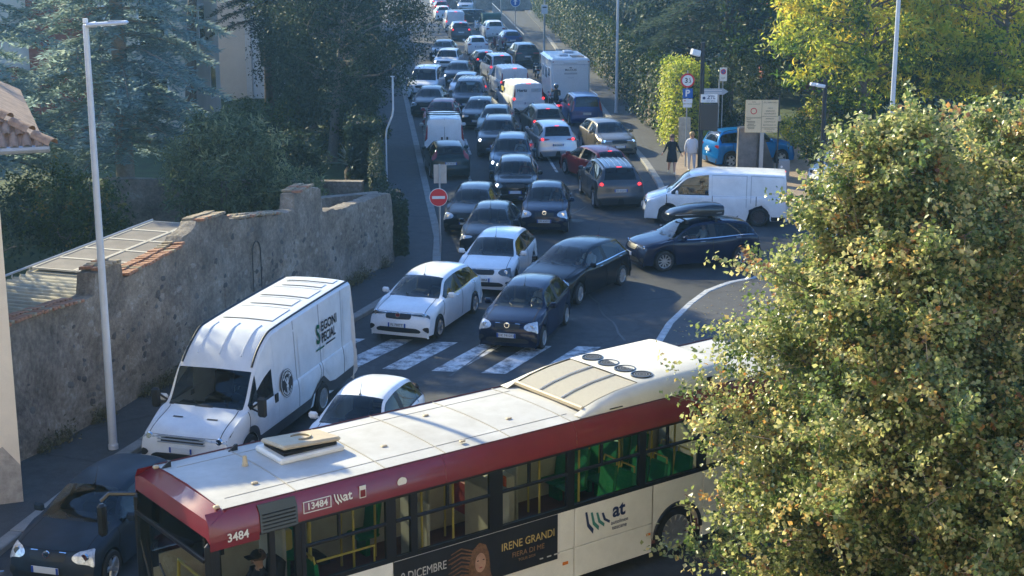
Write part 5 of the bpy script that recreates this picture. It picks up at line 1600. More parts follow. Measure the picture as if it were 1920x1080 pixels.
# ---- lettering
M_LW = mat('letter_white', (.72, .70, .64), .5)
M_LN = mat('letter_navy', (.015, .03, .10), .5)
M_LG = mat('letter_teal', (.06, .20, .17), .5)
M_LGD = mat('letter_gold', (.45, .34, .10), .5)
tilt = Vector((0, -.10, .26)).normalized()
nb = Vector((-1, 0, 0)).cross(tilt)
def on_band(x, z):     # point on the slanting cant rail
    k = (z - 2.54) / .26
    y = 1.255 - .02 * min(k, 1) if k <= 1 else 1.235 - .11 * (z - 2.80) / .154
    return Vector((x, y + .012, z))
text('lettering', '13484', .14, M_LW, bus, frame(on_band(4.27, 2.73), (-1, 0, 0), (0, -.08, 1)), sx=1.0, bold=.003)
fr_ = MB()
for a, b, w_, h_ in ((4.27, 2.81, .46, .012), (4.27, 2.65, .46, .012), (4.495, 2.73, .012, .17), (4.045, 2.73, .012, .17)):
    fr_.box(on_band(a, b) + Vector((0, .002, 0)), (w_, .006, h_))
fr_.build('number_frame', M_LW, bus)
text('lettering', 'at', .20, M_LW, bus, frame(on_band(3.76, 2.745), (-1, 0, 0), (0, -.08, 1)), bold=.004)
text('lettering', '3484', .17, M_LW, bus, frame(Vector((5.56, 1.278, 2.58)), (-1, 0, 0), (0, -.08, 1)), bold=.003)
def chevrons(x, z, s, y, cols, parent, up):
    for k, m_ in enumerate(cols):
        mb = MB(); ox = x - k * .30 * s; hh = s * (1 - k * .16)
        P_ = [(.0, .52), (-.12, .52), (-.34, -.10), (-.62, -.52), (-.50, -.62), (-.20, -.16)]
        q = [Vector((ox + px * s * .55, y, z)) + up * (pz * hh) for px, pz in ((0, .5), (-.20, .5), (-.42, -.05), (-.85, -.34), (-.80, -.56), (-.22, -.16))]
        mb.add(q, [(0, 1, 2, 5), (5, 2, 3, 4)])
        mb.build('logo_stripe', m_, parent, smooth=0)
chevrons(4.0, 2.745, .17, 1.268, (M_LW, M_LW, M_LW), bus, Vector((0, -.04, 1)))
sh_ = bp('shield_sticker', M_LW, lambda m: m.box(on_band(3.50, 2.75), (.11, .006, .19)))
bp('shield_field', M_BRED, lambda m: m.box(on_band(3.50, 2.725) + Vector((0, .005, 0)), (.085, .004, .11)), sh_)
mb = MB(); k = 16
pk = [on_band(2.81, 2.745) + Vector((-.085 * math.cos(t) * (1 if not (.9 < t < 1.5) else .6), 0, .075 * math.sin(t) if math.sin(t) > -.6 else -.045)) for t in np.linspace(0, 2 * math.pi, k, endpoint=False)]
mb.add([p + Vector((0, .004, 0)) for p in pk], [tuple(range(k))]); mb.build('peeled_patch', M_LW, bus, smooth=0)
# operator logo on the flank
chevrons(-.78, 1.17, .40, 1.262, (M_LN, M_LG, M_LG, M_LN), bus, Vector((0, 0, 1)))
text('lettering', 'at', .36, M_LN, bus, frame((-1.52, 1.264, 1.25), (-1, 0, 0), (0, 0, 1)), bold=.010)
text('lettering', 'autolinee', .105, M_LN, bus, frame((-1.54, 1.264, 1.04), (-1, 0, 0), (0, 0, 1)))
text('lettering', 'toscane', .105, M_LN, bus, frame((-1.54, 1.264, .945), (-1, 0, 0), (0, 0, 1)))
# advertising panel
ad = bp('advert_panel', mat('advert_dark', (.020, .021, .024), .35, coat=.3, var=.3), lambda m: m.box((1.40, 1.262, 1.095), (3.18, .016, .78)))
AY = 1.2735
text('lettering', '9 DICEMBRE', .20, mat('advert_grey', (.45, .44, .42), .5), ad, frame((2.45, AY, 1.20), (-1, 0, 0), (0, 0, 1)), sx=.78)
text('lettering', 'IRENE GRANDI', .19, M_LGD, ad, frame((.42, AY, 1.19), (-1, 0, 0), (0, 0, 1)), sx=.86)
text('lettering', 'FIERA DI ME', .125, mat('letter_bronze', (.22, .13, .05), .5), ad, frame((.42, AY, 1.01), (-1, 0, 0), (0, 0, 1)))
text('lettering', 'TOUR 2024', .07, mat('letter_bronze', (.22, .13, .05), .5), ad, frame((.45, AY, .90), (-1, 0, 0), (0, 0, 1)))
for k in range(3):
    bp('advert_mark', mat('advert_grey', (.45, .44, .42), .5), lambda m: m.box((.15 - .16 * k, AY, .80), (.07 + .02 * k, .003, .022)), ad)
# a plain generic portrait printed on the panel: hair, face, shoulders as flat shapes
def flat(name, m, pts, d):
    mb = MB(); mb.add([(1.40 - x, AY + d, .72 + z) for x, z in pts], [tuple(range(len(pts)))]); mb.build(name, m, ad, smooth=0)
M_HAIR = mat('print_hair', (.16, .085, .04), .5, var=.5, vscale=18)
M_FACE = mat('print_face', (.40, .24, .16), .5, var=.25, vscale=9)
el = lambda cx, cz, a, b, n=18: [(cx + a * math.cos(t), cz + b * math.sin(t)) for t in np.linspace(0, 2 * math.pi, n, endpoint=False)]
flat('print_hair', M_HAIR, [(-.22, .0), (-.20, .35), (-.13, .58), (0, .68), (.13, .62), (.19, .45), (.22, .12), (.26, 0)], 0)
for k in range(9):
    z = .18 + k * .05
    flat('print_strand', M_HAIR, [(-.12, z), (-.35, z + .06 + .02 * (k % 3)), (-.55 - .05 * (k % 2), z - .02 + .03 * (k % 3)), (-.54 - .05 * (k % 2), z - .035 + .03 * (k % 3)), (-.35, z + .035 + .02 * (k % 3)), (-.12, z - .03)], .0008 + .0001 * k)
flat('print_shoulder', M_FACE, [(-.24, .0), (-.10, .09), (.10, .09), (.30, .0)], .002)
flat('print_face', M_FACE, el(.02, .34, .105, .165), .003)
for dx in (-.04, .07):
    flat('print_eye', M_INK, el(.02 + dx - .01, .38, .022, .010, 8), .004)
flat('print_mouth', mat('print_lip', (.25, .05, .05), .5), el(.025, .255, .035, .012, 8), .004)
bp('side_marker', M_AMBER, lambda m: m.box((-.36, 1.268, .58), (.11, .012, .05)))
bp('side_marker', M_AMBER, lambda m: m.box((-2.2, 1.268, .62), (.09, .012, .04)))
# ================================================================== people
_skins = {}
def skin_mesh(name, J, E, segcol, mats, sub=1):
    key = (repr(J), repr(E), tuple(m.name for m in mats))
    if key not in _skins: _skins[key] = grow_skin(name, J, E, mats, sub)
    return _skins[key]
def grow_skin(name, J, E, mats, sub):
    """one continuous body grown over joints J {name:(co, radius)} and edges E [(a, b, material index)]"""
    names = list(J)
    ix = {n: i for i, n in enumerate(names)}
    me = bpy.data.meshes.new('skel')
    me.from_pydata([J[n][0] for n in names], [(ix[a], ix[b]) for a, b, _ in E], [])
    o = bpy.data.objects.new('skel', me)
    COL.objects.link(o)
    md = o.modifiers.new('skin', 'SKIN')
    md.use_smooth_shade = True
    if not me.skin_vertices: pass
    for n in names:
        r = J[n][1]
        sv = me.skin_vertices[0].data[ix[n]]
        sv.radius = (r, r) if not isinstance(r, tuple) else r
        sv.use_root = (n == 'pelvis')
    ss = o.modifiers.new('sub', 'SUBSURF'); ss.levels = ss.render_levels = sub
    dg = bpy.context.evaluated_depsgraph_get()
    out = bpy.data.meshes.new_from_object(o.evaluated_get(dg))
    out.name = name
    bpy.data.objects.remove(o)
    out.materials.clear()
    for m in mats: out.materials.append(m)
    seg = [(Vector(J[a][0]), Vector(J[b][0]), k) for a, b, k in E]
    idx = []
    for p in out.polygons:
        c = p.center; best = (9, 0)
        for a, b, k in seg:
            ab = b - a; t = max(0, min(1, (c - a).dot(ab) / max(ab.length_squared, 1e-9)))
            dd = (c - a - ab * t).length
            if dd < best[0]: best = (dd, k)
        idx.append(best[1])
    out.polygons.foreach_set('material_index', idx)
    out.polygons.foreach_set('use_smooth', [True] * len(idx))
    return out
def hands(mb, wrist, d, side):
    """palm and five separate fingers, slightly curled; d points along the forearm"""
    d = Vector(d).normalized(); w = Vector(wrist)
    a = d.orthogonal().normalized(); b = d.cross(a)
    mb.box(w + d * .045, (.03, .075, .085), rz=0)
    for k, ln in enumerate((.062, .074, .078, .070)):
        s_ = w + d * .08 + a * (-.03 + .02 * k)
        mb.tube([s_, s_ + d * ln * .6, s_ + d * ln * .9 + b * ln * .35], .009, 5, .007)
    s_ = w + d * .03 + a * .035
    mb.tube([s_, s_ + a * .03 + d * .03, s_ + a * .032 + d * .06], .010, 5, .008)
def face(parent, hc, fdir, m=None):
    f = Vector(fdir).normalized(); sd = Vector((0, 0, 1)).cross(f)
    b = MB(); b.ball(hc + f * .098 + Vector((0, 0, -.01)), (.014, .02, .022), 6, 4); b.build('nose', M_SKIN, parent)
    for s_ in (-1, 1):
        b = MB(); b.ball(hc + f * .085 + sd * (.034 * s_) + Vector((0, 0, .02)), (.012, .010, .009), 6, 4); b.build('eye', M_INK, parent)
        b = MB(); b.ball(hc + sd * (.088 * s_), (.018, .014, .03), 6, 4); b.build('ear', M_SKIN, parent)
    b = MB(); b.box(hc + f * .088 + Vector((0, 0, -.05)), (.035, .010, .010)); b.build('mouth', mat('lip', (.35, .10, .09), .5), parent)
def hair(parent, hc, m, long=0.0, back=(0, .02, 0)):
    b = MB(); b.ball(hc + Vector(back) + Vector((0, 0, .025)), (.108, .112, .112), 14, 8, z0=-.25)
    if long:
        b.ball(hc + Vector(back) * 3.2 + Vector((0, 0, -.10)), (.095, .055, long), 12, 8)
    b.v = [tuple(np.array(v) + rng.normal(0, .006, 3)) for v in b.v]
    b.build('hair', m, parent, smooth=80)
def walker(name, label, loc, rz, scale, shirt, trouser, shoe, hair_m, hlong, arms, legs, skirt=None, leg_skin=False, sleeve=True):
    o = thing(name, label, 'person', loc, rz)
    o.scale = (scale,) * 3
    al, ar = arms; ll, lr = legs
    J = dict(pelvis=((0, 0, .93), (.155, .11)), waist=((0, 0, 1.07), (.135, .10)), chest=((0, -.01, 1.26), (.165, .115)), neckb=((0, .0, 1.41), (.085, .07)), neck=((0, -.005, 1.47), .052),
             headb=((0, -.015, 1.53), .072), head=((0, -.02, 1.60), .098), top=((0, -.01, 1.68), .072),
             shl=((.175, 0, 1.37), .062), elb=((.22 + al[0], al[1], 1.11), .047), wrl=((.24 + al[2], al[3], .90 + al[4]), .030),
             shr=((-.175, 0, 1.37), .062), err=((-.22 - ar[0], ar[1], 1.11), .047), wrr=((-.24 - ar[2], ar[3], .90 + ar[4]), .030),
             hpl=((.095, 0, .86), .10), knl=((.10, ll[0], .49), .068), anl=((.095, ll[1], .10 + ll[2]), .042), tol=((.10, ll[1] - .13, .035 + ll[2]), .036),
             hpr=((-.095, 0, .86), .10), knr=((-.10, lr[0], .49), .068), anr=((-.095, lr[1], .10 + lr[2]), .042), tor=((-.10, lr[1] - .13, .035 + lr[2]), .036))
    lg = 3 if leg_skin else 1
    E_ = [('pelvis', 'waist', 0), ('waist', 'chest', 0), ('chest', 'neckb', 0), ('neckb', 'neck', 3), ('neck', 'headb', 3), ('headb', 'head', 3), ('head', 'top', 3),
          ('neckb', 'shl', 0), ('shl', 'elb', 0), ('elb', 'wrl', 0 if sleeve else 3), ('neckb', 'shr', 0), ('shr', 'err', 0), ('err', 'wrr', 0 if sleeve else 3),
          ('pelvis', 'hpl', 1), ('hpl', 'knl', lg), ('knl', 'anl', lg), ('anl', 'tol', 2), ('pelvis', 'hpr', 1), ('hpr', 'knr', lg), ('knr', 'anr', lg), ('anr', 'tor', 2)]
    link('body', skin_mesh('body', J, E_, None, [shirt, trouser, shoe, M_SKIN]), o)
    for w_, e_, s_ in (('wrl', 'elb', 1), ('wrr', 'err', -1)):
        hm = MB(); hands(hm, J[w_][0], Vector(J[w_][0]) - Vector(J[e_][0]), s_); hm.build('hand', M_SKIN, o)
    hc = Vector(J['head'][0])
    face(o, hc, (0, -1, 0)); hair(o, hc, hair_m, hlong)
    if skirt:
        b = MB(); b.lathe([(.145, 1.06), (.185, .93), (.215, .72), (.235, .56), (.228, .555)], n=18)
        b.v = [(v[0] * 1.05, v[1] * .8 + .02 * math.sin(v[0] * 30), v[2]) for v in b.v]; b.build('dress_skirt', skirt, o, smooth=60)
        b = MB(); b.lathe([(.19, 1.36), (.20, 1.22), (.185, 1.05)], n=16); b.v = [(v[0] * .95, v[1] * .66, v[2]) for v in b.v]; b.build('dress_top', skirt, o, smooth=60)
    else:
        b = MB(); b.lathe([(.16, 1.41), (.215, 1.30), (.215, 1.10), (.225, .86), (.218, .855)], n=18)
        b.v = [(v[0] * .98, v[1] * .68, v[2]) for v in b.v]; b.build('loose_shirt', shirt, o, smooth=60)
    return o
C_BLK = mat('cloth_black', (.012, .012, .014), .9)
C_WHT = mat('cloth_white', (.72, .72, .76), .9, var=.06)
C_LAV = mat('cloth_pale_grey', (.55, .56, .62), .9, var=.08)
H_BRN = mat('hair_brown', (.12, .06, .03), .7, var=.4, vscale=30)
H_BLD = mat('hair_blond', (.55, .38, .18), .7, var=.3, vscale=30)
PZ = .118
walker('person', 'person in a short black dress walking off the forecourt onto the pavement edge', (6.80, 64.75, PZ), R(4), 1.0, C_BLK, C_BLK, mat('shoe_pale', (.5, .46, .4), .7), H_BRN, .13, ((.05, -.06, .12, -.14, .03), (.05, .06, .12, .10, .03)), ((-.10, -.14, 0), (.02, .22, .05)), skirt=C_BLK, leg_skin=True)
walker('person', 'person with blond hair in a white shirt and pale trousers beside the dark camera pole', (7.68, 65.1, PZ), R(-3), 1.04, C_WHT, C_LAV, mat('shoe_white', (.75, .75, .75), .7), H_BLD, .06, ((.04, -.05, .03, -.10, .0), (.04, .05, .04, .06, .0)), ((-.12, -.20, 0), (.03, .18, .04)))
# ---- seated drivers
def seated(name, label, loc, rz, top, hair_m, reach=.42, cap=None, up=0.0, sleeve=True):
    """loc is the seat surface point; faces local +x"""
    o = thing(name, label, 'person', loc, rz)
    J = dict(pelvis=((0, 0, .10), (.15, .12)), waist=((-.02, 0, .26), (.13, .11)), chest=((-.03, 0, .46), (.16, .115)), neckb=((-.03, 0, .60), (.08, .07)), neck=((-.02, 0, .66), .052), headb=((0, 0, .72), .07), head=((.01, 0, .79), .098), top=((.0, 0, .87), .07),
             shl=((-.02, .18, .55), .06), elb=((.16, .23, .34 + up), .046), wrl=((reach, .15, .40 + up), .032), shr=((-.02, -.18, .55), .06), err=((.14, -.24, .33), .046), wrr=((reach, -.15, .40), .032),
             hpl=((.06, .10, .08), .09), knl=((.44, .13, .10), .07), anl=((.50, .13, -.28), .045), hpr=((.06, -.10, .08), .09), knr=((.44, -.13, .10), .07), anr=((.50, -.13, -.28), .045))
    s_ = 0 if sleeve else 2
    E_ = [('pelvis', 'waist', 0), ('waist', 'chest', 0), ('chest', 'neckb', 0), ('neckb', 'neck', 2), ('neck', 'headb', 2), ('headb', 'head', 2), ('head', 'top', 2), ('neckb', 'shl', 0), ('shl', 'elb', 0), ('elb', 'wrl', s_), ('neckb', 'shr', 0), ('shr', 'err', 0), ('err', 'wrr', s_),
          ('pelvis', 'hpl', 1), ('hpl', 'knl', 1), ('knl', 'anl', 1), ('pelvis', 'hpr', 1), ('hpr', 'knr', 1), ('knr', 'anr', 1)]
    link('body', skin_mesh('body', J, E_, None, [top, C_BLK, M_SKIN]), o)
    hm = MB(); hands(hm, J['wrl'][0], (1, -.2, .1), 1); hm.build('hand', M_SKIN, o)
    hm = MB(); hands(hm, J['wrr'][0], (1, .2, .1), -1); hm.build('hand', M_SKIN, o)
    hc = Vector(J['head'][0]); face(o, hc, (1, 0, 0)); hair(o, hc, hair_m, 0, (-.02, 0, 0))
    if cap:
        b = MB(); b.ball(hc + Vector((0, 0, .035)), (.115, .112, .10), 12, 6, z0=0); b.box(hc + Vector((.13, 0, .045)), (.11, .15, .014)); b.build('cap', cap, o)
    return o
def in_frame(root, p):
    M = Matrix.Translation(root.location) @ Matrix.Rotation(root.rotation_euler.z, 4, 'Z')
    return M @ Vector(p)
seated('person', 'bus driver in a dark polo shirt and cap reaching for the steering wheel', in_frame(bus, (4.95, .66, 1.08)), BH, mat('cloth_navy', (.02, .025, .04), .9), H_BRN, .46, cap=C_BLK, sleeve=False)
def driver_of(rootname_label, label, top, hair_m, dz, up=0.0):
    for o in bpy.data.objects:
        if o.get('label') == rootname_label:
            L_ = [c for c in o.children if c.name.startswith('steering_wheel')][0]
            v = np.array([p.co for p in L_.data.vertices]).mean(0)
            seated('person', label, in_frame(o, (v[0] - .52, v[1], v[2] - .44 + dz)), o.rotation_euler.z, top, hair_m, .45, up=up, sleeve=False)
C_PALE = mat('cloth_pale', (.55, .56, .58), .9)
driver_of('dark navy small hatchback with clear round headlights nosing onto the zebra crossing', 'driver with grey hair in pale top inside the dark navy hatchback', C_PALE, mat('hair_grey', (.5, .48, .45), .7), 0)
driver_of('dark blue hatchback carrying a black roof box, pulling out of the side road', 'driver in pale top at the wheel of the roof box hatchback', C_PALE, H_BRN, 0)
driver_of('long white panel van with its driver window open, leaving the side road', 'driver in dark top with bare forearms inside the long white van', C_BLK, H_BRN, .05, .12)

C_GRY = mat('cloth_grey', (.16, .17, .19), .9); C_MAR = mat('cloth_maroon', (.16, .03, .04), .9)
for lb, who, c_ in (('dark blue rounded small hatchback with pale headlights heading the queue', 'driver in grey inside the rounded blue hatchback', C_GRY), ('black hatchback turning behind the dark navy hatchback at the crossing', 'driver in pale top inside the turning black hatchback', C_PALE),
                    ('black crossover with small round fog lamps lit behind the rounded blue hatchback', 'driver in maroon inside the black crossover', C_MAR), ('steel blue large crossover with roof bars and lit headlights in the queue', 'driver in pale top inside the steel blue crossover', C_PALE),
                    ('dark grey off-roader with chrome roof rails just ahead of the sage green hatchback', 'driver in grey inside the dark grey off-roader', C_GRY), ('dark hatchback with small roof aerial in front of the grey people carrier', 'driver in maroon inside the dark hatchback with aerial', C_MAR), ('grey people carrier with ribbed pale roof in the descending queue', 'driver in pale top inside the grey people carrier', C_PALE)):
    driver_of(lb, who, c_, H_BRN, 0)

# ================================================================== scooters
def scooter(label, pos, rz, m_body, group=None, cover=False, lit=False, name='scooter'):
    o = thing(name, label, 'scooter', (pos[0], pos[1], .0), rz, group)
    tmx, rmx = wheel_mesh(.24, .11, 'five')
    for x in (.62, -.58):
        w_ = link('wheel', tmx, o, (x, 0, .24)); link('rim', rmx, w_)
    b = MB(); b.box((-.42, 0, .56), (.85, .30, .34), b=.10); b.box((.0, 0, .30), (.6, .30, .10), b=.03); b.build('body', m_body, o, smooth=60)
    b = MB(); b.box((-.36, 0, .78), (.72, .27, .11), b=.05); b.build('seat', M_BLACK, o, smooth=60)
    b = MB(); b.slab([(.36, -.20, .28), (.36, .20, .28), (.52, .17, .92), (.52, -.17, .92)], (.07, 0, .01)); b.build('leg_shield', m_body, o)
    b = MB(); b.box((.62, 0, .50), (.40, .16, .10), b=.04); b.build('mudguard', m_body, o)
    b = MB(); b.tube([(.62, 0, .3), (.50, 0, .95), (.46, 0, 1.04)], .03, 6); b.tube([(.40, .34, 1.04), (.47, .12, 1.03), (.47, -.12, 1.03), (.40, -.34, 1.04)], .016, 6); b.build('handlebar', M_BLACK, o)
    b = MB(); b.ball((.58, 0, .86), (.07, .11, .08), 10, 6); b.build('headlight', M_LAMP, o)
    for s_ in (-1, 1):
        b = MB(); b.tube([(.44, .22 * s_, 1.05), (.47, .30 * s_, 1.22)], .008, 5); b.box((.47, .31 * s_, 1.24), (.02, .12, .08), b=.01); b.build('mirror', M_CHROME, o)
    b = MB(); b.box((-.86, 0, .64), (.05, .24, .08), b=.02); b.build('tail_light', M_TAILON if lit else M_TAIL, o)
    b = MB(); b.box((-.90, 0, .46), (.012, .18, .16)); b.build('number_plate', M_PLATE, o)
    if cover:
        b = MB(); b.slab([(.50, -.22, .95), (.50, .22, .95), (.40, .18, 1.40), (.40, -.18, 1.40)], (.012, 0, 0)); b.build('windshield', glass('shield_glass', (.7, .75, .78)), o)
    b = MB(); b.tube([(-.1, .16, .28), (-.3, .30, .0)], .014, 5); b.build('stand', M_BLACK, o)
    return o
SG = 'scooters parked between the cars'
rd = scooter('dark scooter ridden between the hire van and the blue people carrier', G(1041, 216), R(97), mat('scooter_black', (.01, .01, .012), .3, coat=.5), lit=True, cover=True)
rider = seated('person', 'motor scooter rider in black jacket and dark helmet', in_frame(rd, (-.30, 0, .82)), R(97), C_BLK, H_BRN, .66, up=.16)
b = MB(); b.ball((.0, 0, .81), (.145, .135, .145), 14, 9); b.build('helmet', mat('helmet_black', (.02, .02, .022), .2, coat=1), rider)
b = MB(); b.ball((.03, 0, .85), (.135, .137, .11), 14, 9, z0=.2); b.build('helmet_stripe', M_CHROME, rider)
for k, (px, py, rz, c_, lb) in enumerate(((937, 92, 150, PRED, 'red scooter parked by the pavement beside the white crossover'), (947, 97, 145, PSILV, 'silver scooter parked by the pavement in front of the black crossover'),
                                          (958, 104, 150, PBLK, 'black scooter parked nose out ahead of the black crossover'), (895, 58, 100, PW, 'white scooter standing beside the grey crossover'))):
    p = G(px, py); scooter(lb, (p.x, p.y), R(rz), c_, SG, cover=(k == 3))
p = G(1006, 146); scooter('dark scooter with pale windshield squeezed beside the motorhome', (p.x, p.y), R(96), PBLK, SG, cover=True)
scooter('dark red scooter with chrome mirrors at the bottom edge beside the dusty hatchback', (-8.28, 22.1), R(-70), PRED, None, cover=True)

# ================================================================== motorhome
mh_ = thing('motorhome', 'tall white motorhome standing by the ivy hedge', 'motorhome', G(1070, 197, .2) + Vector((-.30, 3.05, -.2)), R(95.5), PR)
def mp(name, m, fn, parent=None, smooth=35):
    b = MB(); fn(b); return b.build(name, m, parent or mh_, smooth=smooth)
M_MH = mat('motorhome_white', (.74, .77, .80), .35, coat=.4, var=.06, vscale=2)
mp('living_box', M_MH, lambda b: b.box((-.55, 0, 1.72), (4.95, 2.22, 2.26), b=.10))
mp('cab', M_MH, lambda b: b.box((2.35, 0, .95), (1.4, 1.96, 1.1), b=.18))
mp('overcab', M_MH, lambda b: b.box((2.1, 0, 2.25), (1.1, 2.15, 1.1), b=.22))
mp('cab_window', M_GLASSD, lambda b: b.box((2.35, 0, 1.45), (1.25, 1.99, .5), b=.05))
mp('chassis', M_DARK, lambda b: b.box((-.3, 0, .45), (5.4, 1.8, .35)))
mp('skirt', M_MH, lambda b: b.box((-.6, 0, .62), (4.9, 2.16, .35), b=.04))
mp('rear_bumper', mat('mh_grey', (.30, .32, .34), .5), lambda b: b.box((-3.06, 0, .48), (.10, 2.1, .22), b=.03))
tmx, rmx = wheel_mesh(.34, .24, 'steel')
for x in (2.35, -1.4):
    for s_ in (1, -1):
        w_ = link('wheel', tmx, mh_, (x, .96 * s_, .34), 0 if s_ > 0 else math.pi); link('rim', rmx, w_)
for x, z, ww, hh in ((.9, 1.85, .8, .6), (-.5, 1.85, .9, .6), (-2.0, 2.0, .7, .45)):
    w_ = mp('side_window', M_WHITE, lambda b: b.box((x, 1.113, z), (ww + .1, .03, hh + .1), b=.01)); mp('pane', M_GLASSD, lambda b: b.box((x, 1.128, z), (ww, .012, hh), b=.004), w_)
mp('awning', M_MH, lambda b: b.box((-.4, 1.16, 2.72), (4.2, .10, .12), b=.04))
mp('roof_vent', mat('mh_vent', (.55, .57, .60), .5), lambda b: b.box((-1.3, .2, 2.90), (.55, .5, .12), b=.04))
mp('roof_vent', mat('mh_vent', (.55, .57, .60), .5), lambda b: b.box((.6, -.3, 2.92), (.8, .6, .14), b=.05))
mp('solar_panel', M_PV, lambda b: b.box((-1.9, -.5, 2.88), (1.0, .7, .04)))
mp('rear_window_band', mat('mh_band', (.50, .54, .60), .4), lambda b: b.box((-3.03, 0, 2.50), (.02, 2.12, .05)))
mp('brake_light', M_MH, lambda b: b.box((-3.035, 0, 2.62), (.04, .8, .12), b=.02))
MG = mat('mh_graphic', (.10, .11, .13), .5); MG2 = mat('mh_graphic_pale', (.42, .45, .50), .5)
mp('rear_graphic', MG, lambda b: b.add([(-3.036, -.10, 2.33), (-3.036, .0, 2.29), (-3.036, .12, 2.34), (-3.036, .0, 2.36)], [(0, 1, 2, 3)]), smooth=0)
text('lettering', 'McLOUIS', .17, MG, mh_, frame((-3.037, 0, 2.20), (0, -1, 0), (0, 0, 1)), bold=.003)
mp('rear_graphic', MG2, lambda b: b.box((-3.033, 0, 2.0), (.01, .75, .10)))
text('lettering', 'ITALIA', .12, MG2, mh_, frame((-3.037, 0, 1.76), (0, -1, 0), (0, 0, 1)))
for s_ in (1, -1):
    mp('tail_light', M_TAIL, lambda b: b.box((-3.06, .92 * s_, .75), (.04, .14, .26), b=.02))
    mp('rear_marker', M_TAIL, lambda b: b.box((-3.04, 1.02 * s_, 2.66), (.03, .08, .05), b=.01))

# ================================================================== signs, posts, lamps
def post(o, base, h, r, m, name='post', top=None, r1=None):
    b = MB(); b.cyl((0, 0, 0), (0, 0, h), r, r1 or r, 12); return b.build(name, m, o)
def lamp_post(label, loc, h, r, m, arm=None, group=None):
    o = thing('street_lamp', label, 'street lamp', loc, 0, group)
    b = MB(); b.lathe([(r * 1.25, 0), (r * 1.25, .1), (r * 1.08, .12), (r * 1.05, 1.1), (r, 1.2), (r * .68, h)], n=14); b.build('post', m, o)
    if arm:
        a = Vector(arm)
        b = MB(); b.tube([(0, 0, h - .25), (0, 0, h), a * .25 + Vector((0, 0, h + .03))], r * .75, 8); b.build('bracket', m, o)
        ang = math.atan2(a.y, a.x)
        b = MB(); b.box(a * .5 + Vector((0, 0, h + .04)), (a.length * 1.0, .26, .07), rz=ang, ry=-.06, b=.03); hd_ = b.build('lamp_head', m, o)
        b = MB(); b.box(a * .6 + Vector((0, 0, h - .005)), (a.length * .5, .2, .012), rz=ang, ry=-.06); b.build('led_panel', M_LAMPD, hd_)
        b = MB()
        for k in range(8): b.box(a * (.55 + k * .04) + Vector((0, 0, h + .085)), (.012, .18, .03), rz=ang)
        b.build('cooling_fins', M_GALV, hd_)
        b = MB(); b.cyl((0, 0, h + .06), (0, 0, h + .14), .05, n=10); b.build('sensor_cap', M_WHITE, o)
    return o
lamp_post('tall pale street lamp with flat head standing before the rubble wall', (-8.37, 30.51, .1), 8.78, .085, M_POST, (.82, .05, .0))
lamp_post('tall pale lamp post rising by the ivy hedge near the blue people carrier', (5.80, 85.34, .1), 9.5, .085, M_POST, (-1.1, 0, 0))
lamp_post('pale lamp post standing in front of the yellow autumn tree', (11.35, 45.8, .1), 9.5, .085, M_POST, (-1.0, 0.2, 0))
lamp_post('grey lamp post carrying a small white plate up the street', (2.56, 122.9, .1), 9.5, .08, M_GALV, (-1.0, 0, 0))
lamp_post('thin grey lamp post beside the railings at the far street end', (-1.05, 153, .1), 8.5, .08, M_GALV, (-1.0, 0, 0))
def disc(o, c, r, m, name, off=0.0, d=.012, n=28):
    b = MB(); b.cyl((c[0], c[1] - off, c[2]), (c[0], c[1] - off - d, c[2]), r, n=n); return b.build(name, m, o)
def plate_(o, c, w, h, m, name, off=0.0, d=.012):
    b = MB(); b.box((c[0], c[1] - off - d / 2, c[2]), (w, d, h), b=.002); return b.build(name, m, o)
FC = lambda o, x: frame(o, (1, 0, 0), (0, 0, 1))
def stext(body, s_, m, o, c, off, **k):
    return text('lettering', body, s_, m, o, frame((c[0], c[1] - off, c[2]), (1, 0, 0), (0, 0, 1)), **k)
# no entry
ne = thing('no_entry_sign', 'round red no entry sign on a grey post at the left pavement edge', 'traffic sign', (-2.36, 49.43, .11), R(2))
post(ne, None, 2.95, .03, M_GALV)
disc(ne, (-.04, -.04, 1.86), .30, M_WHITE, 'sign_rim'); s1 = disc(ne, (-.04, -.04, 1.86), .283, M_RED, 'sign_face', .012, .005)
plate_(ne, (-.04, -.04, 1.86), .42, .095, M_WHITE, 'white_bar', .017, .004)
plate_(ne, (.02, .05, 2.62), .42, .62, M_GALV, 'sign_back')
# weight limit and parking signs
wl = thing('weight_limit_sign', 'red-ringed weight limit sign above a blue parking plate', 'traffic sign', (7.62, 66.9, .11))
post(wl, None, 4.2, .03, M_GALV)
c = (0, -.04, 3.78)
disc(wl, c, .31, M_RED, 'sign_ring'); f = disc(wl, c, .235, M_WHITE, 'sign_face', .012, .004)
stext('3', .30, M_INK, wl, (-.055, -.04, 3.77), .018, bold=.006); stext(',5', .16, M_INK, wl, (.10, -.04, 3.74), .018, bold=.004); stext('t', .13, M_INK, wl, (.09, -.04, 3.86), .018, bold=.003)
plate_(wl, (0.02, -.04, 3.22), .44, .42, M_BLUE, 'parking_plate'); stext('P', .40, M_WHITE, wl, (0.01, -.04, 3.22), .014, bold=.012)
plate_(wl, (0.02, -.04, 2.88), .42, .20, M_WHITE, 'sub_plate'); plate_(wl, (0.02, -.04, 2.68), .38, .14, M_WHITE, 'sub_plate')
b = MB(); b.box((-.10, -.056, 2.90), (.08, .004, .03)); b.build('plate_mark', M_RED, wl)
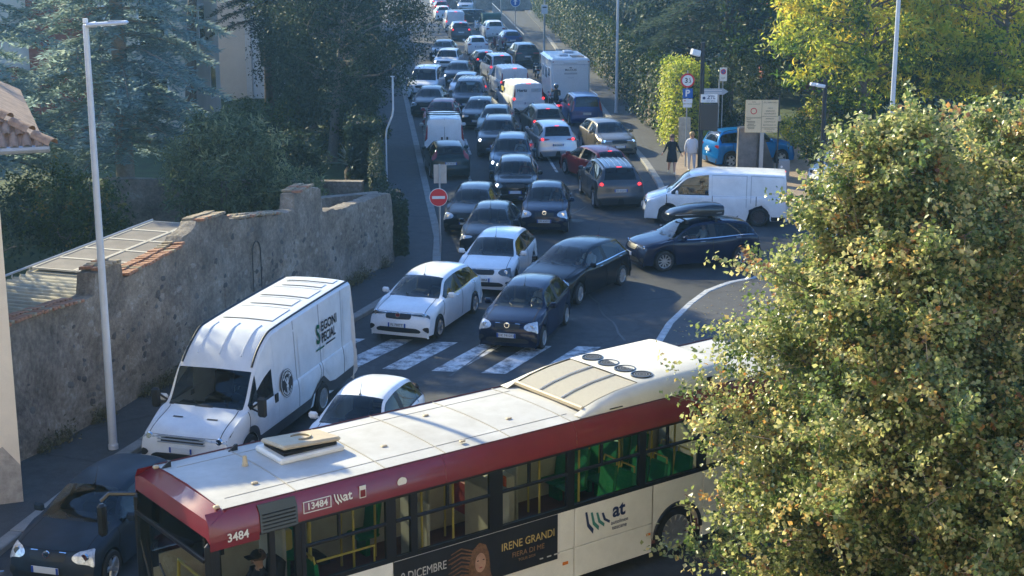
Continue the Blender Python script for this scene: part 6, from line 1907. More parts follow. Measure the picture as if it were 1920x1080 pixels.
# restricted-zone gate pole with camera, text plate and dark display
zt = thing('camera_pole', 'dark pole with camera, white restricted-zone plate and blank display panel', 'camera pole', (7.98, 64.68, .11))
b = MB(); b.cyl((0, 0, 0), (0, 0, .35), .17, .14, 12); b.cyl((0, 0, .35), (0, 0, 5.6), .10, .09, 12); b.build('post', M_DKPOST, zt)
b = MB(); b.box((.02, -.155, .22), (.16, .02, .22), b=.01); b.build('base_plate', M_WHITE, zt)
b = MB(); b.box((-.32, -.10, 5.18), (.42, .22, .26), rz=.5, ry=.25, b=.03); b.build('camera_housing', M_WHITE, zt)
b = MB(); b.tube([(0, 0, 5.3), (-.22, -.06, 5.3)], .03, 6); b.build('camera_bracket', M_DKPOST, zt)
plate_(zt, (.30, -.13, 3.28), .70, .34, M_WHITE, 'text_plate', d=.05); stext('ZTL', .20, M_LN, zt, (.38, -.13, 3.32), .054, bold=.004, shear=.15); stext('varco attivo', .075, M_LN, zt, (.36, -.13, 3.18), .054)
disc(zt, (.08, -.13, 3.30), .06, M_LN, 'plate_mark', .051, .003)
plate_(zt, (.32, -.13, 2.50), .72, 1.12, mat('display_dark', (.018, .021, .028), .35), 'display_panel', d=.12)
ar = thing('arrow_sign', 'long grey direction arrow plate on a pole beside the camera pole', 'traffic sign', (9.35, 69.5, .11))
post(ar, None, 3.55, .03, M_GALV)
b = MB(); b.slab([(-.85, -.04, 2.86), (.20, -.04, 2.86), (.42, -.04, 3.00), (.20, -.04, 3.14), (-.85, -.04, 3.14)], (0, -.02, 0)); b.build('arrow_plate', mat('arrow_grey', (.36, .42, .52), .5), ar)
for z in (2.94, 3.06):
    plate_(ar, (-.28, -.06, z), .8, .03, M_WHITE, 'arrow_stripe', .002, .004)
npk = thing('no_parking_sign', 'white plate with no parking ring on a thin pole before the shrub', 'traffic sign', (9.72, 71.0, .11))
post(npk, None, 3.95, .025, M_GALV)
plate_(npk, (0, -.04, 3.62), .34, .62, M_WHITE, 'sign_plate'); disc(npk, (0, -.04, 3.74), .125, M_RED, 'sign_ring', .012, .003); disc(npk, (0, -.04, 3.74), .092, M_BLUE, 'sign_face', .015, .003)
b = MB(); b.box((0, -.060, 3.74), (.19, .004, .03), ry=R(45)); b.build('red_bar', M_RED, npk)
stext('0-24', .09, M_INK, npk, (0, -.04, 3.45), .014)
# large cream information board
ib_ = thing('information_board', 'large cream traffic information board on a steel post', 'sign', (10.53, 64.35, .11))
M_BOARD = mat('board_cream', (.70, .56, .34), .5, var=.06)
b = MB(); b.box((0, .03, 1.1), (.16, .10, 2.2)); b.box((0, .03, 2.5), (.10, .08, 1.4)); b.build('post', M_GALV, ib_)
plate_(ib_, (-.06, -.05, 2.56), 1.36, 1.36, M_BOARD, 'board', d=.03)
M_BT = mat('board_text', (.05, .04, .03), .6)
for (x, z, w_, h_) in ((-.06, 2.56, .012, 1.32), (-.39, 2.52, .64, .012), (.29, 2.56, .66, .012), (.29, 2.08, .66, .012), (-.39, 2.48, .62, .010)):
    b = MB(); b.box((x, -.084, z), (w_, .004, h_)); b.build('rule', M_BT, ib_)
rg = MB(); rg.lathe([(.10, 0), (.135, 0)], n=24); rg.v = [(v[0] - .40, -.084, v[1] + 2.78) for v in rg.v]; rg.build('red_ring', M_RED, ib_)
for body, s_, x, z in (('ZONA', .055, -.40, 3.16), ('TRAFFICO LIMITATO', .055, -.40, 3.07), ('ORARIO', .05, -.60, 2.43), ('ZTL TERRITORIO', .075, .29, 3.14), ('VARCO', .07, .29, 2.90), ('RISERVATO', .075, .29, 2.78), ('AUTORIZZATI', .075, .29, 2.67), ('INGRESSO', .075, .29, 2.46), ('CONTROLLO', .075, .29, 2.33), ('ELETTRONICO ZTL', .065, .29, 2.19), ('INFORMAZIONI', .06, .29, 2.02), ('055 40 40', .06, .29, 1.93)):
    stext(body, s_, M_BT, ib_, (x, -.08, z), .006)
for k in range(6):
    b = MB(); b.box((-.50 + .02 * (k % 2), -.084, 2.35 - k * .062), (.36 - .05 * (k % 3), .004, .02)); b.build('small_print', M_BT, ib_)
b = MB(); b.box((.20, -.084, 2.90 + .0), (.001, .001, .001)); b.v = []; b.f = []; b.m = []
# concrete pillar and buttress
M_CONC = mat('old_concrete', (.17, .16, .15), .9, var=.4, vscale=3, bump=.4, bscale=12)
cp = thing('concrete_pillar', 'stained concrete gate pillar with sloping side in front of the blue crossover', 'pillar', (10.0, 64.8, .11))
b = MB(); b.box((-.02, 0, 1.02), (.82, .5, 2.04), b=.03); b.build('pillar', M_CONC, cp)
b = MB(); b.slab([(.40, -.22, 0), (1.15, -.22, 0), (1.10, -.22, .55), (.62, -.22, 1.75), (.40, -.22, 1.8)], (0, .44, 0)); b.build('buttress', mat('dark_concrete', (.085, .078, .07), .9, var=.4, vscale=3, bump=.4), cp)
ub = thing('utility_box', 'small grey utility cabinet with white button near the concrete pillar', 'cabinet', (11.38, 63.6, .11))
b = MB(); b.box((0, 0, .42), (.42, .3, .84), b=.02); b.build('cabinet', mat('cabinet_grey', (.26, .28, .31), .6, var=.2), ub)
disc(ub, (-.13, -.15, .56), .05, M_WHITE, 'button'); plate_(ub, (0, -.15, .42), .36, .74, mat('cabinet_door', (.24, .26, .29), .6), 'cabinet_door', d=.008)
cm = thing('camera_mast', 'dark mast with white twin camera at its top by the yellow tree', 'camera pole', (12.25, 60.2, .11))
b = MB(); b.cyl((0, 0, 0), (0, 0, 4.55), .09, .085, 12); b.build('post', M_DKPOST, cm)
for k in (0, 1):
    b = MB(); b.box((-.42 + .22 * k, -.08 * k, 4.34 - .04 * k), (.36, .18, .13), rz=.2, ry=.12, b=.03); b.build('camera_housing', M_WHITE, cm)
b = MB(); b.tube([(0, 0, 4.4), (-.3, 0, 4.42)], .03, 6); b.build('bracket', M_DKPOST, cm)
tp = thing('thin_pole', 'slender dark pole standing right of the information board', 'pole', (11.55, 66.3, .11))
post(tp, None, 3.2, .03, M_DKPOST); b = MB(); b.box((.02, -.04, 2.2), (.10, .06, .22)); b.build('pole_clamp', M_GALV, tp)
# bent post on the left pavement
bt = thing('bent_post', 'thin pale post with an offset bend on the left pavement', 'post', (-5.2, 63.0, .11))
b = MB(); b.tube([(0, 0, 0), (.0, 0, 1.9), (.04, 0, 2.2), (.28, 0, 2.75), (.32, 0, 3.0), (.32, 0, 4.35)], .038, 8); b.build('pipe', M_POST, bt)
b = MB(); b.box((.32, 0, 4.36), (.16, .10, .04)); b.build('cap', M_POST, bt)
pw = thing('utility_post', 'short pale post with notices beside the garden fence', 'post', (-5.55, 63.6, .11))
post(pw, None, 1.55, .06, M_POST); plate_(pw, (.04, -.06, 1.25), .16, .24, M_GALV, 'notice'); plate_(pw, (.05, -.06, .9), .18, .30, M_GALV, 'notice')
# blue arrow sign and white plate up the street
ba = thing('ahead_only_sign', 'round blue ahead-only sign with white arrow up the street', 'traffic sign', (.28, 131, .11))
post(ba, None, 3.9, .035, M_GALV); disc(ba, (0, -.05, 3.45), .42, M_WHITE, 'sign_rim'); disc(ba, (0, -.05, 3.45), .385, M_BLUE, 'sign_face', .012, .005)
b = MB(); b.add([(-.06, -.072, 3.20), (.06, -.072, 3.20), (.06, -.072, 3.48), (.17, -.072, 3.48), (0, -.072, 3.72), (-.17, -.072, 3.48), (-.06, -.072, 3.48)], [tuple(range(7))]); b.build('arrow', M_WHITE, ba, smooth=0)
wp = thing('notice_plate', 'white notice plate with small red mark fixed to a grey lamp post', 'sign', (2.56, 122.76, .11))
plate_(wp, (0, -.06, 3.35), .50, .72, M_WHITE, 'plate'); plate_(wp, (0, -.06, 3.50), .34, .10, M_INK, 'plate_mark', .013, .004)
# green waste container
def container(label, loc, rz):
    o = thing('waste_container', label, 'waste container', loc, rz, 'street waste containers')
    g = mat('container_green', (.008, .07, .045), .5, var=.2)
    b = MB(); b.box((0, 0, .62), (1.75, 1.0, .95), b=.08); b.build('body', g, o)
    vs, fs = [], []
    for k in range(9):
        a = math.pi * k / 8
        for x in (-.90, .90): vs.append((x, .54 * math.cos(a), 1.08 + .40 * math.sin(a)))
    for k in range(8): fs.append((2 * k, 2 * k + 1, 2 * k + 3, 2 * k + 2))
    b = MB(); b.add(vs, fs); b.add([vs[2 * k] for k in range(9)], [tuple(range(9))]); b.add([vs[2 * k + 1] for k in range(9)], [tuple(range(9))[::-1]]); b.build('lid', g, o, smooth=50)
    for x in (-.7, .7):
        for y in (-.35, .35):
            b = MB(); b.cyl((x, y - .03, .09), (x, y + .03, .09), .09, n=10); b.build('castor', M_BLACK, o)
    return o
p = G(921, 53); container('green domed waste container by the railings', (p.x, p.y, 0), R(10))
# ================================================================== planting
def leaves(name, pts, nrm, size, mats, tint, parent=None, aspect=.62, fold=.25, jitter=.9, seedn=0, droop=None, axis=None):
    """one leaf blade (two folded triangles pairs) per point; nrm gives the mean facing"""
    n = len(pts)
    r_ = np.random.default_rng(seedn + n)
    nn = nrm + r_.normal(0, jitter, (n, 3)); nn /= np.linalg.norm(nn, axis=1, keepdims=True) + 1e-9
    ax = r_.normal(0, 1, (n, 3))
    if droop is not None: ax = ax * .6 + droop
    if axis is not None: ax = axis + ax * .28
    ax -= nn * (ax * nn).sum(1, keepdims=True); ax /= np.linalg.norm(ax, axis=1, keepdims=True) + 1e-9
    sd = np.cross(nn, ax)
    s = (size * r_.uniform(.65, 1.25, n))[:, None]
    w = s * aspect
    p0 = pts; p2 = pts + ax * s
    mid = pts + ax * s * .45
    p1 = mid + sd * w * .5 + nn * w * fold; p3 = mid - sd * w * .5 + nn * w * fold
    V = np.stack([p0, p1, p2, p3], 1).reshape(-1, 3)
    k = np.arange(n, dtype=np.int32)[:, None] * 4
    F = np.concatenate([k + 0, k + 1, k + 2, k + 0, k + 2, k + 3], 1).ravel()
    me = np_mesh(name, V, F, 3, mats, np.repeat(tint, 2))
    o = link(name, me, parent)
    return o
def limb(mb, p0, p1, r0, r1, bend=.1, n=6, seg=5):
    p0, p1 = Vector(p0), Vector(p1)
    off = Vector(rng.normal(0, bend, 3)) * (p1 - p0).length
    pts = [p0.lerp(p1, t) + off * math.sin(math.pi * t) for t in np.linspace(0, 1, seg)]
    mb.tube(pts, r0, n, r1)
    return pts
M_BARK = mat('bark_brown', (.10, .075, .055), .95, var=.4, vscale=8, bump=.8, bscale=20)
M_BARKG = mat('bark_grey', (.17, .155, .14), .95, var=.35, vscale=8, bump=.6, bscale=20)
M_BARKP = mat('bark_pale', (.36, .30, .24), .9, var=.3, vscale=8, bump=.5, bscale=20)
L_AUT = leafmat('leaf_autumn_lime', [(0, (.07, .12, .03)), (.25, (.20, .26, .07)), (.50, (.44, .46, .17)), (.72, (.62, .56, .25)), (.88, (.70, .50, .14)), (.95, (.55, .26, .07)), (1, (.28, .15, .07))], .58, .36, .9)
L_YEL = leafmat('leaf_yellow_green', [(0, (.05, .10, .015)), (.22, (.16, .24, .03)), (.45, (.44, .50, .05)), (.75, (.70, .64, .06)), (1, (.75, .56, .04))], .6, .45, .4)
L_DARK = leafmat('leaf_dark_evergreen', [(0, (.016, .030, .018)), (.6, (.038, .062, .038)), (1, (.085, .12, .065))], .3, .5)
L_CEDAR = leafmat('needle_blue_cedar', [(0, (.11, .17, .17)), (.6, (.34, .44, .43)), (1, (.56, .62, .53))], .55, .6)
L_CEDG = leafmat('needle_green_cedar', [(0, (.04, .068, .046)), (.6, (.10, .14, .085)), (1, (.22, .26, .13))], .42, .6)
L_IVY = leafmat('leaf_ivy', [(0, (.018, .036, .010)), (.5, (.042, .070, .018)), (.8, (.10, .13, .025)), (1, (.24, .17, .04))], .35, .42)
L_OLE = leafmat('leaf_oleander', [(0, (.07, .10, .05)), (.6, (.18, .22, .11)), (1, (.38, .39, .20))], .42, .45)
L_SHR = leafmat('leaf_shrub_gloss', [(0, (.025, .045, .014)), (.6, (.07, .10, .03)), (1, (.26, .26, .14))], .35, .3)
U = lambda n: rng.uniform(0, 1, n)
def ballpts(n):
    v = rng.normal(0, 1, (n, 3)); v /= np.linalg.norm(v, axis=1, keepdims=True)
    return v

def clump_crown(root, centre, radii, n_clump, per, leaf, m, clump_r, shell=.55, tint_bias=None, seed=1, aspect=.62, flat=1.0, jitter=.9, cut=None, tmode='clump'):
    """crown of leaf clumps spread through an ellipsoid, thinner inside, gaps between clumps"""
    c = np.array(centre); rd = np.array(radii)
    dirs = ballpts(n_clump); rr = (shell + (1 - shell) * U(n_clump)) ** .8
    cc = c + dirs * rd * rr[:, None] * rng.uniform(.86, 1.1, (n_clump, 1))
    if cut is not None: cc = cc[cut(cc)]
    n_clump = len(cc)
    cr = clump_r * rng.uniform(.6, 1.35, n_clump)
    ct = np.clip(rng.normal(.42, .22, n_clump), 0, 1)
    p = np.repeat(cc, per, 0) + ballpts(n_clump * per) * (np.repeat(cr, per) * U(n_clump * per) ** .45)[:, None] * np.array((1, 1, flat))
    nr = (p - np.repeat(cc, per, 0)); nr /= np.linalg.norm(nr, axis=1, keepdims=True) + 1e-9
    nr = nr * .5 + np.array((0, 0, .5)) + np.repeat(dirs[:n_clump] if cut is None else (cc - c) / rd, per, 0) * .3
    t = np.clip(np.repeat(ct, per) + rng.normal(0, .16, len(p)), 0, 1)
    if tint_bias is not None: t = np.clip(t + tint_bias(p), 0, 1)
    return cc, leaves('crown', p, nr, leaf, m, t, root, aspect, jitter=jitter, seedn=seed)

# ---------------------------------------------------------------- big autumn lime in the foreground
def front_tree(label, base, H, prof, n_br, seed, leafn, group=None, lean=(0, 0), leaf=.10, m=L_AUT, bark=M_BARKG):
    """central stem with rising limbs; leaves carried along twigs. prof(z/H) -> crown radius"""
    global rng
    rng = np.random.default_rng(seed)
    o = thing('lime_tree', label, 'tree', base, 0, group)
    tr = MB()
    stem = [Vector((lean[0] * t + .10 * math.sin(5 * t), lean[1] * t + .08 * math.cos(4 * t), H * t * .93)) for t in np.linspace(0, 1, 10)]
    tr.tube(stem, .15, 8, .02)
    tw_p, tw_d = [], []
    lm = MB(); twg = MB()
    for k in range(n_br):
        t = .05 + .91 * (k + rng.uniform(0, 1)) / n_br
        z = H * t * .93
        i = t * 9; a = stem[int(i)].lerp(stem[min(int(i) + 1, 9)], i - int(i))
        az = k * 2.399 + rng.uniform(-.4, .4)
        R_ = prof(min(.99, t + .06)) * rng.uniform(.55, 1.04)
        el = (rng.uniform(-.1, .4) + .7 * t) / max(1, R_ * .5)
        e = a + Vector((math.cos(az) * R_, math.sin(az) * R_, R_ * el * .75 + .2))
        bp_ = limb(lm, a, e, .045 * (1.15 - t), .008, .07, 5, 6)
        nt = int(9 + 10 * R_)
        for q in range(nt):
            u = .18 + .82 * (q + rng.uniform(0, 1)) / nt
            j = u * 5; b = bp_[int(j)].lerp(bp_[min(int(j) + 1, 5)], j - int(j))
            d = Vector(rng.normal(0, 1, 3)); d.z = d.z * .55 + .30; d.normalize()
            d = (d + (e - a).normalized() * .6).normalized()
            ln = rng.uniform(.35, .95) * (.6 + .4 * R_ / 2)
            te = b + d * ln
            if q % 3 == 0: twg.tube([b, b.lerp(te, .5) + Vector(rng.normal(0, .03, 3)), te], .009, 3, .003, cap=False)
            tw_p.append((b, te)); tw_d.append(d)
    tr.build('trunk', bark, o, smooth=60)
    tag(lm.build('limbs', bark, o, smooth=60), kind='stuff')
    tag(twg.build('twigs', M_BARKP, o, smooth=0), kind='stuff')
    A = np.array([p[0] for p in tw_p]); B = np.array([p[1] for p in tw_p])
    per = max(3, leafn // len(A))
    u = rng.uniform(.1, 1.08, (len(A), per, 1)) ** .8
    P_ = (A[:, None] * (1 - u) + B[:, None] * u).reshape(-1, 3) + rng.normal(0, .06, (len(A) * per, 3))
    tt = np.clip(rng.normal(.40, .20, len(A)), 0, 1)
    t = np.clip(np.repeat(tt, per) + rng.normal(0, .17, len(P_)), 0, 1)
    ctr = np.array([0, 0, H * .45]); od = P_ - ctr; od /= np.linalg.norm(od, axis=1, keepdims=True)
    leaves('crown', P_, od * .35 + np.array((0, 0, .55)), leaf, m, t, o, .82, .18, .85, seed, droop=np.array((0, 0, -.35)))
    return o
def crown_of(pts):
    t, r = zip(*pts)
    return lambda q: float(np.interp(q, t, r))
cone = crown_of([(0, 3.3), (.12, 2.9), (.25, 2.6), (.40, 3.2), (.48, 2.95), (.54, 2.35), (.64, 2.1), (.78, 1.5), (.9, .9), (1, .5)])
front_tree('tall autumn lime tree whose yellowing crown covers the rear of the bus', (5.75, 22.4, .11), 8.4, cone, 150, 5, 190000, 'limes along the near pavement', leaf=.082)
cone2 = crown_of([(0, 3.0), (.15, 3.6), (.6, 3.0), (.85, 1.9), (1, .6)])
front_tree('second autumn lime tree at the right edge, touching the tall one', (8.0, 24.0, .11), 8.35, cone2, 100, 9, 110000, 'limes along the near pavement', leaf=.082)
cone3 = crown_of([(0, 2.4), (.3, 2.6), (.7, 1.8), (1, .5)])
front_tree('low leafy young lime tree at the bottom right corner', (7.6, 20.4, .11), 4.6, cone3, 60, 15, 45000, 'limes along the near pavement', leaf=.082)

# ---------------------------------------------------------------- yellow-green trees on the right
def broad_tree(name, label, base, H, crown_c, radii, ncl, per, leaf, m, clump_r, seed, bark=M_BARKG, tr=.2, group=None, flat=.6, bias=None, cut=None, aspect=.4):
    global rng
    rng = np.random.default_rng(seed)
    o = thing(name, label, 'tree', base, 0, group)
    cc, _ = clump_crown(o, crown_c, radii, ncl, per, leaf, m, clump_r, .45, seed=seed, flat=flat, aspect=aspect, tint_bias=bias, cut=cut)
    t = MB(); top = Vector(crown_c)
    t.tube([(0, 0, 0), (top.x * .3, top.y * .3, top.z * .5), (top.x, top.y, top.z + radii[2] * .3)], tr, 8, tr * .35)
    t.build('trunk', bark, o, smooth=60)
    l = MB()
    for k in range(min(len(cc), 46)):
        p = Vector(cc[k * len(cc) // 46 if len(cc) > 46 else k]); z0 = max(top.z * .4, min(top.z + radii[2] * .2, p.z - 1.0)); s_ = Vector((top.x * min(1, z0 / top.z), top.y * min(1, z0 / top.z), z0))
        limb(l, s_, p, tr * .32, .012, .08, 5, 5)
    tag(l.build('limbs', bark, o, smooth=60), kind='stuff')
    return o
sunny = lambda amt: (lambda p: amt * (p[:, 2] - p[:, 2].mean()) / (p[:, 2].std() + 1e-6))  # paints sun on the upper crown into the leaf tint, by height
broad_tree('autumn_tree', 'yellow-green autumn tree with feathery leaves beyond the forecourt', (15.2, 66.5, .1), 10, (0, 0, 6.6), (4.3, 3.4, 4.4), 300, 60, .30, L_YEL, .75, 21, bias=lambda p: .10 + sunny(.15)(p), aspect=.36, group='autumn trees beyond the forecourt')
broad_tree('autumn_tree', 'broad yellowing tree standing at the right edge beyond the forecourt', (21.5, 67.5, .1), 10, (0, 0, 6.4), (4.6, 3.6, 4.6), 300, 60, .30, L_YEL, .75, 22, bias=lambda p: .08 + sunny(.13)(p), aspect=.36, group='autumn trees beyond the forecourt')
broad_tree('broadleaf_tree', 'tall dark green tree behind the two yellow autumn trees', (18, 76, .1), 12, (0, 0, 6.0), (7.5, 4.0, 5.5), 320, 50, .34, L_IVY, 1.0, 23, group=None)
# shrubs behind the signs
def shrub(name, label, base, radii, ncl, per, leaf, m, clump_r, seed, cat='shrub', group=None, aspect=.5, bias=None, flat=1.0):
    global rng
    rng = np.random.default_rng(seed)
    o = thing(name, label, cat, base, 0, group)
    rd = np.array(radii)
    cc, _ = clump_crown(o, (0, 0, rd[2] * .95), rd, ncl, per, leaf, m, clump_r, .5, seed=seed, aspect=aspect, tint_bias=bias, flat=flat, cut=lambda c: c[:, 2] > .12)
    s_ = MB()
    for k in range(9):
        p = Vector(cc[(k * 7) % len(cc)]); limb(s_, (rng.normal(0, .12), rng.normal(0, .12), 0), p, .045, .012, .1, 5, 5)
    tag(s_.build('stems', M_BARKG, o, smooth=60), kind='stuff')
    return o
shrub('glossy_shrub', 'tall glossy leaved shrub behind the no parking plate', (11.0, 75.2, .1), (2.1, 1.6, 2.3), 130, 55, .16, L_SHR, .42, 31)
shrub('glossy_shrub', 'rounded glossy shrub behind the weight limit sign', (9.2, 74.0, .1), (1.2, 1.1, 1.7), 80, 50, .15, L_SHR, .38, 32)
shrub('glossy_shrub', 'low bright green bush on the lawn behind the blue crossover', (13.9, 73.0, .1), (1.4, 1.2, .8), 60, 40, .14, L_YEL, .35, 33)
shrub('glossy_shrub', 'bushy green shrub at the foot of the yellow tree by the camera mast', (13.6, 65.5, .1), (1.6, 1.4, 1.9), 90, 50, .16, L_IVY, .4, 34)
# ---------------------------------------------------------------- ivy hedge on the right
def ivy(label, line, h, depth, n, leaf, seed, h1=None, name='ivy_hedge', bias=None, m=L_IVY):
    global rng
    rng = np.random.default_rng(seed)
    o = thing(name, label, 'hedge', (0, 0, 0))
    pts = [Vector(p) for p in line]
    ln = [(b - a).length for a, b in zip(pts[:-1], pts[1:])]; tot = sum(ln)
    core = MB()
    for a, b in zip(pts[:-1], pts[1:]):
        d = b - a; core.box((a + b) / 2 + Vector((0, 0, h * .48 + .4)), (d.length, depth * .45, h * .82), rz=math.atan2(d.y, d.x))
    core.build('stems', mat('hedge_core', (.018, .022, .010), .95, var=.4, vscale=6), o, smooth=0)
    s = U(n) * tot
    cum = np.concatenate([[0], np.cumsum(ln)])
    k = np.clip(np.searchsorted(cum, s, 'right') - 1, 0, len(ln) - 1)
    A = np.array(pts)[k]; D = (np.array(pts)[k + 1] - A) / np.array(ln)[k][:, None]
    base = A + D * (s - cum[k])[:, None]
    nrm2 = np.stack([-D[:, 1], D[:, 0], np.zeros(n)], 1)
    a = U(n) * math.pi * 1.5 - math.pi * .25       # wraps over the top
    wob = 1 + .16 * np.sin(s * 1.7) + .14 * np.sin(s * 4.3 + 2) + rng.normal(0, .16, n)
    sx = np.clip(np.cos(a) * 1.35, -1, 1); sz = np.sin(a)
    z = np.where(abs(sx) > .98, U(n), .90 + .12 * np.clip(sz, 0, 1)) 
    p = base + nrm2 * (sx * depth * .5 * wob)[:, None]
    p[:, 2] = .30 + (h - .1) * z * (1 + .07 * np.sin(s * 2.3) + .05 * np.sin(s * 7)) + rng.normal(0, .12, n)
    nv = nrm2 * sx[:, None] + np.array((0, 0, .5))
    ne = min(n // 5, 2200)                       # leaves closing the near end
    lat = rng.uniform(-.55, .55, ne)
    p[:ne] = np.array(pts[0]) - D[:ne] * 0 - np.outer(rng.uniform(.0, .18, ne), (np.array(pts[1]) - np.array(pts[0])) / ln[0]) + np.outer(lat * depth, np.array((-(pts[1] - pts[0]).y, (pts[1] - pts[0]).x, 0)) / ln[0])
    p[:ne, 2] = .3 + (h - .05) * U(ne); nv[:ne] = -(np.array(pts[1]) - np.array(pts[0])) / ln[0] + np.array((0, 0, .4))
    t = np.clip(rng.normal(.42, .16, n) + .12 * np.sin(s * .9) , 0, 1)
    if bias is not None: t = np.clip(t + bias(p), 0, 1)
    leaves('foliage', p, nv, leaf, m, t, o, .8, .2, .6, seed, droop=np.array((0, 0, -.6)))
    return o
ivy('ivy mass at the hedge end behind the walkers, leaf colour brightened as if sunlit', [(8.25, 71.6, 0), (8.0, 75.5, 0)], 3.5, 1.5, 9000, .13, 41, bias=lambda p: np.full(len(p), -.04), m=L_YEL)  # sunlight on this end is put into the brighter leaf colour
ivy('long dark ivy hedge running up the right pavement', [(8.05, 75.5, 0), (7.35, 83.2, 0), (7.05, 96, 0), (6.2, 112, 0), (4.3, 145, 0), (3.0, 170, 0)], 3.2, 1.3, 42000, .19, 42)
ivy('ivy tumbling over the end of the rubble wall', [(-3.62, 48.5, 0), (-4.3, 50.2, 0), (-5.0, 56.0, 0), (-5.5, 62, 0)], 1.8, .4, 9000, .10, 43, name='wall_ivy', m=L_DARK)
ivy('dark hedge inside the iron garden fence', [(-6.1, 62.0, 0), (-7.6, 78, 0), (-9.2, 97, 0), (-11, 120, 0), (-13.5, 150, 0)], 2.4, 1.0, 22000, .17, 44, m=L_DARK)

# ---------------------------------------------------------------- conifers
def cedar(label, base, H, spread, m, seed, z0=1.6, n_tier=26, trunk_r=.38, bark=M_BARK, droop=.22, dens=1.0, size=.20, group=None, name='cedar', flat_top=.0):
    """tiers of level boughs hung with flat drooping sprays of needles"""
    global rng
    rng = np.random.default_rng(seed)
    o = thing(name, label, 'tree', base, 0, group)
    t = MB(); t.tube([(0, 0, 0), (.05, 0, H * .35), (-.05, .05, H * .7), (0, 0, H)], trunk_r, 9, .05); t.build('trunk', bark, o, smooth=60)
    l = MB()
    P_, Ax, T_ = [], [], []
    for k in range(n_tier):
        f = k / (n_tier - 1)
        z = z0 + (H - z0 - .3) * f
        for b in range(4 if f < .8 else 3):
            az = k * 1.9 + b * 2 * math.pi / (4 if f < .8 else 3) + rng.uniform(-.35, .35)
            ln = spread * ((1 - f) ** .7 * .92 + .08) * rng.uniform(.62, 1.12)
            d = np.array((math.cos(az), math.sin(az), 0)); sd = np.array((-d[1], d[0], 0))
            rise = rng.uniform(.06, .22)
            pts = []
            for q in np.linspace(0, 1, 6):
                pts.append(Vector(d * ln * q) + Vector((0, 0, z + ln * (rise * q - (droop + rise * .6) * q * q))))
            l.tube(pts, .075 * (1 - f * .6), 5, .012, cap=False)
            nt = max(5, int(15 * dens * ln / spread))
            for j in range(nt):
                q = .12 + .88 * (j + rng.uniform(0, 1)) / nt
                st_ = np.array(d * ln * q); st_[2] = z + ln * (rise * q - (droop + rise * .6) * q * q)
                for sgn in (-1, 1):
                    tl_ = (.30 + ln * .22 * (1.12 - q)) * rng.uniform(.7, 1.25)
                    td = sd * sgn * rng.uniform(.6, 1.0) + d * rng.uniform(.35, .9) + np.array((0, 0, rng.uniform(-.35, .05)))
                    td /= np.linalg.norm(td)
                    nb_ = int(8 + tl_ * 11)
                    w_ = (np.arange(nb_) + U(nb_)) / nb_
                    p = st_ + np.outer(w_ * tl_, td) + rng.normal(0, .02, (nb_, 3)); p[:, 2] -= .35 * (w_ * tl_) ** 2
                    alt = np.where(np.arange(nb_) % 2 == 0, 1.0, -1.0)[:, None]
                    P_.append(p); Ax.append(td * .8 + np.cross(td, (0, 0, 1.0)) * alt * .65 + np.array((0, 0, -.12)))
                    T_.append(np.clip(rng.normal(.35 + .3 * q, .14, nb_), 0, 1))
    tag(l.build('limbs', bark, o, smooth=60), kind='stuff')
    P_, Ax, T_ = np.concatenate(P_), np.concatenate(Ax), np.concatenate(T_)
    leaves('crown', P_, np.tile((0, 0, 1.0), (len(P_), 1)), size, m, T_, o, .30, .12, .30, seed, axis=Ax)
    return o
cedar('great blue cedar spreading over the garden behind the shed', (-14.9, 58.5, 0), 18.5, 5.3, L_CEDAR, 51, z0=2.4, n_tier=32, bark=M_BARKP, dens=1.7, droop=.30, size=.33)
cedar('second blue cedar at the garden edge behind the beige house', (-21.3, 56.0, 0), 19.0, 6.0, L_CEDAR, 52, z0=2.2, n_tier=30, dens=1.6, droop=.26, size=.33)
cedar('dark cedar with bare lower trunk before the apartment block', (-12.85, 82.0, 0), 18, 3.9, L_CEDG, 53, z0=5.4, n_tier=20, trunk_r=.40, dens=1.2, droop=.34, size=.28)
cedar('green cedar with wide level boughs behind the hedge on the right', (11.8, 84.5, 0), 15, 6.0, L_CEDG, 54, z0=4.6, n_tier=18, dens=1.5, droop=.24, size=.30)
cedar('dark spruce deep in the garden left of the street', (-15.5, 106, 0), 21, 6.0, L_CEDG, 55, z0=2.5, n_tier=24, dens=1.2, droop=.3, size=.32)
# columnar cypress
def cypress(label, base, H, r, seed):
    global rng
    rng = np.random.default_rng(seed)
    o = thing('cypress', label, 'tree', base)
    t = MB(); t.cyl((0, 0, 0), (0, 0, H * .9), .16, .03, 8); t.build('trunk', M_BARK, o)
    n = 16000
    f = U(n); rad = r * np.minimum(1, f / .12 + .25) * (1 - f ** 2.4) ** .6 * (.72 + .32 * U(n)); az = U(n) * 6.283
    rad *= 1 + .10 * np.sin(az * 5 + f * 9)
    p = np.stack([np.cos(az) * rad, np.sin(az) * rad, .2 + f * (H - .2)], 1)
    nr = np.stack([np.cos(az), np.sin(az), np.full(n, .2)], 1)
    leaves('crown', p, nr, .22, L_CEDG, np.clip(rng.normal(.3, .2, n), 0, 1), o, .3, .15, .35, seed, droop=np.array((0, 0, 1.6)))
cypress('slim columnar cypress between the cedar trunk and the dark evergreen', (-10.7, 76.5, 0), 9.5, 1.15, 61)
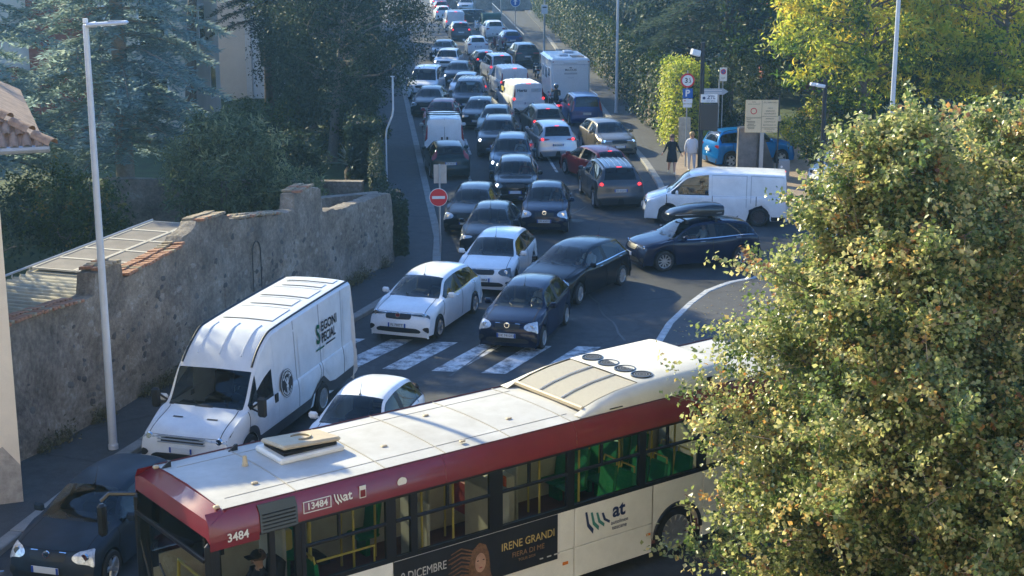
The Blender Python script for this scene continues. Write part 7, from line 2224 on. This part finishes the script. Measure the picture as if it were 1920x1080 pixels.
# dark evergreens leaning over the left pavement
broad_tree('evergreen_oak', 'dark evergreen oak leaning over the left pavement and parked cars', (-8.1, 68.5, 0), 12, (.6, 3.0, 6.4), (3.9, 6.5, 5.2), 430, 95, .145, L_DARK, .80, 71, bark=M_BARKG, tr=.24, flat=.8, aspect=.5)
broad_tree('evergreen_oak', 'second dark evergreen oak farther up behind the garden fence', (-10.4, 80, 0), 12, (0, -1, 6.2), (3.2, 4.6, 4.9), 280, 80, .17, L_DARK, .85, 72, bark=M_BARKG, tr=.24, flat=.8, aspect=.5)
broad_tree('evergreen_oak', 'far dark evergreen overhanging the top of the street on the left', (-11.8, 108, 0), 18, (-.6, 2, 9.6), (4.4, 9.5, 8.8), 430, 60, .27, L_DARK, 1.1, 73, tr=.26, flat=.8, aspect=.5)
# umbrella pine: bare leaning trunk in view, its crown above the roofs
broad_tree('umbrella_pine', 'umbrella pine with bare dark trunk behind the great blue cedar', (-14.8, 70.0, 0), 19, (1.6, -1.0, 13.6), (6.0, 5.0, 3.6), 260, 70, .26, L_CEDG, 1.0, 75, bark=M_BARK, tr=.30, flat=.7, aspect=.3)
broad_tree('added_shade_tree', 'unseen leafy tree added behind the beige house to shade the hatchback and van', (-19.2, 40.3, 0), 12, (0, 0, 8.2), (3.0, 2.6, 4.2), 150, 50, .22, L_IVY, .8, 76, tr=.2, flat=.8, aspect=.5)  # out-of-view tree, added so its crown shades the hatchback and van bonnet
# dark wooded background behind hedge and garden
for k, (x, y, h, rx, ry, lb) in enumerate(((11.5, 99, 11, 4.5, 7, 'dark evergreen rising behind the middle of the ivy hedge'), (9.5, 122, 12, 4.5, 9, 'dark evergreen rising behind the far ivy hedge'), (8, 150, 13, 6, 10, 'dark evergreen at the far end of the hedge'), (15.5, 92, 11, 4, 4, 'dark round evergreen between right cedar and brick building'),
                                       (-30, 92, 14, 6, 6, 'dark evergreen behind the cream villa'), (-15.5, 134, 19, 5, 10, 'tall dark evergreen far up the left of the street'), (-18, 158, 19, 5, 11, 'farthest dark evergreen on the left of the street'), (-2, 196, 13, 12, 5, 'broad evergreen closing the far end of the street'), (25, 84, 12, 5, 5, 'dark evergreen right of the brick building'))):
    broad_tree('garden_evergreen', lb, (x, y, 0), h, (0, 0, h * .5), (rx, ry, h * .5), 190, 48, .42, L_DARK, 1.25, 80 + k, tr=.25, flat=.8, aspect=.5, group=None)
# oleander and garden shrubs
shrub('oleander', 'large oleander with pale branching stems behind the rubble wall', (-9.9, 52.6, 0), (2.25, 1.8, 2.35), 230, 60, .26, L_OLE, .42, 91, aspect=.22)
shrub('oleander', 'smaller oleander beside the pillar of the rubble wall', (-7.6, 52.4, 0), (1.3, 1.2, 1.2), 110, 50, .24, L_OLE, .4, 92, aspect=.22)
for k, (x, y, a, h, lb) in enumerate(((-13.8, 48.5, 1.6, 1.5, 'dark laurel bush behind the far end of the shed roof'), (-17.0, 46.5, 2.0, 1.6, 'broad dark bush behind the left of the shed roof'), (-15.6, 51.8, 1.9, 1.3, 'dark bush under the blue cedar trunk'), (-19.5, 49.5, 2.0, 1.4, 'dark bush near the beige house roof'), (-7.2, 70, 1.6, 1.2, 'low dark bush at the foot of the evergreen oak'), (-9.0, 60.5, 1.6, 1.3, 'dense dark bush left of the agave'), (-11.5, 68.5, 2.2, 1.6, 'wide dark bush below the cypress'))):
    shrub('garden_bush', lb, (x, y, 0), (a, a * .9, h), 100, 45, .17, L_DARK if k % 2 else L_IVY, .45, 100 + k)
# agave
ag = thing('agave', 'grey-blue agave rosette behind the end of the rubble wall', 'plant', (-6.55, 62.2, .9))
M_AG = mat('agave_leaf', (.13, .18, .18), .5, var=.3, vscale=5)
for k in range(26):
    az = k * 2.399; el = .25 + 1.0 * (k / 26); ln = .95 + .25 * math.sin(k * 3.3)
    mb = MB(); vs, fs = [], []
    d = Vector((math.cos(az), math.sin(az), 0)); sd = Vector((-d.y, d.x, 0))
    for q in range(6):
        t = q / 5; w_ = .085 * (1 - t ** 2.2) + .004
        c = d * (ln * t * math.cos(el) * (1 + .15 * t)) + Vector((0, 0, ln * (t * math.sin(el) - .35 * t * t * (1 - k / 30))))
        vs += [c + sd * w_ + Vector((0, 0, .03)), c - Vector((0, 0, .02)), c - sd * w_ + Vector((0, 0, .03))]
    for q in range(5):
        i = q * 3; fs += [(i, i + 1, i + 4, i + 3), (i + 1, i + 2, i + 5, i + 4)]
    mb.add(vs, fs); mb.build('leaf', M_AG, ag, smooth=60)
mb = MB(); mb.lathe([(.30, -.9), (.32, -.2), (.2, .02)], n=12); mb.build('stem', M_BARK, ag)
# weeds along the wall foot and ivy end
rng = np.random.default_rng(123)
n = 9000
t = U(n); zt_ = np.abs(rng.normal(0, .16, n)); off = .08 + np.abs(rng.normal(0, .14, n))
wp_ = np.array(WALL_A)[None] + np.outer(t * WL * .98, np.array(wdir)) + np.outer(off, np.array(wn)); wp_[:, 2] = .10 + zt_
sel = (np.sin(t * 60) + np.sin(t * 23 + 1)) > -.2
wk = wp_[sel]
wo = leaves('weeds', wk, np.tile((0, 0, 1.0), (len(wk), 1)), .085, leafmat('leaf_weed', [(0, (.10, .10, .06)), (.6, (.17, .16, .09)), (1, (.30, .26, .15))], .3, .6), np.clip(rng.normal(.5, .25, len(wk)), 0, 1), None, .4, .2, .8, 3, droop=np.array((0, 0, 1.0)))
tag(wo, 'dry weeds and grass growing along the foot of the rubble wall', 'weeds', kind='stuff')
# fallen leaves on pavements
n = 1500
lx = np.concatenate([rng.uniform(3.3, 9.5, n // 2), rng.uniform(-9.5, -5, n // 2)]); ly = np.concatenate([rng.uniform(33, 47, n // 2), rng.uniform(28, 44, n // 2)])
lp_ = np.stack([lx, ly, np.full(n, .128)], 1)
ok = np.concatenate([np.ones(n // 2, bool) & (lx[:n // 2] > np.interp(ly[:n // 2], [33, 38.4, 42.8, 45.4], [3.4, 3.95, 5.35, 6.9])), np.zeros(n // 2, bool)])
fo = leaves('fallen_leaves', lp_[ok], np.tile((0, 0, 1.0), (ok.sum(), 1)), .07, L_AUT, np.clip(rng.normal(.8, .12, ok.sum()), 0, 1), None, .7, .1, .15, 5)
tag(fo, 'scattered fallen leaves on the island pavement', 'leaves', kind='stuff')
# ================================================================== air
hz_ = MB(); hz_.box((0, 170, 11.4), (500, 480, 25.2))
ho = hz_.build('haze', bpy.data.materials.new('haze'), smooth=0)
tag(ho, 'thin bluish morning haze filling the street air, also standing in for sun glare', 'haze', kind='stuff')
hm_ = ho.data.materials[0]; hm_.use_nodes = True
hm_.node_tree.nodes.remove(hm_.node_tree.nodes['Principled BSDF'])
pv_ = hm_.node_tree.nodes.new('ShaderNodeVolumePrincipled')
pv_.inputs['Color'].default_value = (.42, .70, 1.0, 1)
pv_.inputs['Density'].default_value = .0009
pv_.inputs['Anisotropy'].default_value = .75  # blue tint and forward scatter also imitate the veiling glare of the sun
hm_.node_tree.links.new(pv_.outputs[0], hm_.node_tree.nodes['Material Output'].inputs['Volume'])
